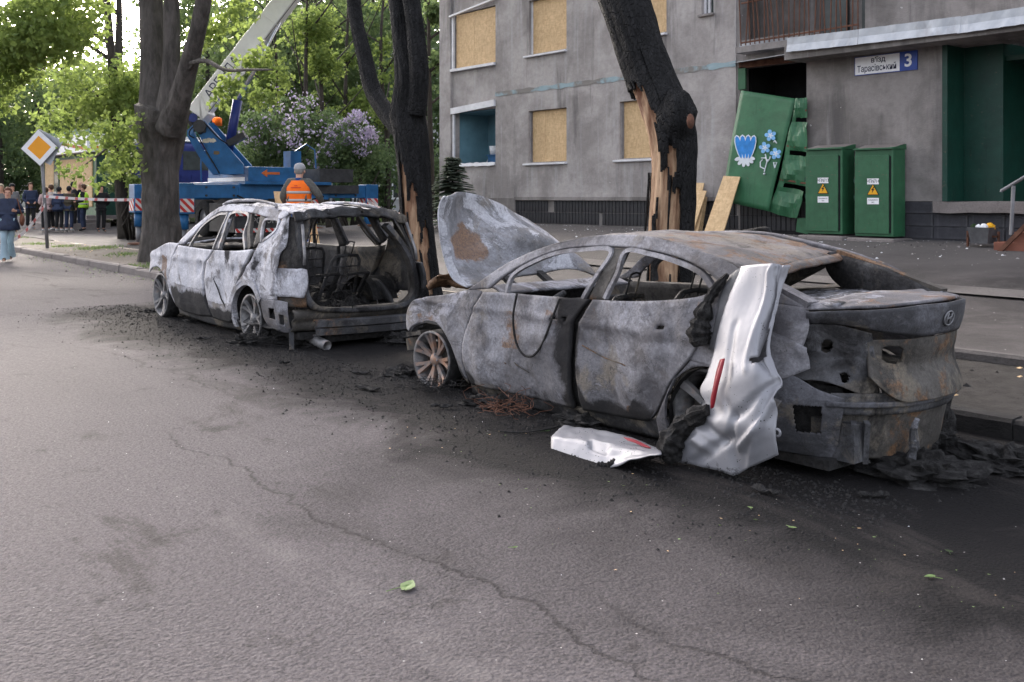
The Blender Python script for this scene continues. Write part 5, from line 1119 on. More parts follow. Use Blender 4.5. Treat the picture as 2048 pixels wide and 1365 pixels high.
def hb(i, j): 
    e = ((i-6)/6)**2+((j-14)/10)**2; return (.0, .30*max(0,1-e), .03 if j > 18 else 0)
mb = MB(); mb.grid(P, [(*hb(i,j),1) for j in range(30) for i in range(34)]); hd = mb.build('bonnet', M_HOOD, sed, True, solid=.02, local=True)
fl = [[q+Vector((-.10*k-.02, -.03*k, .02*nz(j*.3,k))) for j, q in enumerate([P[j][0] for j in range(30)])] for k in (0,.5,1)]
fl2 = [[hc(877+ (0 if 8 < j < 26 else 6), 0, 5.0).lerp(P[j][0], 0) for j in range(30)]]
E0 = poly_at([hc(936,574,5.02), hc(905,555,4.98), hc(886,500,4.96), hc(878,440,4.96), hc(882,405,5.0), hc(892,394,5.05)], 30)
mb = MB(); mb.grid([[E0[j].lerp(P[j][0], u) + Vector((-.03*math.sin(u*PI),0,0)) for u in fr(0,1,6)] for j in range(30)]); mb.c = [(0,.04,.16,1)]*len(mb.v); mb.build('bonnet_flange', M_HOOD, hd, True, solid=.012, local=True)
mb = MB()
for i in (10, 20): mb.beam(P[1][i]+Vector((0,0,-.02)), P[1][i]+Vector((.5,-.25,-.10)), .06, .04)
mb.build('bonnet_brace', M_CHAR, hd, local=True)
# scuttle, front panel, headlamp remnant, bumper bracket
mb = MB(); mb.box((-.55,-.60,.12), (.34,.60,.34)); mb.build('engine_remains', M_CHAR, sed, local=True)
for k, (x_, y_, z_) in enumerate(((-.2,-.1,.45),(.05,.3,.5),(-.35,.2,.42))): crust('engine_block', (x_, y_, z_), (.22,.25,.17), M_RUSTY, sed, k+40, .4, 20, 14)
pts = [hc(*q) for q in ((852,572,5.1),(872,553,5.1),(900,562,5.25),(935,570,5.3))]
mb = MB(); P = [[q+Vector((0, .25*k, .06*k-.05*k*k))+Vector((.02*nz(i,k*3),0,.015*nz(i*.7,k*2,4))) for i, q in enumerate(poly_at(pts, 16))] for k in fr(0,1,6)]; mb.grid(P); mb.c = [(.02,.22,0,1)]*len(mb.v); mb.build('slam_panel', M_RUSTY, sed, True, solid=.05, local=True)
mb = MB(); mb.beam(hc(822,668,5.15), hc(850,664,5.15), .10, .04); mb.beam(hc(824,688,5.2), hc(850,684,5.2), .12, .11); mb.c = [(0.05,.05,0,1)]*16; mb.build('bumper_bracket', M_RUSTY, sed, local=True)
mb = MB(); mb.tube([(.06,-.66,.30),(.02,-.66,.55)], .05, 10); mb.tube([(-.05,-.74,.42),(.10,-.74,.50)], .035, 8); mb.build('suspension_strut', M_DARK, sed, True, local=True)
# wheels
wheel(Vector((-.01,-.85,.235)), .245, sed, 7, .17, -1, M_CHAR, 'front wheel stained with rust, its tyre burnt off', .19, .05, None, .20, .06)
wheel(Vector((2.90,-.80,.29)), .255, sed, 5, 0, -1, M_CHAR, None or 'rear wheel with pale five spoke rim', .19, .05, None, .0, 0, .10)
for x_ in (0, 2.90): wheel(Vector((x_,.80,.235)), .245, sed, 7, .17, 1, M_CHAR, 'burnt far side wheel', .19, .05, None, .2)
# bent door frame lying behind the roof
df = thing('bent_window_frame', 'black bent window frame lying on the ground beyond the sedan roof', 'car part', tuple(at(1530, 480, 9.5)))
yb = 8.4; P = [at(*q, yb) for q in ((1385,487),(1440,472),(1500,463),(1536,459),(1537,485),(1533,500))]
mb = MB(); mb.tube(poly_at(P, 24), .028, 6); mb.tube([p+Vector((0,.05,-.035)) for p in poly_at(P[:4], 20)], .014, 6); mb.tube([P[4], P[4]+Vector((.0,.1,-1.0))], .03, 6); mb.build('frame', M_CHAR, df, True)

# torn silver bumper skin leaning on the rear quarter of the sedan
sb = thing('torn_bumper_skin', 'torn silver bumper skin with red reflector leaning on the sedan flank', 'bumper', tuple(at(1450, 945, 4.66)))
RW = [(4.86, [(1483,533),(1505,530),(1530,528),(1549,527),(1560,531),(1581,530)]),
      (4.84, [(1474,556),(1500,553),(1528,551),(1545,552),(1555,560),(1570,556)]),
      (4.80, [(1458,598),(1490,596),(1522,592),(1539,600),(1548,612),(1557,590)]),
      (4.75, [(1437,662),(1468,660),(1500,658),(1518,662),(1532,668),(1547,640)]),
      (4.70, [(1425,712),(1458,715),(1490,715),(1511,716),(1522,718),(1540,700)]),
      (4.66, [(1411,752),(1447,755),(1482,750),(1515,742),(1540,752),(1564,768)]),
      (4.64, [(1398,782),(1440,788),(1478,790),(1515,790),(1538,786),(1556,782)]),
      (4.62, [(1410,812),(1445,822),(1480,828),(1512,828),(1536,826),(1555,835)]),
      (4.60, [(1392,852),(1432,850),(1470,858),(1504,862),(1532,858),(1553,862)]),
      (4.60, [(1365,890),(1415,885),(1462,895),(1500,895),(1532,890),(1555,893)]),
      (4.61, [(1338,922),(1395,933),(1435,942),(1467,953),(1505,934),(1558,910)])]
bul = [0,.06,.10,.10,.03,0]
G = [poly_at([at(*q, y-bul[k]*(.8 if 2 < j < 9 else .5)) for k, q in enumerate(l)], 40, j < 8) for j, (y, l) in enumerate(RW)]
Cc = [poly_at([G[j][i] for j in range(len(RW))], 70) for i in range(40)]
CRE = (((0,50),(19,59),.040,4),((39,49),(27,60),-.045,5),((37,43),(20,49),.030,4),((9,68),(21,57),.030,5),((30,69),(33,57),-.035,4),((4,58),(14,63),-.03,4),((20,50),(26,69),.022,4),((12,20),(16,46),.012,5),((27,2),(24,34),-.014,3),((31,0),(33,30),.028,2.5),((36,0),(36,40),-.022,2.5))
def skin(i, j):
    p = Cc[i][j]; b = NZ.noise(Vector((i*.05, j*.04, 2.)))*.018
    for (a0_, b0_), (a1_, b1_), A_, w_ in CRE:
        A_ *= .9; w_ *= .6
        dx, dy = a1_-a0_, b1_-b0_; t_ = max(0, min(1, ((i-a0_)*dx+(j-b0_)*dy)/(dx*dx+dy*dy))); ds = math.hypot(i-a0_-dx*t_, j-b0_-dy*t_); b += A_*max(0, 1-ds/w_)
    return p+Vector((.004*nz(i*.5, j*.5), b, 0))
mb = MB(); mb.grid([[skin(i, j) for i in range(40)] for j in range(70)], None, lambda i, j: (32 <= i < 37 and 22 < j < 33) or (25+(j-30) <= i < 33+(j-30) and 30 < j < 33)); mb.c = [(.22*max(0,1-math.hypot((k%40)/9., (k//40-50)/10.))+(.16*max(0,1-(69-k//40)/5.) if k%40 < 26 else 0)+(.10 if k//40 < 2 else 0), 0, 0, 1) for k in range(len(mb.v))]; mb.build('skin', M_SILVER, sb, True, solid=.006, off=1)
mb = MB(); rr = [((1440,719),(1449,717)),((1432,745),(1444,740)),((1426,775),(1436,772)),((1421,800),(1431,798)),((1421,818),(1427,816))]
yy = [4.615,4.575,4.555,4.55,4.55]; L_ = poly_at([at(*a, y) for (a, b), y in zip(rr, yy)], 12); R_ = poly_at([at(*b, y-.004) for (a, b), y in zip(rr, yy)], 12)
mb.grid([[a, a.lerp(b,.5)+Vector((0,-.006,0)), b] for a, b in zip(L_, R_)]); mb.build('reflector', M_REFLECTOR, sb, True, solid=.006)
# dark inner edge and melted lumps hanging from it
lc = lambda x, y: (1080+x/2.968, 500+y/2.968)
P0 = [lc(*q) for q in ((1195,100),(1150,250),(1090,420),(1030,600))]; P1 = [lc(*q) for q in ((1125,150),(1070,260),(1040,420),(1000,590))]
A_ = poly_at([at(*q, y) for q, y in zip(P0, (4.87,4.83,4.80,4.78))], 20); B_ = poly_at([at(*q, y) for q, y in zip(P1, (4.89,4.85,4.81,4.79))], 20)
mb = MB(); mb.grid([[a.lerp(b, u)+Vector((0,.01*nz(u*4,k*.5),0)) for u in fr(0,1,6)] for k, (a, b) in enumerate(zip(A_, B_))]); mb.build('inner_edge', M_GREYPLASTIC, sb, True, solid=.01)
def lump(name, path, y, radii, mat, seed):
    P = poly_at([at(*lc(*q), y_) for q, y_ in zip(path, y)], 46); R = radii_at(P0_(path, y), radii, 46)
    mb = MB(); mb.tube(P, R, 18, True, lambda i,k,p: 1+.5*NZ.noise(p*13+Vector((seed,0,0)))+.35*NZ.noise(p*34)+.3*math.sin(k*2.1+NZ.noise(p*6)*5)*.5); return mb.build(name, mat, sb, False)
def P0_(path, y): return [at(*lc(*q), y_) for q, y_ in zip(path, y)]
lump('melted_lump', ((1115,145),(1050,225),(1000,300),(965,400),(945,490),(960,570)), (4.86,4.84,4.81,4.78,4.76,4.76), [.012,.03,.04,.055,.065,.04], M_CRUST, 1)
lump('melted_lump', ((1005,950),(930,985),(860,1040),(805,1110),(775,1180),(800,1255)), (4.60,4.60,4.60,4.58,4.56,4.58), [.03,.05,.065,.07,.075,.035], M_CRUST, 5)
mb = MB(); c0 = at(*lc(1408,1085), 4.60); mb.lathe([(.014,-.004),(.026,-.004),(.026,.004),(.014,.004)], Matrix.Translation(c0) @ Matrix.Rotation(PI/2,4,'X'), 16); mb.build('bolt_eye', M_SILVER, sb, True)
# broken piece of it on the road
fb = thing('bumper_fragment', 'broken silver bumper fragment with red strip lying flat on the road', 'bumper', tuple(at(1200, 925, 4.15)))
rows = [[(1127,851),(1170,856),(1215,863),(1262,875),(1300,890),(1322,901)], [(1104,872),(1150,879),(1195,888),(1240,897),(1290,902),(1322,904)], [(1102,882),(1145,889),(1185,899),(1225,910),(1270,907),(1323,906)], [(1102,913),(1145,921),(1188,931),(1222,936),(1268,918),(1322,908)]]
ys = (4.55, 4.33, 4.30, 4.24); G = [poly_at([at(*q, y) for q in l], 40) for y, l in zip(ys, rows)]; Cc = [poly_at([G[j][i] for j in range(4)], 18) for i in range(40)]
mb = MB(); mb.grid([[Cc[i][j]+Vector((0,0,.008*nz(i*.3,j*.4)-(.03 if 14 < i < 22 and 9 < j < 13 else 0))) for i in range(40)] for j in range(18)]); mb.build('skin', M_SILVER, fb, True, solid=.006)
mb = MB(); G0 = poly_at([at(*lc(*q), 4.44) for q in ((505,1140),(560,1150),(620,1175),(668,1205))], 12); G1 = poly_at([at(*lc(*q), 4.43) for q in ((530,1160),(570,1172),(620,1195),(650,1205))], 12)
mb.grid([[a+Vector((0,-.012,.028)), b+Vector((0,-.012,.028))] for a, b in zip(G0, G1)]); mb.build('reflector', M_REFLECTOR, fb, solid=.008)
P = [at(*lc(*q), y) for q, y in (((340,1283),4.22),((420,1278),4.26),((480,1245),4.32),((560,1228),4.36),((640,1222),4.42),((730,1205),4.5))]
mb = MB(); mb.tube(poly_at(P, 40), [.02+.018*abs(nz(i*.5)) for i in range(40)], 12, True, lambda i,k,p: 1+.6*NZ.noise(p*18)); mb.build('charred_edge', M_CRUST, fb)

# ---------------- SUV
VX = -13.249
suv = thing('burnt_suv', 'burnt out pale grey SUV without tailgate, farther wreck at the kerb', 'car', (VX, SY, 0))
V = Car([(0,.78),(.12,.83),(.25,.872),(.4,.895),(.60,.90),(.78,.89),(.84,.902),(.90,.890),(1.0,.884),(1.05,.868),(1.42,.716),(1.53,.67),(1.7,.60)], -.15, .72, 3.28, [(.1,.42),(.5,.46),(.9,.44),(1.2,.36),(1.5,.20)], 2.5, 3.2)
B = [(-.55,.62),(-.36,.60),(-.29,.60),(-.20,.66),(-.05,.69),(.10,.66),(.24,.58),(.34,.47),(.44,.32),(.50,.22)]
T = [(-.55,.74),(-.36,.80),(-.2,.89),(.05,.96),(.33,1.02),(.66,1.02)]
def wh(s, z): return 0
V.panel('front_wing', B, T, [(-.55,.62),(-.57,.68),(-.55,.74)], [(.50,.22),(.39,.58),(.48,.82),(.66,1.02)], M_SUV, suv, 40, 18, .014, burn=lambda s,z: (0, .30 if .12 < s < .30 and z < .85 else 0, .06))
vfd = V.panel('front_door', [(.54,.20),(.9,.15),(1.3,.15),(1.64,.17)], [(.70,1.0),(1.2,.985),(1.78,.985)], [(.54,.20),(.43,.56),(.50,.80),(.70,1.0)], [(1.64,.17),(1.53,.45),(1.53,.76),(1.78,.985)], M_SUV, suv, 46, 34, .014, 2.6, .04, .008, ((1.0,.6,.35,-.02),(1.4,.75,.12,-.03)),
    lambda s,z: (max(0,(.50+.16*nz(s*4,1)-z))*3.2+(.16 if s < .55 else 0), .16 if s < .56 and .3 < z < .55 else 0, .14 if z > .50 else -.1), lambda s,z: abs(s-1.44) < .03 and abs(z-.80) < .03)
vrd = V.panel('rear_door', [(1.70,.16),(2.0,.15),(2.22,.16),(2.30,.24)], [(1.84,.985),(2.4,1.0),(2.84,1.035)], [(1.70,.16),(1.60,.45),(1.60,.76),(1.84,.985)], [(2.30,.24),(2.42,.55),(2.62,.78),(2.84,1.035)], M_SUV, suv, 46, 34, .016, 2.6, .04, .008, ((2.05,.5,.3,-.02),(2.5,.82,.12,-.03)),
    lambda s,z: (max(0,(.36+.10*nz(s*5,3)-z))*3.2+(.20 if 2.12 < s < 2.42 and z > .55 and nz(s*4,z*3,7) > -.25 else 0), .22 if s < 1.85 and z < .26 else 0, .10 if z > .36 else -.1), lambda s,z: abs(s-2.62) < .02 and abs(z-.83) < .022)
mb = MB(); mb.tube([V.p(s_, z_, .004) for s_, z_ in ((1.78,.72),(1.86,.62),(1.97,.52),(2.05,.42),(2.14,.34),(2.2,.26))], .008, 6); mb.build('split_seam', M_CHAR, vrd, True, local=True)
V.panel('rear_quarter', [(2.46,.58),(2.62,.66),(2.78,.69),(2.96,.64),(3.12,.50),(3.42,.52)], [(2.93,1.10),(3.06,1.17),(3.22,1.25),(3.30,1.42),(3.44,1.43)], [(2.46,.58),(2.66,.76),(2.88,.98),(2.93,1.10)], [(3.42,.52),(3.43,.85),(3.48,1.02),(3.55,1.12),(3.44,1.43)], M_SUV, suv, 40, 44, .020, 3, .012, .0, ((2.85,.78,.15,.02),(3.05,.9,.2,-.025)),
    lambda s,z: (.12*(nz(s*6,z*6,3)) + (.05 if z > .9 else .1), .14 if 3.2 < s and z > 1.3 else (.1 if 2.9 < s < 3.1 and .6 < z < .75 else 0), .06))
V.panel('rear_quarter', [(2.46,.58),(2.62,.66),(2.78,.69),(2.96,.64),(3.12,.50),(3.42,.52)], [(2.93,1.10),(3.06,1.17),(3.22,1.25),(3.30,1.42),(3.44,1.43)], None, None, M_DARK, suv, 20, 20, .020, flip=True)
for fl in (False, True):
    m_ = M_SUV if not fl else M_DARK
    V.panel('roof_rail_panel', [(.80,1.02),(1.01,1.15),(1.18,1.28),(1.51,1.425),(1.72,1.445),(2.39,1.44),(2.9,1.395),(3.26,1.38)], [(.66,1.04),(.88,1.20),(1.05,1.29),(1.39,1.455),(1.72,1.525),(2.18,1.53),(2.94,1.49),(3.44,1.45)], None, None, m_, suv, 60, 8, .008, 3, .03, flip=fl, burn=lambda s,z: (0,0,.08))
    V.strip('windscreen_pillar', [(.70,1.03),(.92,1.19),(1.10,1.31),(1.42,1.46)], .05, .05, M_DARK, suv, fl, -.03)
    V.strip('door_frame', [(1.02,.99),(1.20,1.25),(1.52,1.395),(1.74,1.415),(1.80,1.41),(1.78,1.2),(1.76,1.0)], .028, .035, M_ALLOY if not fl else M_DARK, vfd if not fl else suv, fl, .002, 50)
    V.panel('centre_post', [(1.77,.99),(1.92,1.0)], [(1.77,1.43),(1.88,1.435)], None, None, M_SUV if not fl else M_DARK, suv, 8, 12, .004, thick=.05, off=-.01, flip=fl, burn=lambda s,z: (.12,.05,0))
    V.strip('door_frame', [(1.93,1.01),(1.90,1.2),(1.91,1.42),(2.38,1.415),(2.46,1.2),(2.64,1.03)], .03, .035, M_ALLOY if not fl else M_DARK, vrd if not fl else suv, fl, .002, 50)
    V.strip('door_frame', [(2.44,1.41),(2.58,1.2),(2.74,1.04)], .055, .04, M_RUSTY if not fl else M_DARK, vrd if not fl else suv, fl, -.005, 20)
    V.panel('quarter_post', [(2.82,1.06),(2.93,1.10)], [(2.70,1.41),(2.83,1.40)], None, None, M_RUSTY if not fl else M_DARK, suv, 6, 12, .004, thick=.04, off=-.01, flip=fl)
    V.strip('quarter_window_frame', [(2.97,1.12),(2.88,1.24),(2.86,1.36),(3.06,1.375),(3.20,1.36),(3.21,1.25),(3.0,1.13)], .03, .03, m_, suv, fl, .0, 40)
    V.panel('sill', [(.52,.10),(1.6,.06),(2.42,.08)], [(.54,.20),(1.6,.155),(2.36,.20)], None, None, M_DARK, suv, 30, 5, .006, thick=.05, off=-.015, flip=fl, burn=lambda s,z: (-.05,.1 if 1.4 < s < 1.8 else 0,.05))
    V.strip('arch_lip', [(2.32,.12),(2.32,.38),(2.44,.55),(2.62,.645),(2.78,.67),(2.94,.63),(3.08,.48)], .075, .06, M_SUV if not fl else M_DARK, suv, fl, .012, 40)
    liner('wheel_arch_liner', V, [(2.32,.12),(2.33,.38),(2.45,.55),(2.74,.66),(3.0,.58),(3.12,.40)], .34, suv, fl)
    mb = MB(); P = [V.p(s_, z_, -.03)+Vector((0,0,.022)) for s_, z_ in ((1.55,1.50),(1.66,1.535),(1.85,1.55),(2.4,1.555),(2.9,1.515),(3.0,1.48))]
    if fl: P = [Vector((p.x,-p.y,p.z-.035)) for p in P]
    mb.tube(poly_at(P, 40), .018, 8, True, lambda i,k,p: 1+.35*NZ.noise(p*14)); mb.build('roof_bar', M_SUV, suv, True, local=True)
V.panel('front_door', [(.54,.20),(.9,.15),(1.3,.15),(1.64,.17)], [(.70,1.0),(1.2,.985),(1.78,.985)], None, None, M_DARK, suv, 20, 12, .014, thick=.08, flip=True)
V.panel('rear_door', [(1.70,.16),(2.0,.15),(2.22,.16),(2.30,.24)], [(1.84,.985),(2.4,1.0),(2.84,1.035)], None, None, M_DARK, suv, 20, 12, .014, thick=.08, flip=True)
V.panel('front_wing', B, T, None, None, M_DARK, suv, 20, 10, .014, flip=True)
# crusted roof that sagged, ragged at the back
def vroof(u, v):
    x = 1.45+2.03*u; rail = lerp_tab([(1.39,1.455),(1.72,1.525),(2.18,1.53),(2.94,1.49),(3.48,1.45)], x); hw = lerp_tab(V.W, rail)
    return Vector((x+.02*nz(v*9,u*3), -hw+2*hw*v, rail+.035*math.sin(v*PI)-.05*math.sin(v*PI)*math.sin(u*PI)+.02*nz(u*8,v*8)+.018*nz(u*20,v*20)-(.07*(v-.8)/.2 if v > .8 else 0)*u))
mb = MB(); mb.grid([[vroof(i/44, j/40) for i in range(45)] for j in range(41)]); mb.c = [(.0,-.1,.14,1)]*len(mb.v); mb.build('roof', M_ASHY, suv, True, solid=.02, local=True)
mb = MB(); mb.grid([[vroof(1, j/30)+Vector((.03*k+.02*nz(j*.5,k*2), 0, -.095*k+.012*nz(j*.7,k*3))) for j in range(31)] for k in fr(0,1,4)], None, lambda i, j: j == 2 and i in (8, 17)); mb.c = [(.0,-.1,.22,1)]*len(mb.v); mb.build('rear_header', M_DARK, suv, True, solid=.05, local=True)
# tailgate opening: pillars, rounded sill, inner trim
OP = [(-.60,1.36),(-.64,1.10),(-.63,.80),(-.64,.60),(-.55,.47),(-.36,.425),(0,.40),(.45,.40),(.63,.46),(.71,.60),(.68,.80),(.58,1.05),(.42,1.28)]
def xo(y, z): return 3.28+lerp_tab([(.3,.45),(.5,.46),(.9,.42),(1.2,.32),(1.45,.20)], z)
Q = poly_at([(y_, z_, 0) for y_, z_ in OP], 70); mb = MB(); ctr = Vector((.03,.9,0)); P = []
for a, b, d in ((1,0,.0),(1.05,.03,.012),(1.10,.02,.0),(1.10,0,-.10),(1,-.02,-.12),(1,0,.0)): P.append([Vector((xo(q.x,q.y)+d, ctr.x+(q.x-ctr.x)*a, ctr.y+(q.y-ctr.y)*a)) for q in Q])
mb.grid(P); mb.c = [(.06,.02,.03,1)]*len(mb.v); mb.build('tailgate_frame', M_DARK, suv, True, local=True)
for sg, m_ in ((-1, M_SUV), (1, M_DARK)):
    # lamp housing, corner panel between side and opening
    y0 = .70; mb = MB(); P = [[Vector((3.34+.46*u+.05*math.sin(v*PI), sg*(.925-.17*u-.03*v), .56+.30*v+.01*nz(u*5,v*5))) for u in fr(0,1,12)] for v in fr(0,1,12)]
    mb.grid(P); mb.c = [(-.1,.0,.04,1)]*len(mb.v); mb.build('lamp_housing', m_, suv, True, solid=.03, local=True)
    mb = MB(); P = [[Vector((3.30+(xo(0,z_)-3.30+.01)*u**.6, sg*(lerp_tab(V.W,z_)-.01-(.20+.0*z_)*u), z_+.01*nz(u*4,z_*9))) for u in fr(0,1,10)] for z_ in fr(.45,1.40,24)]
    mb.grid(P); mb.c = [(.10,.10 if z_ < .95 else .0,0,1) for z_ in fr(.45,1.40,24) for _ in range(11)]; mb.build('corner_panel', M_RUSTY if sg < 0 else M_DARK, suv, True, solid=.012, local=True)
    mb = MB(); mb.tube([Vector((xo(0,1.30)+.06, sg*.66, 1.32)), Vector((xo(0,1.0)+.07, sg*.70, 1.02)), Vector((xo(0,.9)+.05, sg*.71, .90))], .018, 7); mb.build('gas_strut', M_ALLOY, suv, True, local=True)
V.panel('bumper_bracket', [(3.12,.30),(3.26,.20),(3.50,.17),(3.64,.18)], [(3.06,.50),(3.2,.50),(3.45,.515),(3.62,.50)], None, None, M_SED, suv, 66, 42, .012, thick=.012, off=.0, drop=lambda s,z: (3.26 < s < 3.36 and .30 < z < .42) or (3.44 < s < 3.54 and z < .36 and z > .25), burn=lambda s,z: (.05,0,.05))
mb = MB(); P = [[Vector((3.70-.05*abs(2*v-1)**3+d, -.78+1.56*v, z_+.006*nz(v*6,z_*9))) for v in fr(0,1,30)] for d, z_ in ((-.04,.40),(0,.385),(.0,.33),(-.05,.30),(-.05,.26),(-.03,.22),(-.10,.18))]
mb.grid(P); mb.c = [(.02,.05,0,1)]*len(mb.v); mb.build('rear_panel', M_RUSTY, suv, True, solid=.02, local=True)
mb = MB(); P = [[Vector((3.86-.07*abs(2*v-1)**2.2+d, -.60+1.36*v, z_-.02*v)) for v in fr(0,1,24)] for d, z_ in ((-.06,.295),(0,.285),(.005,.25),(-.03,.243),(-.03,.215),(.005,.208),(.0,.165),(-.06,.155))]
mb.grid(P, None, lambda i, j: j == 3 and i in (5,6,12,13,18)); mb.c = [(.0,.16 if k % 25 < 6 else .0,.02,1) for k in range(len(mb.v))]; mb.build('bumper_beam', M_DARK, suv, False, solid=.02, local=True)
mb = MB(); mb.box((3.2,-.42,.05), (3.74,.42,.15)); mb.box((3.3,.44,.05), (3.74,.62,.15)); mb.build('under_tray', M_CHAR, suv, local=True, bevel=.02)
mb = MB(); mb.tube([(3.30,-.50,.10),(3.62,-.52,.08),(3.86,-.50,.04)], .055, 12, False); mb.build('exhaust_pipe', M_ALLOY, suv, True, solid=.006, local=True)
mb = MB(); mb.beam((3.55,-.76,.22), (3.64,-.80,-.0), .05, .03); mb.build('hanging_stay', M_DARK, suv, local=True)
# inside
mb = MB(); mb.box((.35,-.72,.10), (3.66,.72,.17)); mb.box((.34,-.74,.14), (.40,.74,.92)); mb.build('floor_pan', M_CHAR, suv, local=True)
mb = MB(); P = [[Vector((.42+.36*u, -.74+1.48*v, .93+.04*math.sin(u*PI)+.03*nz(u*5,v*9))) for v in fr(0,1,20)] for u in fr(0,1,6)]; mb.grid(P); mb.c = [(.1,.05,0,1)]*len(mb.v); mb.build('dashboard_beam', M_RUSTY, suv, True, solid=.04, local=True)
for sg in (-1, 1):
    mb = MB(); mb.grid([[Vector((2.45+1.0*u, sg*(.86-.24*math.sin(v*PI*.6)), .2+.45*math.sin(u*PI)**.6*v+.02*nz(u*5,v*5,sg))) for u in fr(0,1,20)] for v in fr(0,1,10)])
    mb.c = [(.05,.05,.02,1)]*len(mb.v); mb.build('inner_wheel_arch', M_DARK, suv, True, solid=.02, local=True)
for y_ in (-.38, .38): seat(suv, 1.65, y_, .22, M_DARK, .62)
seat(suv, 2.55, -.33, .22, M_DARK, .56, .1); seat(suv, 2.60, .30, .22, M_DARK, .58, .5)
for k in range(9): crust('interior_ash_heap', (2.75+.1*(k%4), -.5+.13*k, .2), (.22,.17,.10+.04*(k%3)), M_CRUST, suv, k+60, .6, 18, 12)
random.seed(3); mb = MB()
for k in range(70):
    a = Vector((random.uniform(1.3,3.5), random.uniform(-.6,.55), .25)); P = [a]
    for j in range(5): P.append(P[-1]+Vector((random.uniform(-.14,.14), random.uniform(-.16,.16), random.uniform(-.06,.13))))
    mb.tube(poly_at(P, 14), .006, 5)
mb.build('seat_wires', M_CHAR, suv, True, local=True)
mb = MB()
for k in range(45):
    a = Vector((random.uniform(.9,2.8), random.uniform(-.25,.35), .2)); P = [a]
    for j in range(5): P.append(P[-1]+Vector((random.uniform(-.14,.14), random.uniform(-.16,.16), random.uniform(-.04,.17))))
    mb.tube(poly_at(P, 14), .006, 5)
mb.build('seat_wires', M_CHAR, sed, True, local=True)
for k in range(7): crust('interior_ash_heap', (1.3+.32*k, -.45+.15*((k*3)%7), .26), (.26,.24,.15+.05*(k%3)), M_CRUST, suv, k+110, .6, 18, 12)
for y_ in (-.36, .1, .5): mb = MB(); mb.beam((2.62,y_,.25), (2.95,y_+.05,.72), .05, .03); mb.beam((2.95,y_+.05,.72), (2.9,y_-.22,.70), .03, .03); mb.build('seat_bracket', M_CHAR, suv, local=True)
mb = MB(); mb.tube(poly_at([Vector((3.49+.02*nz(k,2), -.52+.03*nz(k*2.,5), 1.44-.055*k)) for k in range(6)], 14), [.018-.001*i for i in range(14)], 7, True, lambda i,k,p: 1+.5*NZ.noise(p*30)); mb.build('hanging_remains', M_ASHY, suv, local=True)
mb = MB(); mb.box((-.5,-.62,.15), (.34,.62,.45)); mb.build('engine_remains', M_CHAR, suv, local=True)
mb = MB(); P = [[Vector((-.62+1.1*u, -.76+1.52*v, .80+.20*u**.7+.05*math.sin(v*PI)+.03*nz(u*4,v*4))) for v in fr(0,1,18)] for u in fr(0,1,12)]; mb.grid(P); mb.c = [(0,0,.08,1)]*len(mb.v); mb.build('bonnet', M_SUV, suv, True, solid=.02, local=True)
wheel(Vector((.0,-.87,.31)), .29, suv, 5, .17, -1, M_CHAR, 'front wheel with shreds of burnt tyre', .2, .05, M_ALLOY, .0, -.02, .05)
wheel(Vector((2.78,-.87,.265)), .265, suv, 5, .20, -1, M_CHAR, 'rear wheel resting on its bare rim', .2, .05, M_ALLOY, .0)
for x_ in (0, 2.78): wheel(Vector((x_,.84,.28)), .27, suv, 5, .17, 1, M_CHAR, 'burnt far side wheel', .2, .05)
# ------------------------------------------------------------------ crane truck on the yard
UX = Vector((-1, 0, 0)); NY = Vector((0, 1, 0))
p0 = dp(367, 383, 24.0); CZ = p0.z; p1 = Vector((p0.x, p0.y+5.15, CZ)); f0 = dp(277, 405, 26.4)
gr0 = gz(p0.x, p0.y)
ct = thing('crane_truck', 'blue crane truck on extended outriggers with its cream boom raised', 'crane truck', (p0.x-2, (p0.y+p1.y)/2, gz(p0.x-2, 11.5)))
cy = (p0.y+p1.y)/2; rx = p0.x
M_HAZ = MATS.setdefault('haz', None)
t = NT('red_white_hazard_stripes'); X, Y, Z = t.sep(); fr_ = t.math('FRACT', t.math('MULTIPLY', t.math('ADD', t.math('ADD', X, Y), Z), 5.2))
M_HAZ = t.done(t.mix(t.math('GREATER_THAN', fr_, .5), (.62,.60,.58), (.50,.035,.03)), .5)
def bx(name, a, b, m, parent=ct, bevel=.015): return MB().box(a, b).build(name, m, parent, bevel=bevel)
mb = MB()
for dy in (-.42, .42): mb.box((rx-8.6, cy+dy-.05, CZ-.42), (rx+.6, cy+dy+.05, CZ-.18))
mb.build('chassis', M_DARKMETAL, ct)
for bxx, side in ((rx, 'r'), (f0.x, 'f')):
    b = bx('outrigger_beam', (bxx-.16, p0.y, CZ-.17), (bxx+.16, p1.y, CZ+.17), M_CRANEBLUE, ct, .02)
    MB().box((bxx-.20, cy-1.25, CZ-.21), (bxx+.20, cy+1.25, CZ+.20)).build('beam_sleeve', M_CRANEBLUE, b, bevel=.02)
    for yy in (p0.y, p1.y):
        g_ = gz(bxx, yy); o = MB().box((bxx-.22, yy-.19, CZ-.55), (bxx+.22, yy+.19, CZ+.20)).build('outrigger_jack', M_CRANEBLUE, ct, bevel=.015)
        MB().box((bxx+.2205, yy-.17, CZ-.50), (bxx+.228, yy+.17, CZ-.18)).box((bxx-.17, yy-.198, CZ-.50), (bxx+.17, yy-.1905, CZ-.18)).build('hazard_plate', M_HAZ, o)
        MB().tube([(bxx, yy, CZ-.53), (bxx, yy, CZ-.92)], .12, 14).build('jack_sleeve', M_CRANEBLUE, o, True)
        MB().tube([(bxx, yy, CZ-.9), (bxx, yy, g_+.04)], .075, 14).build('jack_leg', M_GALVPOST, o, True)
        MB().lathe([(0,.0),(.3,.0),(.28,.035),(.1,.06),(0,.06)], Matrix.Translation((bxx, yy, g_+.01)), 18).build('jack_foot', M_RUSTIRON, o)
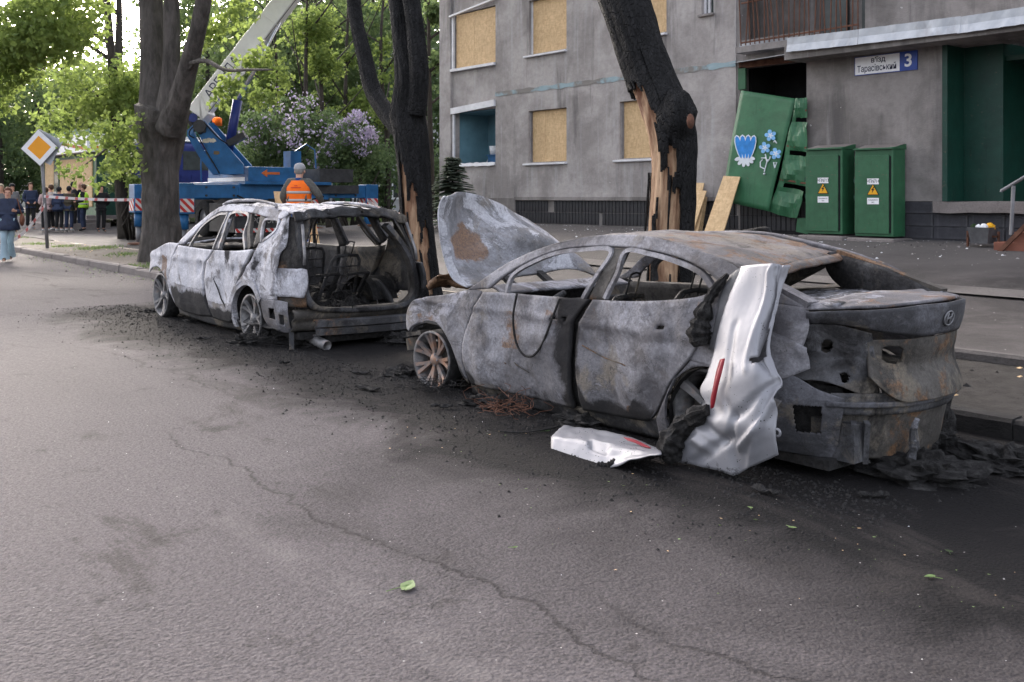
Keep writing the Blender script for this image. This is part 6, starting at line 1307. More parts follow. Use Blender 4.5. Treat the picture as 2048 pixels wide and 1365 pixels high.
# deck with turret base, toolboxes, wheels, rear hazard board
bx('deck', (rx-4.6, cy-1.2, CZ+.17), (rx+.45, cy+1.2, CZ+.25), M_CRANEBLUE)
mb = MB(); mb.box((rx-2.2, cy-1.05, CZ+.252), (rx+.30, cy+.30, CZ+.62)); o = mb.build('turret_base', M_CRANEBLUE, ct, bevel=.015)
mb = MB(); mb.box((rx-2.2, cy-1.062, CZ+.262), (rx+.1, cy-1.0505, CZ+.36)); mb.build('white_stripe', M_SIGNWHITE, o)
ap = Vector((rx+.306, cy-.45, CZ+.46)); mb = MB(); mb.box((ap.x, ap.y-.10, ap.z-.03), (ap.x+.006, ap.y+.24, ap.z+.03)); mb.extrude([(ap.x, ap.y-.10, ap.z-.10), (ap.x, ap.y-.10, ap.z+.10), (ap.x, ap.y-.26, ap.z)], (.0065, 0, 0)); mb.build('arrow_mark', paint('arrow_orange', (.55,.13,.03)), o)
mb = MB(); mb.box((rx-1.2, cy+.7, CZ-.05), (rx+.3, cy+2.1, CZ+.17-.0)); mb.box((rx-.6, cy+.9, CZ+.255), (rx+.35, cy+1.9, CZ+.60)); mb.build('hook_box', M_DARKMETAL, ct)
mb = MB(); mb.box((rx-.3, cy+.2, CZ+.255), (rx+.1, cy+.5, CZ+1.05)); mb.tube([(rx-.1,cy+.35,CZ+1.0),(rx-.1,cy+.75,CZ+1.25),(rx-.1,cy+1.0,CZ+1.1),(rx-.1,cy+1.05,CZ+.4)], .02, 6); mb.build('boom_rest', M_CRANEBLUE, ct)
tb = MB().box((rx-1.9, cy-1.15, CZ-1.05), (rx-.3, cy-.55, CZ-.30)).build('tool_box', M_DARKMETAL, ct, bevel=.02)
for k in range(2): bx('hazard_board', (rx-.25+.6*k*0, cy-1.15, CZ-.62-.42*k), (rx-.20, cy+1.15, CZ-.52-.42*k), M_HAZ, ct, None)
mb = MB(); mb.box((rx-.34, cy-1.1, CZ-1.15), (rx-.28, cy+1.1, CZ-.3)); mud = mb.build('mudguard_flap', M_DARKMETAL, ct)
RZ = Matrix.Rotation(PI/2, 4, 'Z') @ Matrix.Rotation(PI/2, 4, 'X')
flat_text('РОТОП', .20, M_REFL, 'lettering', mud, Matrix.Translation((rx-.272, cy-.35, CZ-.75)) @ RZ)
for wx in (rx-1.1, rx-2.4, rx-6.6):
    for sg in (-1, 1):
        gw = gz(wx, cy); m = MB(); M = Matrix.Translation((wx, cy+sg*1.0, gw+.5)) @ Matrix.Rotation(PI/2, 4, 'X')
        m.lathe([(.26,-.14),(.46,-.15),(.5,-.1),(.5,.1),(.46,.15),(.26,.14)], M, 26); o = m.build('wheel', M_CHAR, ct, True)
        MB().lathe([(0,.05),(.12,.08),(.14,.02),(.26,.10),(.26,-.10),(.14,-.02),(0,-.05)], M, 20).build('rim', M_GALVPOST, o, True)
# cab
cx0 = rx-7.9; cab = MB(); z0 = CZ-.25; zt = CZ+1.52; y0, y1 = cy-1.22, cy+1.22
prof = [(cx0+2.1, z0), (cx0+2.1, zt-.12), (cx0+1.95, zt), (cx0+.35, zt), (cx0+.1, zt-.2), (cx0-.12, z0+.75), (cx0-.12, z0-.35), (cx0+.6, z0-.35)]
cab.extrude([(x, y0, z) for x, z in prof], (0, y1-y0, 0)); cb = cab.build('cab', M_CABBLUE, ct, bevel=.07)
mb = MB(); mb.box((cx0+2.103, cy-.35, zt-.85), (cx0+2.115, cy+.75, zt-.28)); mb.build('rear_window', M_GLASS, cb)
for k in range(7): 
    yk = cy-1.05+.32*k
    mb = MB(); mb.box((cx0+2.102, yk, z0+.05), (cx0+2.13, yk+.05, zt-1.0)); mb.build('pressed_rib', M_CABBLUE, cb)
mb = MB(); mb.box((cx0+.35, y0-.012, zt-.75), (cx0+1.3, y0-.002, zt-.2)); mb.build('side_window', M_GLASS, cb)
mb = MB(); mb.box((cx0+.2, cy-1.1, zt+.0), (cx0+2.0, cy+1.1, zt+.06)); mb.build('cab_roof', M_CREAM, cb, bevel=.03)
mb = MB(); mb.tube([(cx0+.0,y0-.02,zt-.2),(cx0-.05,y0-.35,zt-.25)], .02, 6); mb.box((cx0-.1,y0-.45,zt-.75), (cx0-.04,y0-.25,zt-.25)); mb.build('mirror', M_DARKMETAL, cb)
for k in range(2):
    yk = cy-1.2+.45*k; mb = MB(); mb.tube(poly_at([(rx-2.3,yk,CZ+.25),(rx-2.3,yk,CZ+.95),(rx-2.3,yk+.16,CZ+1.12),(rx-2.3,yk+.32,CZ+.95),(rx-2.3,yk+.32,CZ+.25)], 24), .02, 6); mb.build('grab_rail', M_CRANEBLUE, ct, True)
# slewing tower: a leaning box whose flank looks at the camera, the boom on top of it
tz = 24.6
def cp(px, py, d=0): return dp(px, py, tz)+Vector((FWD.x, FWD.y, 0))*d
k6 = lambda x, y: (330+x/5.057, 150+y/5.057)
pol = [k6(*q) for q in ((290,500),(330,460),(395,462),(790,905),(795,1005),(610,1010),(540,1005))]
mb = MB(); mb.extrude([cp(*q, .0) for q in pol], Vector((FWD.x, FWD.y, 0))*.10); tw = mb.build('tower', M_CRANEBLUE, ct, bevel=.01)
mb = MB(); mb.extrude([cp(*q, .75) for q in pol], Vector((FWD.x, FWD.y, 0))*.10); mb.build('tower_cheek', M_CRANEBLUE, tw)
lo = [k6(*q) for q in ((290,500),(285,590),(430,830),(545,1005))]; so = [k6(*q) for q in ((207,560),(210,620),(330,830),(470,1010))]
mb = MB(); mb.grid([[cp(*q, .0) for q in lo], [cp(*q, .12) for q in so]]); mb.grid([[cp(*q, .12) for q in so], [cp(*q, .75) for q in so]]); mb.build('tower_back', M_CRANEBLUE, tw, solid=.02)
mb = MB(); mb.lathe([(0,0),(.16,0),(.16,.06),(0,.06)], Matrix.Translation(cp(*k6(355,520))) @ Matrix.Rotation(math.atan2(-FWD.x, FWD.y), 4, 'Z') @ Matrix.Rotation(PI/2, 4, 'X'), 18); mb.ball(cp(*k6(355,573)), .08, 8, 5); mb.ball(cp(*k6(397,570)), .05, 8, 5); mb.build('pivot_pin', M_DARKMETAL, tw)
mb = MB(); 
def blot(mb, c, s, seed, n=22): 
    c = k6(*c); P = []
    for k in range(n):
        t = 2*PI*k/n; r = s*(1+.5*nz(math.cos(t)*2.2, math.sin(t)*2.2, seed)); P.append(cp(c[0]+r*1.35*math.cos(t)/5, c[1]+r*.8*math.sin(t)/5, -.006))
    mb.extrude(P, Vector((FWD.x, FWD.y, 0))*.004)
blot(mb, (412,668), 26, 1); blot(mb, (480,665), 27, 2); blot(mb, (445,650), 15, 4); mb.build('torn_sticker', paint('sticker_remains', (.50,.46,.36)), tw)
mb = MB(); blot(mb, (522,790), 24, 9); mb.build('round_hatch', paint('hatch_brass', (.14,.10,.05)), tw)
# boom: tapering telescopic box in two lengths
Bv = [(366,214),(407,239)]; a0 = Vector(((366+407)/2, (214+239)/2)); dirp = Vector((532-367, 2-215)).normalized()
def bp(t, s_, d): q = a0+dirp*t+Vector((dirp.y, -dirp.x))*s_; return cp(q.x, q.y, d)
def boomlen(name, t0, t1, w, d0, d1, m, par):
    P = [bp(t0, s_, d) for s_, d in ((-w,d0),(w,d0),(w,d1),(-w,d1))]; Q = [bp(t1, s_, d) for s_, d in ((-w,d0),(w,d0),(w,d1),(-w,d1))]
    return MB().add(P+Q, [(3,2,1,0),(4,5,6,7),(0,1,5,4),(1,2,6,5),(2,3,7,6),(3,0,4,7)]).build(name, m, par, bevel=.03)
bm_ = boomlen('boom', 0, 560, 18.5, .10, .62, M_CREAM, ct)
boomlen('boom_extension', 561, 900, 13, .16, .56, M_CREAM, bm_)
mb = MB(); mb.extrude([bp(*q, .05) for q in ((0,-16.5),(0,16.5),(40,16.5),(16,-23),(-7,-21),(-12,-4))], Vector((FWD.x, FWD.y, 0))*.65); mb.build('boom_foot', M_CREAM, bm_, bevel=.02)
c_ = cp(*k6(282,434), .03); mb = MB(); mb.lathe([(0,0),(.11,0),(.11,.04),(0,.04)], Matrix.Translation(c_) @ Matrix.Rotation(math.atan2(-FWD.x, FWD.y), 4, 'Z') @ Matrix.Rotation(PI/2, 4, 'X'), 18); mb.build('foot_pin', M_CABBLUE, bm_)
ang = math.atan2(-(dirp.y), dirp.x); base_M = Matrix.Rotation(math.atan2(-FWD.x, FWD.y), 4, 'Z') @ Matrix.Rotation(PI/2, 4, 'X') @ Matrix.Rotation(ang, 4, 'Z')
flat_text('АРЕНДА', .31, M_INK, 'lettering', bm_, Matrix.Translation(bp(42, 0, .095)) @ base_M, .95, .003, 'LEFT')
mb = MB(); mb.tube([cp(448,300,.4), cp(*k6(690,240), .4)], .115, 16); o = mb.build('lifting_cylinder', M_CABBLUE, ct, True)
mb = MB(); mb.tube([cp(*k6(690,240), .4), cp(505,130,.4), cp(560,20,.38)], .05, 12); mb.build('cylinder_rod', M_CHROME, o, True)
mb = MB(); mb.beam(cp(*k6(610,690),.3), cp(*k6(780,600),.3), .25, .16); mb.tube(poly_at([cp(*k6(170,430),.3),cp(*k6(190,540),.2),cp(*k6(260,575),.1),cp(*k6(300,560),0)], 16), .025, 6); mb.tube([cp(*k6(190,390),.3), cp(*k6(260,520),.3)], .10, 8); mb.build('winch_gear', M_DARKMETAL, ct)
mb = MB(); mb.lathe([(0,0),(.12,0),(.12,.18),(.05,.22),(0,.22)], Matrix.Translation(cp(*k6(420,490), .9)), 14); mb.build('orange_lamp', M_ORANGE, ct, True)

# hoses, cable and bolts of the crane
for k, P in enumerate((((300,520),(260,560),(250,610),(300,640)),((400,480),(470,560),(560,650),(640,700)),((330,600),(420,760),(520,930),(560,1000)))):
    MB().tube(poly_at([cp(*k6(*q), -.03-.02*k) for q in P], 20), .016, 6).build('hydraulic_hose', M_BLACK, ct, True)
MB().tube([bp(0, -18, .2), bp(560, -18, .2)], .018, 6).build('boom_cable', M_DARKMETAL, bm_, True)
for t_ in (120, 240, 360, 480): boomlen('boom_collar', t_, t_+3, 19.5, .09, .63, M_CREAM, bm_)
for yy in (p0.y+.5, p0.y+1.2, p1.y-.5, p1.y-1.1):
    for zz in (-.1, .1): MB().tube([(rx+.16, yy, CZ+zz), (rx+.19, yy, CZ+zz)], .028, 8).build('beam_bolt', M_DARKMETAL, ct)
MB().tube(poly_at([(rx+.2,cy-1.3,CZ-.1),(rx+.26,cy-.6,CZ-.38),(rx+.24,cy+.3,CZ-.30),(rx+.2,cy+1.1,CZ-.12)], 24), .022, 6).build('hydraulic_hose', M_BLACK, ct, True)
for k in range(3): MB().box((rx+.162, cy-1.0+.8*k, CZ-.205), (rx+.168, cy-.97+.8*k, CZ+.195)).build('weld_rib', M_DARKMETAL, ct)

# ------------------------------------------------------------------ kiosk behind the passers by
kc = dp(192, 432, 40.0); kx, ky = kc.x, kc.y; kz = at(192, 431, ky).z; kt = at(192, 262, ky).z
ks = thing('kiosk', 'small green shop kiosk with chipboard in its windows', 'kiosk', (kx-3.5, ky, kz-.3))
kl = 7.6; kd = 5.0
mb = MB(); mb.box((kx-kl, ky+.02, kz), (kx-.02, ky+kd, kt-.9)); mb.build('wall', M_GREEN, ks)
mb = MB(); mb.box((kx-.019, ky, kz), (kx+.06, ky+kd, kt-.9)); mb.build('green_side_wall', M_DARKGREEN, ks)
mb = MB(); mb.box((kx-kl-.2, ky-.45, kt-.85), (kx+.35, ky+kd, kt-.12)); fs = mb.build('fascia', M_SIGNWHITE, ks)
mb = MB(); mb.box((kx-kl-.2, ky-.3, kt-.115), (kx+.2, ky+kd, kt+.15)); mb.build('roof_band', M_GREEN, ks)
mb = MB(); mb.beam((kx-kl, ky-.456, kt-.75), (kx-4, ky-.456, kt-.45), .01, .12); mb.beam((kx-3.4, ky-.456, kt-.4), (kx+.3, ky-.456, kt-.75), .01, .12); mb.beam((kx+.356, ky-.3, kt-.7), (kx+.356, ky+2.5, kt-.4), .01, .12); mb.build('red_stripe', paint('fascia_red', (.45,.09,.035)), fs)
for a, b in ((-7.4,-6.0),(-5.0,-3.6),(-3.58,-2.1),(-2.08,-.45)): mb = MB(); mb.box((kx+a, ky-.03, kz+.35), (kx+b, ky+.019, kt-1.05)); mb.build('chipboard_panel', M_OSB, ks)
mb = MB(); mb.box((kx-5.9, ky-.04, kz+.02), (kx-5.1, ky+.019, kt-1.1)); dr = mb.build('door', M_DARKGREEN, ks); MB().box((kx-5.8, ky-.05, kz+1.1), (kx-5.2, ky-.041, kt-1.2)).build('pane', M_GLASS, dr)
mb = MB(); mb.box((kx-kl-.5, ky-2.2, kz-.9), (kx+1.8, ky-.0, kz-.28)); mb.box((kx-kl-.5, ky-1.3, kz-.28), (kx+1.2, ky, kz-.14)); mb.box((kx-kl-.3, ky-.5, kz-.14), (kx+.5, ky+kd, kz)); mb.build('plinth', M_KERB, ks)
# pale building behind the park
q = dp(720, 380, 62); fb_ = thing('park_building', 'long pale panel building glimpsed through the trees behind the lilacs', 'building', (q.x, q.y, gz(q.x, q.y)))
fx = lambda px: dp(px, 380, 62).x
RM = Matrix.Rotation(math.atan2(RGT.y, RGT.x), 4, 'Z'); o0 = dp(660, 400, 62); o0.z = gz(o0.x, o0.y)
def lb(mb, a, b): return mb.box(a, b, Matrix.Translation(o0) @ RM)
lb(MB(), (-9, .0, 0), (14, 6, 10.5)).build('wall', paint('pale_panel', (.42,.42,.44), .8, 0, .15, 1), fb_)
for r_ in range(4):
    for k in range(8):
        wn_ = lb(MB(), (-8.2+2.8*k, -.05, .9+2.5*r_), (-6.4+2.8*k, -.001, 2.3+2.5*r_)).build('window', M_SIGNWHITE, fb_); lb(MB(), (-8.05+2.8*k, -.06, 1.02+2.5*r_), (-7.35+2.8*k, -.051, 2.18+2.5*r_)).build('pane', M_GLASS, wn_); lb(MB(), (-7.25+2.8*k, -.06, 1.02+2.5*r_), (-6.55+2.8*k, -.051, 2.18+2.5*r_)).build('pane', M_GLASS, wn_)
lb(MB(), (.2, -.08, 0), (1.3, -.002, 2.2)).build('door', M_GREEN, fb_)
lb(MB(), (-9, -.1, .0), (-.1, -.052, .6)).build('plinth', M_KERB, fb_)
q = dp(650, 60, 95); o0 = Vector((q.x, q.y, 0)); tb_ = thing('tower_block', 'tall pale apartment block far behind the crane boom', 'building', tuple(o0))
lb(MB(), (-6.5, 0, 0), (5, 8, 20)).build('wall', paint('far_pale_panel', (.50,.50,.52), .8, 0, .12, .6), tb_)
for r_ in range(7):
    for k in range(4): lb(MB(), (-5.6+2.7*k, -.06, 1.2+2.8*r_), (-4.0+2.7*k, -.001, 2.7+2.8*r_)).build('window', M_GLASS, tb_)

# ------------------------------------------------------------------ people
M_SKIN = paint('skin', (.50,.28,.20), .6, 0, .08, 20)
def skinned(name, V, E, R, mat, parent, sub=2, root=0):
    me = bpy.data.meshes.new(name); me.from_pydata([tuple(v) for v in V], E, []); me.materials.append(mat)
    o = link_mesh(name, me, parent); m = o.modifiers.new('skin', 'SKIN'); m.use_smooth_shade = True
    for i, r in enumerate(R):
        s_ = me.skin_vertices[0].data[i]; s_.radius = (r, r) if not hasattr(r, '__len__') else r; s_.use_root = i == root
    b = o.modifiers.new('sub', 'SUBSURF'); b.levels = b.render_levels = sub; return o
def person(label, x, y, z, H, face, clothes, pose=None, group=None, hair=None, cap=None, bag=None, female=False, fingers=True):
    """face: heading of the look in degrees, 0 = along +x. pose: joint -> (x, y, z) with x to the figure's right, y ahead"""
    r_ = thing('person', label, 'person', (x, y, z), group, math.radians(face-90)); k = H/1.75
    J = dict(pelvis=(0,0,.96), waist=(0,0,1.10), chest=(0,.01,1.30), neck=(0,.0,1.47), chin=(0,.025,1.53), head=(0,.02,1.63), top=(0,.0,1.72),
             shR=(.18,0,1.41), elR=(.24,-.03,1.13), wrR=(.24,.06,.89), shL=(-.18,0,1.41), elL=(-.24,-.03,1.13), wrL=(-.24,.06,.89),
             hipR=(.09,0,.93), knR=(.10,.03,.50), anR=(.10,-.02,.09), toR=(.12,.15,.03), hipL=(-.09,0,.93), knL=(-.10,.03,.50), anL=(-.10,-.02,.09), toL=(-.12,.15,.03))
    if pose: J.update(pose)
    J = {a: Vector(b)*k for a, b in J.items()}
    names = ['pelvis','waist','chest','neck','chin','head','top','shR','elR','wrR','shL','elL','wrL','hipR','knR','anR','toR','hipL','knL','anL','toL']; ix = {n: i for i, n in enumerate(names)}
    Rd = dict(pelvis=.12, waist=.115, chest=.135, neck=.055, chin=.068, head=.088, top=.065, shR=.07, elR=.045, wrR=.032, shL=.07, elL=.045, wrL=.032, hipR=.085, knR=.06, anR=.042, toR=.035, hipL=.085, knL=.06, anL=.042, toL=.035)
    E = [('pelvis','waist'),('waist','chest'),('chest','neck'),('neck','chin'),('chin','head'),('head','top'),('chest','shR'),('shR','elR'),('elR','wrR'),('chest','shL'),('shL','elL'),('elL','wrL'),('pelvis','hipR'),('hipR','knR'),('knR','anR'),('anR','toR'),('pelvis','hipL'),('hipL','knL'),('knL','anL'),('anL','toL')]
    V = [J[n] for n in names]; E = [(ix[a], ix[b]) for a, b in E]; R = [Rd[n]*k*.96 for n in names]
    for s_, sg in (('R',1),('L',-1)):
        w = J['wr'+s_]; d = (w-J['el'+s_]).normalized(); sd_ = Vector((0,1,0)) if abs(d.y) < .7 else Vector((0,0,1)); sd_ = (sd_-d*sd_.dot(d)).normalized()
        V.append(w+d*.075*k); pi = len(V)-1; R.append(.036*k); E.append((ix['wr'+s_], pi))
        if fingers:
            inn = d.cross(sd_)
            for q, (o_, L_) in enumerate(((-.027,.062),(-.009,.075),(.009,.070),(.026,.055))):
                V.append(V[pi]+sd_*o_*k+d*L_*.55*k); R.append(.009*k); E.append((pi, len(V)-1)); V.append(V[-1]+d*L_*.5*k+inn*.02*sg*k); R.append(.007*k); E.append((len(V)-2, len(V)-1))
            V.append(w+d*.06*k+sd_*.05*k); R.append(.010*k); E.append((pi, len(V)-1))
    skinned('body', V, E, R, M_SKIN, r_)
    def garment(name, js, es, rr, mat, sub=2): 
        jj = [J[j] if isinstance(j, str) else Vector(j)*k for j in js]; return skinned(name, jj, es, [tuple(v*k for v in r) if hasattr(r, '__len__') else r*k for r in rr], mat, r_, sub)
    hem = Vector(J['pelvis'])/k+Vector((0, 0, -.08+clothes.get('hem', 0)))
    jr = clothes.get('fat', 1)
    garment('jacket', ['pelvis','waist','chest',tuple((J['neck']/k)-Vector((0,0,.02))),'shR','elR',tuple(J['wrR'].lerp(J['elR'],.06)/k),'shL','elL',tuple(J['wrL'].lerp(J['elL'],.06)/k), tuple(hem)],
            [(0,1),(1,2),(2,3),(2,4),(4,5),(5,6),(2,7),(7,8),(8,9),(0,10)], [(.175*jr,.135*jr),(.165*jr,.130*jr),(.175*jr,.140*jr),.078,.088*jr,.068*jr,.052*jr,.088*jr,.068*jr,.052*jr,(.185*jr,.14*jr)], clothes['top'])
    if clothes.get('hem', 0) < -.03:
        zb = .92+clothes['hem']; mb = MB(); mb.grid([[Vector((w_*math.cos(t)*k, d_*math.sin(t)*k+.01, z_*k)) for t in fr(0, 2*PI, 22)] for z_, w_, d_ in ((1.12,.165*jr,.13*jr),(1.0,.192*jr,.155*jr),((1+zb)/2,.235*jr,.215*jr),(zb,.26*jr,.25*jr))]); mb.build('jacket_hem', clothes['top'], r_, True, local=True, solid=.012)
    garment('trousers', ['pelvis','hipR','knR',tuple(J['anR'].lerp(J['knR'],.08)/k),'hipL','knL',tuple(J['anL'].lerp(J['knL'],.08)/k)], [(0,1),(1,2),(2,3),(0,4),(4,5),(5,6)], [(.15,.12),.105,.078,.068,.105,.078,.068], clothes['legs'])
    for s_ in 'RL': garment('shoe', [tuple(J['an'+s_]/k+Vector((0,-.03,-.03))), 'an'+s_, 'to'+s_], [(0,1),(1,2)], [.045,.055,.043], clothes['shoes'], 1)
    hm = hair or M_CHAR
    mb = MB(); mb.ball(J['head']+Vector((0,-.018*k,.022*k)), (.095*k,.115*k,.115*k), 14, 10, None, lambda d: ((1.0 if d.z > -.35 or d.y < -.1 else .55) if not (d.y > .55 and d.z < .45) else .6)*(.93 if cap else 1)*(1+.06*NZ.noise(d*5)))
    mb.build('hair', hm, r_, True, local=True)
    if cap:
        mb = MB(); mb.lathe([(.106*k,.0),(.108*k,.025*k),(.100*k,.065*k),(.075*k,.098*k),(.03*k,.113*k),(0,.115*k)], Matrix.Translation(J['head']+Vector((0,-.012*k,.030*k))) @ Matrix.Diagonal((.92,1.1,1,1)), 18); mb.build('cap', cap, r_, True, local=True)
    if cap: MB().box(tuple(J['head']+Vector((-.06,.08,.055))*k), tuple(J['head']+Vector((.06,.17,.07))*k)).build('cap_peak', cap, r_, local=True, bevel=.004)
    if fingers:
        f = J['head']; mb = MB()
        for sg in (-1, 1): mb.ball(f+Vector((sg*.033,.082,.005))*k, .010*k, 8, 6)
        mb.build('eyes', M_CHAR, r_, True, local=True)
        mb = MB(); mb.ball(f+Vector((0,.094,-.025))*k, (.013*k,.02*k,.024*k), 8, 6); mb.build('nose', M_SKIN, r_, True, local=True)
        mb = MB(); mb.ball(f+Vector((0,.078,-.065))*k, (.026*k,.010*k,.007*k), 10, 5); mb.build('mouth', paint('lips', (.30,.10,.09)), r_, True, local=True)
        mb = MB()
        for sg in (-1, 1): mb.ball(f+Vector((sg*.088,.0,-.01))*k, (.014*k,.025*k,.034*k), 8, 6)
        mb.build('ears', M_SKIN, r_, True, local=True)
    return r_, J, k
NAVY = paint('navy_quilt', (.022,.03,.06), .7, 0, .3, 9); JEANS = paint('pale_blue_jeans', (.30,.40,.46), .85, 0, .12, 5); SHOEB = paint('brown_shoe', (.09,.055,.035), .6); BLK = paint('black_cloth', (.016,.016,.018), .85, 0, .3); WHITE = paint('white_trainers', (.62,.62,.62), .6, 0, .05)
DKBLUE = paint('dark_blue_cloth', (.025,.035,.07), .85); OLIVE = paint('olive_cloth', (.06,.05,.035), .85); HIVIS = paint('yellow_high_visibility', (.42,.72,.05), .7, 0, .08); PINK = paint('pale_pink_cloth', (.42,.30,.29), .85); GREYC = paint('grey_cloth', (.16,.16,.165), .85); BRHAIR = paint('brown_hair', (.07,.035,.018), .7, 0, .3); BLOND = paint('fair_hair', (.40,.33,.24), .7); CREAMC = paint('cream_cloth', (.50,.47,.43), .85); TROUSBLUE = paint('work_blue_cloth', (.02,.06,.20), .85); JUMPER = paint('grey_brown_knit', (.10,.095,.085), .9, 0, .25, 30)
def face_cam(x, y): return math.degrees(math.atan2(-y, -x))
# woman striding along the road towards the camera
wp = dp(16, 525, 23.4); wz = roadz(wp.x, wp.y)
fc = face_cam(wp.x, wp.y)
wr, J, k = person('woman in navy jacket and pale flared jeans walking along the road', wp.x, wp.y, wz+.005, 1.74, fc-6, dict(top=NAVY, legs=JEANS, shoes=SHOEB, fat=1.05, hem=-.17),
    dict(hipR=(.09,0,.93), knR=(.07,.16,.53), anR=(.06,.10,.10), toR=(.06,.27,.04), hipL=(-.09,0,.93), knL=(-.05,-.02,.50), anL=(-.03,-.26,.16), toL=(-.03,-.12,.05), elL=(-.30,-.06,1.16), wrL=(-.17,.18,1.20), elR=(.26,-.10,1.14), wrR=(.28,.0,.92)), None, paint('auburn_hair', (.13,.055,.035), .7))
for s_ in 'RL': 
    mb = MB(); a = J['kn'+s_]; b = J['an'+s_]; mb.tube([a.lerp(b,.25), a.lerp(b,.7), b+Vector((0,0,-.03))], [.078,.088,.118], 14, False); mb.build('flared_hem', JEANS, wr, True, local=True)
mb = MB(); c_ = Vector((-.30,.02,.98)); mb.ball(c_, (.06,.15,.15), 12, 8); mb.tube([c_+Vector((0,.1,.12)), Vector((-.20,.06,1.47)), c_+Vector((0,-.1,.12))], .014, 6); hb_ = mb.build('handbag', paint('brown_leather_bag', (.16,.06,.035), .6), None, True)
hb_.matrix_world = Matrix.Translation(wr.location) @ Matrix.Rotation(wr.rotation_euler.z, 4, 'Z'); tag(hb_, 'brown leather shoulder bag carried by the walking woman', 'bag')
def crowd(label, px, Z, H, face, cl, pose=None, hair=None, cap=None, feet=None):
    p = dp(px, 460, Z); z = gz(p.x, p.y); return person(label, p.x, p.y, z+.004, H, face, cl, pose, 'passers by near the kiosk', hair, cap, None, False, False)
KFACE = 150
crowd('fair haired person in grey following the walking woman', 2, 31, 1.72, face_cam(wp.x, wp.y), dict(top=GREYC, legs=BLK, shoes=BLK), None, BLOND)
crowd('person in dark cap behind the fair haired person', 24, 36, 1.74, face_cam(wp.x, wp.y)+20, dict(top=GREYC, legs=BLK, shoes=BLK), None, None, BLK)
crowd('man in dark navy sweater standing apart on the path', 61, 38, 1.78, face_cam(wp.x, wp.y)+10, dict(top=DKBLUE, legs=BLK, shoes=GREYC), dict(wrL=(-.12,.16,1.0), wrR=(.12,.16,1.0)), BRHAIR)
crowd('person in cream top with short brown hair beside the road sign', 102, 36.8, 1.70, KFACE+60, dict(top=CREAMC, legs=BLK, shoes=WHITE), dict(wrR=(.10,.25,1.2)), BRHAIR)
crowd('person in pale pink jacket half hidden by the road sign post', 92, 36, 1.60, KFACE+20, dict(top=PINK, legs=BLK, shoes=WHITE, hem=-.05), dict(wrL=(-.1,.2,1.1)), BRHAIR)
crowd('person in hooded navy coat and black trousers with white trainers', 118, 36, 1.62, KFACE-20, dict(top=DKBLUE, legs=BLK, shoes=WHITE, fat=1.12, hem=-.08), None, BLK)
crowd('person in olive jacket and blue jeans facing the kiosk', 138, 36, 1.64, KFACE-10, dict(top=OLIVE, legs=DKBLUE, shoes=WHITE, fat=1.05), None, BLK)
crowd('tall person in black with turquoise shoes by the kiosk', 147, 38, 1.80, KFACE-60, dict(top=BLK, legs=BLK, shoes=paint('turquoise_shoe', (.12,.50,.46))), dict(wrL=(-.1,.25,1.1), wrR=(.1,.25,1.1)), BLK)
crowd('bareheaded man in dark clothes behind the yellow vest', 161, 38.5, 1.78, KFACE+90, dict(top=BLK, legs=DKBLUE, shoes=WHITE), None, M_SKIN)
yv, J2, k2_ = crowd('person wearing a yellow high visibility vest by the kiosk', 167, 36, 1.70, KFACE+90, dict(top=BLK, legs=DKBLUE, shoes=BLK), dict(wrR=(.1,.26,1.12), elR=(.22,.05,1.12), wrL=(-.1,.26,1.1)), BRHAIR)
def vest(r_, J, k, mat, band, rows):
    mb = MB(); n = 20
    for z0_, z1_ in ((.88,1.45),):
        P = []
        for z_ in fr(z0_, z1_, 8):
            w_ = lerp_tab([(.88,.205),(1.1,.19),(1.3,.205),(1.40,.185),(1.45,.13)], z_); d_ = lerp_tab([(.88,.165),(1.1,.155),(1.3,.165),(1.45,.10)], z_); P.append([Vector((1.13*w_*math.cos(t)*k, 1.13*d_*math.sin(t)*k, z_*k)) for t in fr(0, 2*PI, n)])
        mb.grid(P)
    v_ = mb.build('vest', mat, r_, True, local=True, solid=.008)
    for zz in rows:
        mb = MB(); P = [[Vector((1.13*(.208 if zz < 1 else .198)*math.cos(t)*k, 1.13*(.168 if zz < 1 else .160)*math.sin(t)*k, (zz+dz)*k)) for t in fr(0, 2*PI, n)] for dz in (-.022, .022)]; mb.grid(P); mb.build('reflective_band', band, v_, True, local=True, solid=.006, off=1)
    return v_
vest(yv, J2, k2_, HIVIS, M_REFL, (1.02,))
crowd('person in black with a rucksack right of the yellow vest', 202, 35.5, 1.66, KFACE-150, dict(top=BLK, legs=BLK, shoes=BLK, fat=1.05), dict(wrR=(.1,.28,1.2), wrL=(-.1,.28,1.2)), BLK)
p = dp(212, 400, 35.7); rb = MB().ball((p.x, p.y, gz(p.x,p.y)+1.15), (.16,.16,.24), 10, 8).build('rucksack', BLK, None, True); tag(rb, 'black rucksack on the back of the rightmost passer by', 'rucksack')
# worker in the orange vest, seen from behind
op = dp(598, 500, 18.4); oz = gz(op.x, op.y); MB().box((op.x-.5, op.y-.4, oz-.1), (op.x+.5, op.y+.4, oz+.105)).build('timber_pallet', M_OSB, None, bevel=.01); tag(bpy.data.objects['timber_pallet'], 'low timber pallet the orange vested worker stands on', 'pallet')
orr, J3, k3 = person('worker in orange vest and grey cap with his back to the camera', op.x, op.y, oz+.11, 1.82, math.degrees(math.atan2(FWD.y, FWD.x))-4, dict(top=JUMPER, legs=TROUSBLUE, shoes=BLK, fat=1.06),
    dict(elR=(.36,-.02,1.20), wrR=(.37,.20,1.02), elL=(-.29,-.03,1.16), wrL=(-.26,.22,1.0), head=(.0,.05,1.62), top=(0,.04,1.70)), None, paint('grey_hair', (.25,.24,.23), .8), paint('grey_cap', (.33,.33,.34), .8))
v_ = vest(orr, J3, k3, M_ORANGE, M_REFL, (1.10, 1.24))
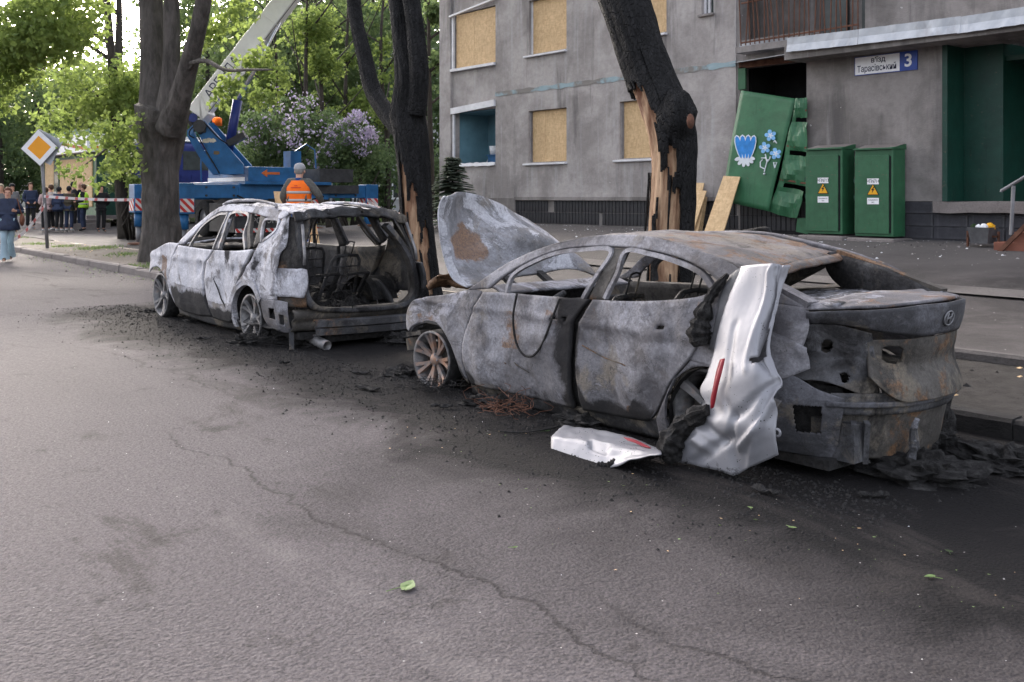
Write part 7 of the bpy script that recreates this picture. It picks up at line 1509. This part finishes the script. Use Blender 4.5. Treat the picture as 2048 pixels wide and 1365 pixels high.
mb = MB(); 
for zz, w_ in ((1.355,.03),(1.325,.09)): 
    mb.grid([[Vector((w_*s_*k3, -(.186-.4*(w_*s_)**2)*k3-.012, (zz+dz)*k3)) for s_ in fr(-1,1,6)] for dz in (-.006,.006)])
mb.build('printed_lines', M_RED, v_, local=True)
mb = MB(); mb.lathe([(.062,1.46),(.075,1.43),(.085,1.44),(.07,1.50)], Matrix.Diagonal((k3,k3,k3,1)), 14); mb.build('collar', TROUSBLUE, orr, True, local=True)
# chipboard sheet standing in front of the worker
Zb = 19.4; q = [dp(a, b, Zb-(.2 if b > 450 else 0)) for a, b in ((547,383),(621,386),(641,497),(566,500))]
o = MB().extrude(q, Vector((FWD.x, FWD.y, 0))*.02).build('chipboard_sheet', M_OSB, None); tag(o, 'chipboard sheet stood upright in front of the worker in orange', 'chipboard')

# ------------------------------------------------------------------ road sign, tape
sp_ = dp(95, 497, 26.6); sz_ = gz(sp_.x, sp_.y); tp_ = dp(81, 330, 26.6)
rs = thing('road_sign', 'yellow diamond priority road sign on a leaning grey post', 'road sign', (sp_.x, sp_.y, sz_))
b0 = Vector((sp_.x, sp_.y, sz_-.05)); b1 = Vector((tp_.x, tp_.y, dp(81,268,26.6).z))
mb = MB(); mb.tube([b0, b1], .045, 12); mb.build('post', M_GALVPOST, rs, True)
cc = dp(80.5, 296, 26.5); vx = Vector((RGT.x, RGT.y, 0)); vf = Vector((FWD.x, FWD.y, 0)); tl = math.radians(3)
def diamond(r, d, shift=Vector((0,0,0)), rot=tl):
    P = []
    for a in fr(0, 2*PI, 4)[:4]:
        c0, s0 = math.cos(a+rot), math.sin(a+rot)
        P.append(cc+shift+vx*r*c0+Vector((0,0,1))*r*s0+vf*d)
    return P
R0 = 37.5/FPX*26.5
for nm, r, d, m in (('backing_plate', R0, -.052, M_GALVPOST), ('white_border', R0*.965, -.056, M_SIGNWHITE), ('yellow_field', R0*.63, -.060, paint('sign_yellow', (.80,.33,.02), .4, 0, .05))):
    mb = MB(); mb.extrude(diamond(r, d), -vf*.0035 if nm != 'backing_plate' else vf*.02); mb.build(nm, m, rs)
mb = MB(); mb.extrude(diamond(R0*1.02, .05, vx*.10+Vector((0,0,.02)), tl+.25), vf*.01); mb.build('rear_plate', M_GALV, rs)
M_TAPERED = paint('tape_red_print', (.55,.16,.15), .5, 0, .2)
def tape(label, a, b, sag, w=.075, n=40, twist=.6, sp=9):
    P = []; 
    for i in range(n+1):
        t = i/n; q = a.lerp(b, t)-Vector((0,0,sag*4*t*(1-t))); tw_ = twist*nz(t*4, a.x)
        dv = Vector((0,0,1))*math.cos(tw_)+vf*math.sin(tw_); P.append((q-dv*w/2, q+dv*w/2))
    root = thing('barrier_tape', label, 'barrier tape', tuple(P[0][0]), 'red and white barrier tapes')
    mb = MB(); mb.grid([[q[0] for q in P], [q[1] for q in P]]); mb.build('band', paint('tape_white', (.70,.66,.66), .5, 0, .08), root)
    L_ = (b-a).length; st = max(1, int(L_*4)); proto = None
    f_ = lambda t: (P[min(n, int(t*n))][0].lerp(P[min(n, int(t*n)+1)][0], t*n-int(t*n)), P[min(n, int(t*n))][1].lerp(P[min(n, int(t*n)+1)][1], t*n-int(t*n)))
    for k in range(st):
        m0, m1 = f_((k+.15)/st), f_(min(.999, (k+.15)/st+.3/st)); s_ = .3*w
        MB().add([m0[0]-vf*.004, m1[0]-vf*.004, m1[0].lerp(m1[1], .95)-vf*.004+(m1[0]-m0[0])*.25, m0[0].lerp(m0[1], .95)-vf*.004+(m1[0]-m0[0])*.25], [(0,1,2,3)]).build('red_mark', M_TAPERED, root)
    return root
tape('barrier tape running level from the road sign to the crane outrigger', dp(88,393,26.5), dp(264,400,26.3), .03)
tape('barrier tape slanting down from the road sign towards the road', dp(90,410,26.5), dp(28,480,26.0), .12, .10, 40, .9)
tape('barrier tape slanting from the crane outrigger to the charred forked tree', Vector((rx, p1.y, CZ-.2)), at(806,430,10.5), .10)

# ------------------------------------------------------------------ white van glimpsed at the far left
q = dp(40, 420, 62); vn = thing('parked_van', 'white van parked beyond the passers by at the left edge', 'van', (q.x, q.y, gz(q.x, q.y)))
g = gz(q.x, q.y); prof = [(-2.2,.35),(-2.2,1.2),(-1.5,1.35),(-.9,2.0),(2.2,2.05),(2.3,.35)]
mb = MB(); mb.extrude([(q.x+a, q.y-.9, g+b) for a, b in prof], (0, 1.8, 0)); vb = mb.build('body', M_SIGNWHITE, vn, bevel=.06)
mb = MB(); mb.box((q.x-1.2, q.y-.915, g+1.3), (q.x+.1, q.y-.902, g+1.85)); mb.build('side_window', M_GLASS, vn)
for a in (-1.4, 1.5):
    for s_ in (-.85, .85): MB().lathe([(0,-.1),(.33,-.1),(.33,.1),(0,.1)], Matrix.Translation((q.x+a, q.y+s_, g+.32)) @ Matrix.Rotation(PI/2, 4, 'X'), 16).build('wheel', M_CHAR, vn)

# ------------------------------------------------------------------ debris on the ground
def lie(name, label, cat, px, py, mat, shape, group=None):
    y = None; a = (px-1024)/FPX; b = -(py-HOR)/FPX; g_ = FWD+a*RGT; t = -CAM_H/b; p = Vector((t*g_.x, t*g_.y, 0)); p.z = roadz(p.x, p.y)
    mb = MB(); shape(mb, p); o = mb.build(name, mat, None, False); tag(o, label, cat, group); return o
def leafshape(s_, rot):
    def f(mb, p):
        pts = [(0,-.5),(.18,-.3),(.26,0),(.14,.32),(0,.5),(-.15,.3),(-.27,0),(-.17,-.28)]
        for ox, oy, sc in ((0,0,1),(.16,-.10,.8)):
            P = [p+Vector((((a+ox*.9)*math.cos(rot)-(b+oy)*math.sin(rot))*s_*sc, ((a+ox*.9)*math.sin(rot)+(b+oy)*math.cos(rot))*s_*sc, .012+.010*abs(a)*4*s_)) for a, b in pts]; mb.add(P+[p+Vector((ox*s_*.5, oy*s_*.5, .008))], [(i, (i+1) % 8, 8) for i in range(8)])
        mb.tube([p+Vector((0,0,.012)), p+Vector((math.cos(rot-2.2)*s_*.9, math.sin(rot-2.2)*s_*.9, .010))], .0015, 4)
    return f
M_FALLEN = paint('fallen_leaf_green', (.14,.21,.07), .6, 0, .25, 20)
lie('fallen_leaf', 'pale green fallen leaf lying alone in the middle of the road', 'leaf', 815, 1176, M_FALLEN, leafshape(.115, .6))
for i, (px, py) in enumerate(((1030,1100),(1897,1108),(1860,1158),(1885,930),(1585,1060),(1095,865),(1500,1020))):
    lie('fallen_leaf', ('faint green leaf on the road left of the dark patch','bright green leaf on the dark road at the right','small green leaf just below the bright leaf at the right','green sprig leaf under the tail of the sedan','tiny leaf on the road below the bumper skin tip','small leaf beside the bumper fragment','leaf near the road soot edge')[i], 'leaf', px, py, M_LEAFMID if i % 2 else M_FALLEN, leafshape(.035+.01*(i % 3), i*1.3), 'fallen green leaves')
def specks(name, n, area, size, mats, seed, flat=.5, zf=None):
    r = random.Random(seed); mb = MB()
    for k in range(n):
        x, y = area(r); z = zf(x, y) if zf else roadz(x, y); s_ = size*(.4+1.2*r.random()**2); mb.mi = r.randrange(len(mats))
        V = [Vector((x+s_*math.cos(t+r.random())*(.6+.6*r.random()), y+s_*math.sin(t+r.random())*(.6+.6*r.random()), z)) for t in (0, 1.6, 3.2, 4.7)]; top = Vector((x, y, z+s_*flat*(.5+r.random())))
        mb.add(V+[top], [(0,1,4),(1,2,4),(2,3,4),(3,0,4)])
    o = mb.build(name, mats, None); tag(o, kind='stuff'); return o
def near_cars(r):
    x = r.uniform(-15, -2.6); y = 4.95-abs(r.gauss(0, .55)) if r.random() < .8 else r.uniform(4.6, 6.7); return x, y
specks('burnt_debris', 15000, near_cars, .010, [M_CHAR, M_CHAR, M_CHAR, M_CRUST], 2, .7)
specks('glass_crumbs', 150, lambda r: (r.uniform(-16, 1), r.uniform(1.2, 4.9)), .004, [M_SIGNWHITE, M_REFL], 3, .6)
specks('leaf_litter', 240, lambda r: (r.uniform(-6, 0), 4.4-abs(r.gauss(0, .6))), 0.007, [M_FALLEN, M_LEAF, M_OSB], 4, .1)
specks('yard_rubble', 900, lambda r: ((lambda x: x)(r.uniform(-23, -5)), 16.2-abs(r.gauss(0, .9))), .018, [M_KERB, M_SIGNWHITE, M_WALL, M_CHAR], 5, .6, lambda x, y: gz(x, y)+.005)
specks('verge_litter', 700, lambda r: (r.uniform(-30, 0), r.uniform(7.0, 8.7)), .025, [M_CHAR, M_KERB, M_OSB, M_DIRT], 6, .5, lambda x, y: vergez(x, y))
specks('gutter_litter', 900, lambda r: (r.uniform(-32, -13), 6.72-abs(r.gauss(0, .35))), .02, [M_DIRT, M_FALLEN, M_CHAR, M_KERB], 7, .5)
for i, (x, y, r_) in enumerate(((-13.9,4.9,.16),(-6.1,4.75,.2),(-10.4,4.75,.24),(-9.9,5.2,.3),(-5.2,4.9,.2),(-4.0,4.9,.25),(-3.0,5.5,.35),(-2.75,6.1,.30),(-7.6,5.0,.22),(-9.3,6.1,.3),(-12.5,4.95,.15))):
    o = crust('ash_heap', (x, y, .0), (r_*1.0, r_*.75, r_*.36), M_CRUST, None, i+80, .6, 30, 20, True, 3.); tag(o, ('ash heap ahead of the SUV front wheel','ash heap under the sedan front wheel','ash heap behind the SUV rear wheel','ash heap under the SUV bumper beam','ash heap under the sedan doors','ash heap beside the sedan rear wheel','wide ash heap under the sedan tail','ash heap between the sedan tail and the kerb','ash heap just ahead of the sedan nose','ash heap at the kerb behind the SUV','small ash heap under the SUV doors')[i], 'ash heap', 'ash heaps under the wrecks')
# wiry steel belts of burnt tyres
def wires(name, label, c, n, s_, mat=M_RUSTIRON, seed=0):
    r = random.Random(seed); mb = MB()
    for k in range(n):
        a = Vector(c)+Vector((r.gauss(0,s_), r.gauss(0,s_*.6), .01)); P = [a]
        for j in range(4): P.append(P[-1]+Vector((r.gauss(0,s_*.5), r.gauss(0,s_*.5), abs(r.gauss(0,s_*.22)))))
        mb.tube(poly_at(P, 9), .0022, 3, False)
    o = mb.build(name, mat, None); tag(o, label, 'wire', 'wire tangles of burnt tyres'); return o
wires('tyre_wire', 'rusty tangle of tyre wire at the SUV rear wheel', (-10.2,4.85,.02), 90, .16, M_CHAR, 1)
wires('tyre_wire', 'rusty tangle of wire under the sedan front door', (-5.75,4.68,.02), 40, .12, M_RUSTIRON, 2)
wires('tyre_wire', 'tangle of tyre wire at the sedan front wheel', (-6.75,4.75,.02), 50, .12, M_CHAR, 3)
p = dp(1720, 925, 6.1); p.z = 0
q0, q1 = [(lambda t, g_: Vector((t*g_.x, t*g_.y, 0)))(-CAM_H/(-(b-HOR)/FPX), FWD+(a-1024)/FPX*RGT) for a, b in ((1704,918),(1733,942))]
mb = MB(); mb.tube([q0+Vector((0,0,.05)), q1+Vector((0,0,.025))], .012, 8); mb.tube([q1+Vector((-.02,0,.0)), q1+Vector((.03,0,.06))], .018, 8); o = mb.build('loose_bolt', M_ALLOY, None, True); tag(o, 'loose bent bolt lying on the road under the sedan tail', 'bolt')
q = [(lambda t, g_: Vector((t*g_.x, t*g_.y, .01)))(-CAM_H/(-(b-HOR)/FPX), FWD+(a-1024)/FPX*RGT) for a, b in ((1000,866),(1040,868),(1080,864),(1118,856))]
o = MB().tube(poly_at(q, 16), .006, 6).build('loose_cable', M_CHAR, None, True); tag(o, 'thin black cable lying on the road before the bumper fragment', 'cable')


# larger burnt scraps round the wrecks, each a thing that could be picked up
rs_ = random.Random(11)
LB = ('curled burnt scrap by the SUV front wheel','flat burnt scrap on the road beside the SUV doors','burnt scrap near the SUV rear wheel','small burnt flake between the two wrecks','thick burnt scrap just ahead of the sedan','burnt flake left of the sedan front wheel','burnt scrap beside the sedan front door','burnt scrap beneath the sedan rear door','burnt flake behind the bumper fragment','burnt scrap under the bumper skin','burnt scrap right of the bumper skin','burnt flake below the sedan tail','burnt scrap at the kerb by the sedan tail')
for i, (x, y) in enumerate(((-13.6,4.5),(-12.2,4.55),(-10.9,4.45),(-8.8,4.4),(-7.9,4.7),(-7.2,4.35),(-6.2,4.4),(-5.0,4.6),(-4.5,4.55),(-4.1,4.75),(-3.3,4.5),(-2.9,4.9),(-2.4,5.9))):
    mb = MB(); a0_ = rs_.uniform(0, 6); L_ = rs_.uniform(.09, .22); W_ = L_*rs_.uniform(.3,.6)
    P = [[Vector((x+math.cos(a0_)*L_*u-math.sin(a0_)*W_*v*(.6+.5*nz(u*4,i)), y+math.sin(a0_)*L_*u+math.cos(a0_)*W_*v*(.6+.5*nz(u*4,i+9)), .012+.05*abs(nz(u*2.5,v*2.5,i*3.))+.04*u*u)) for u in fr(-.5,.5,9)] for v in fr(-.5,.5,5)]
    mb.grid(P); o = mb.build('burnt_scrap', (M_CHAR, M_CRUST)[i % 2], None, False, solid=.008); tag(o, LB[i], 'scrap', 'burnt scraps on the road')
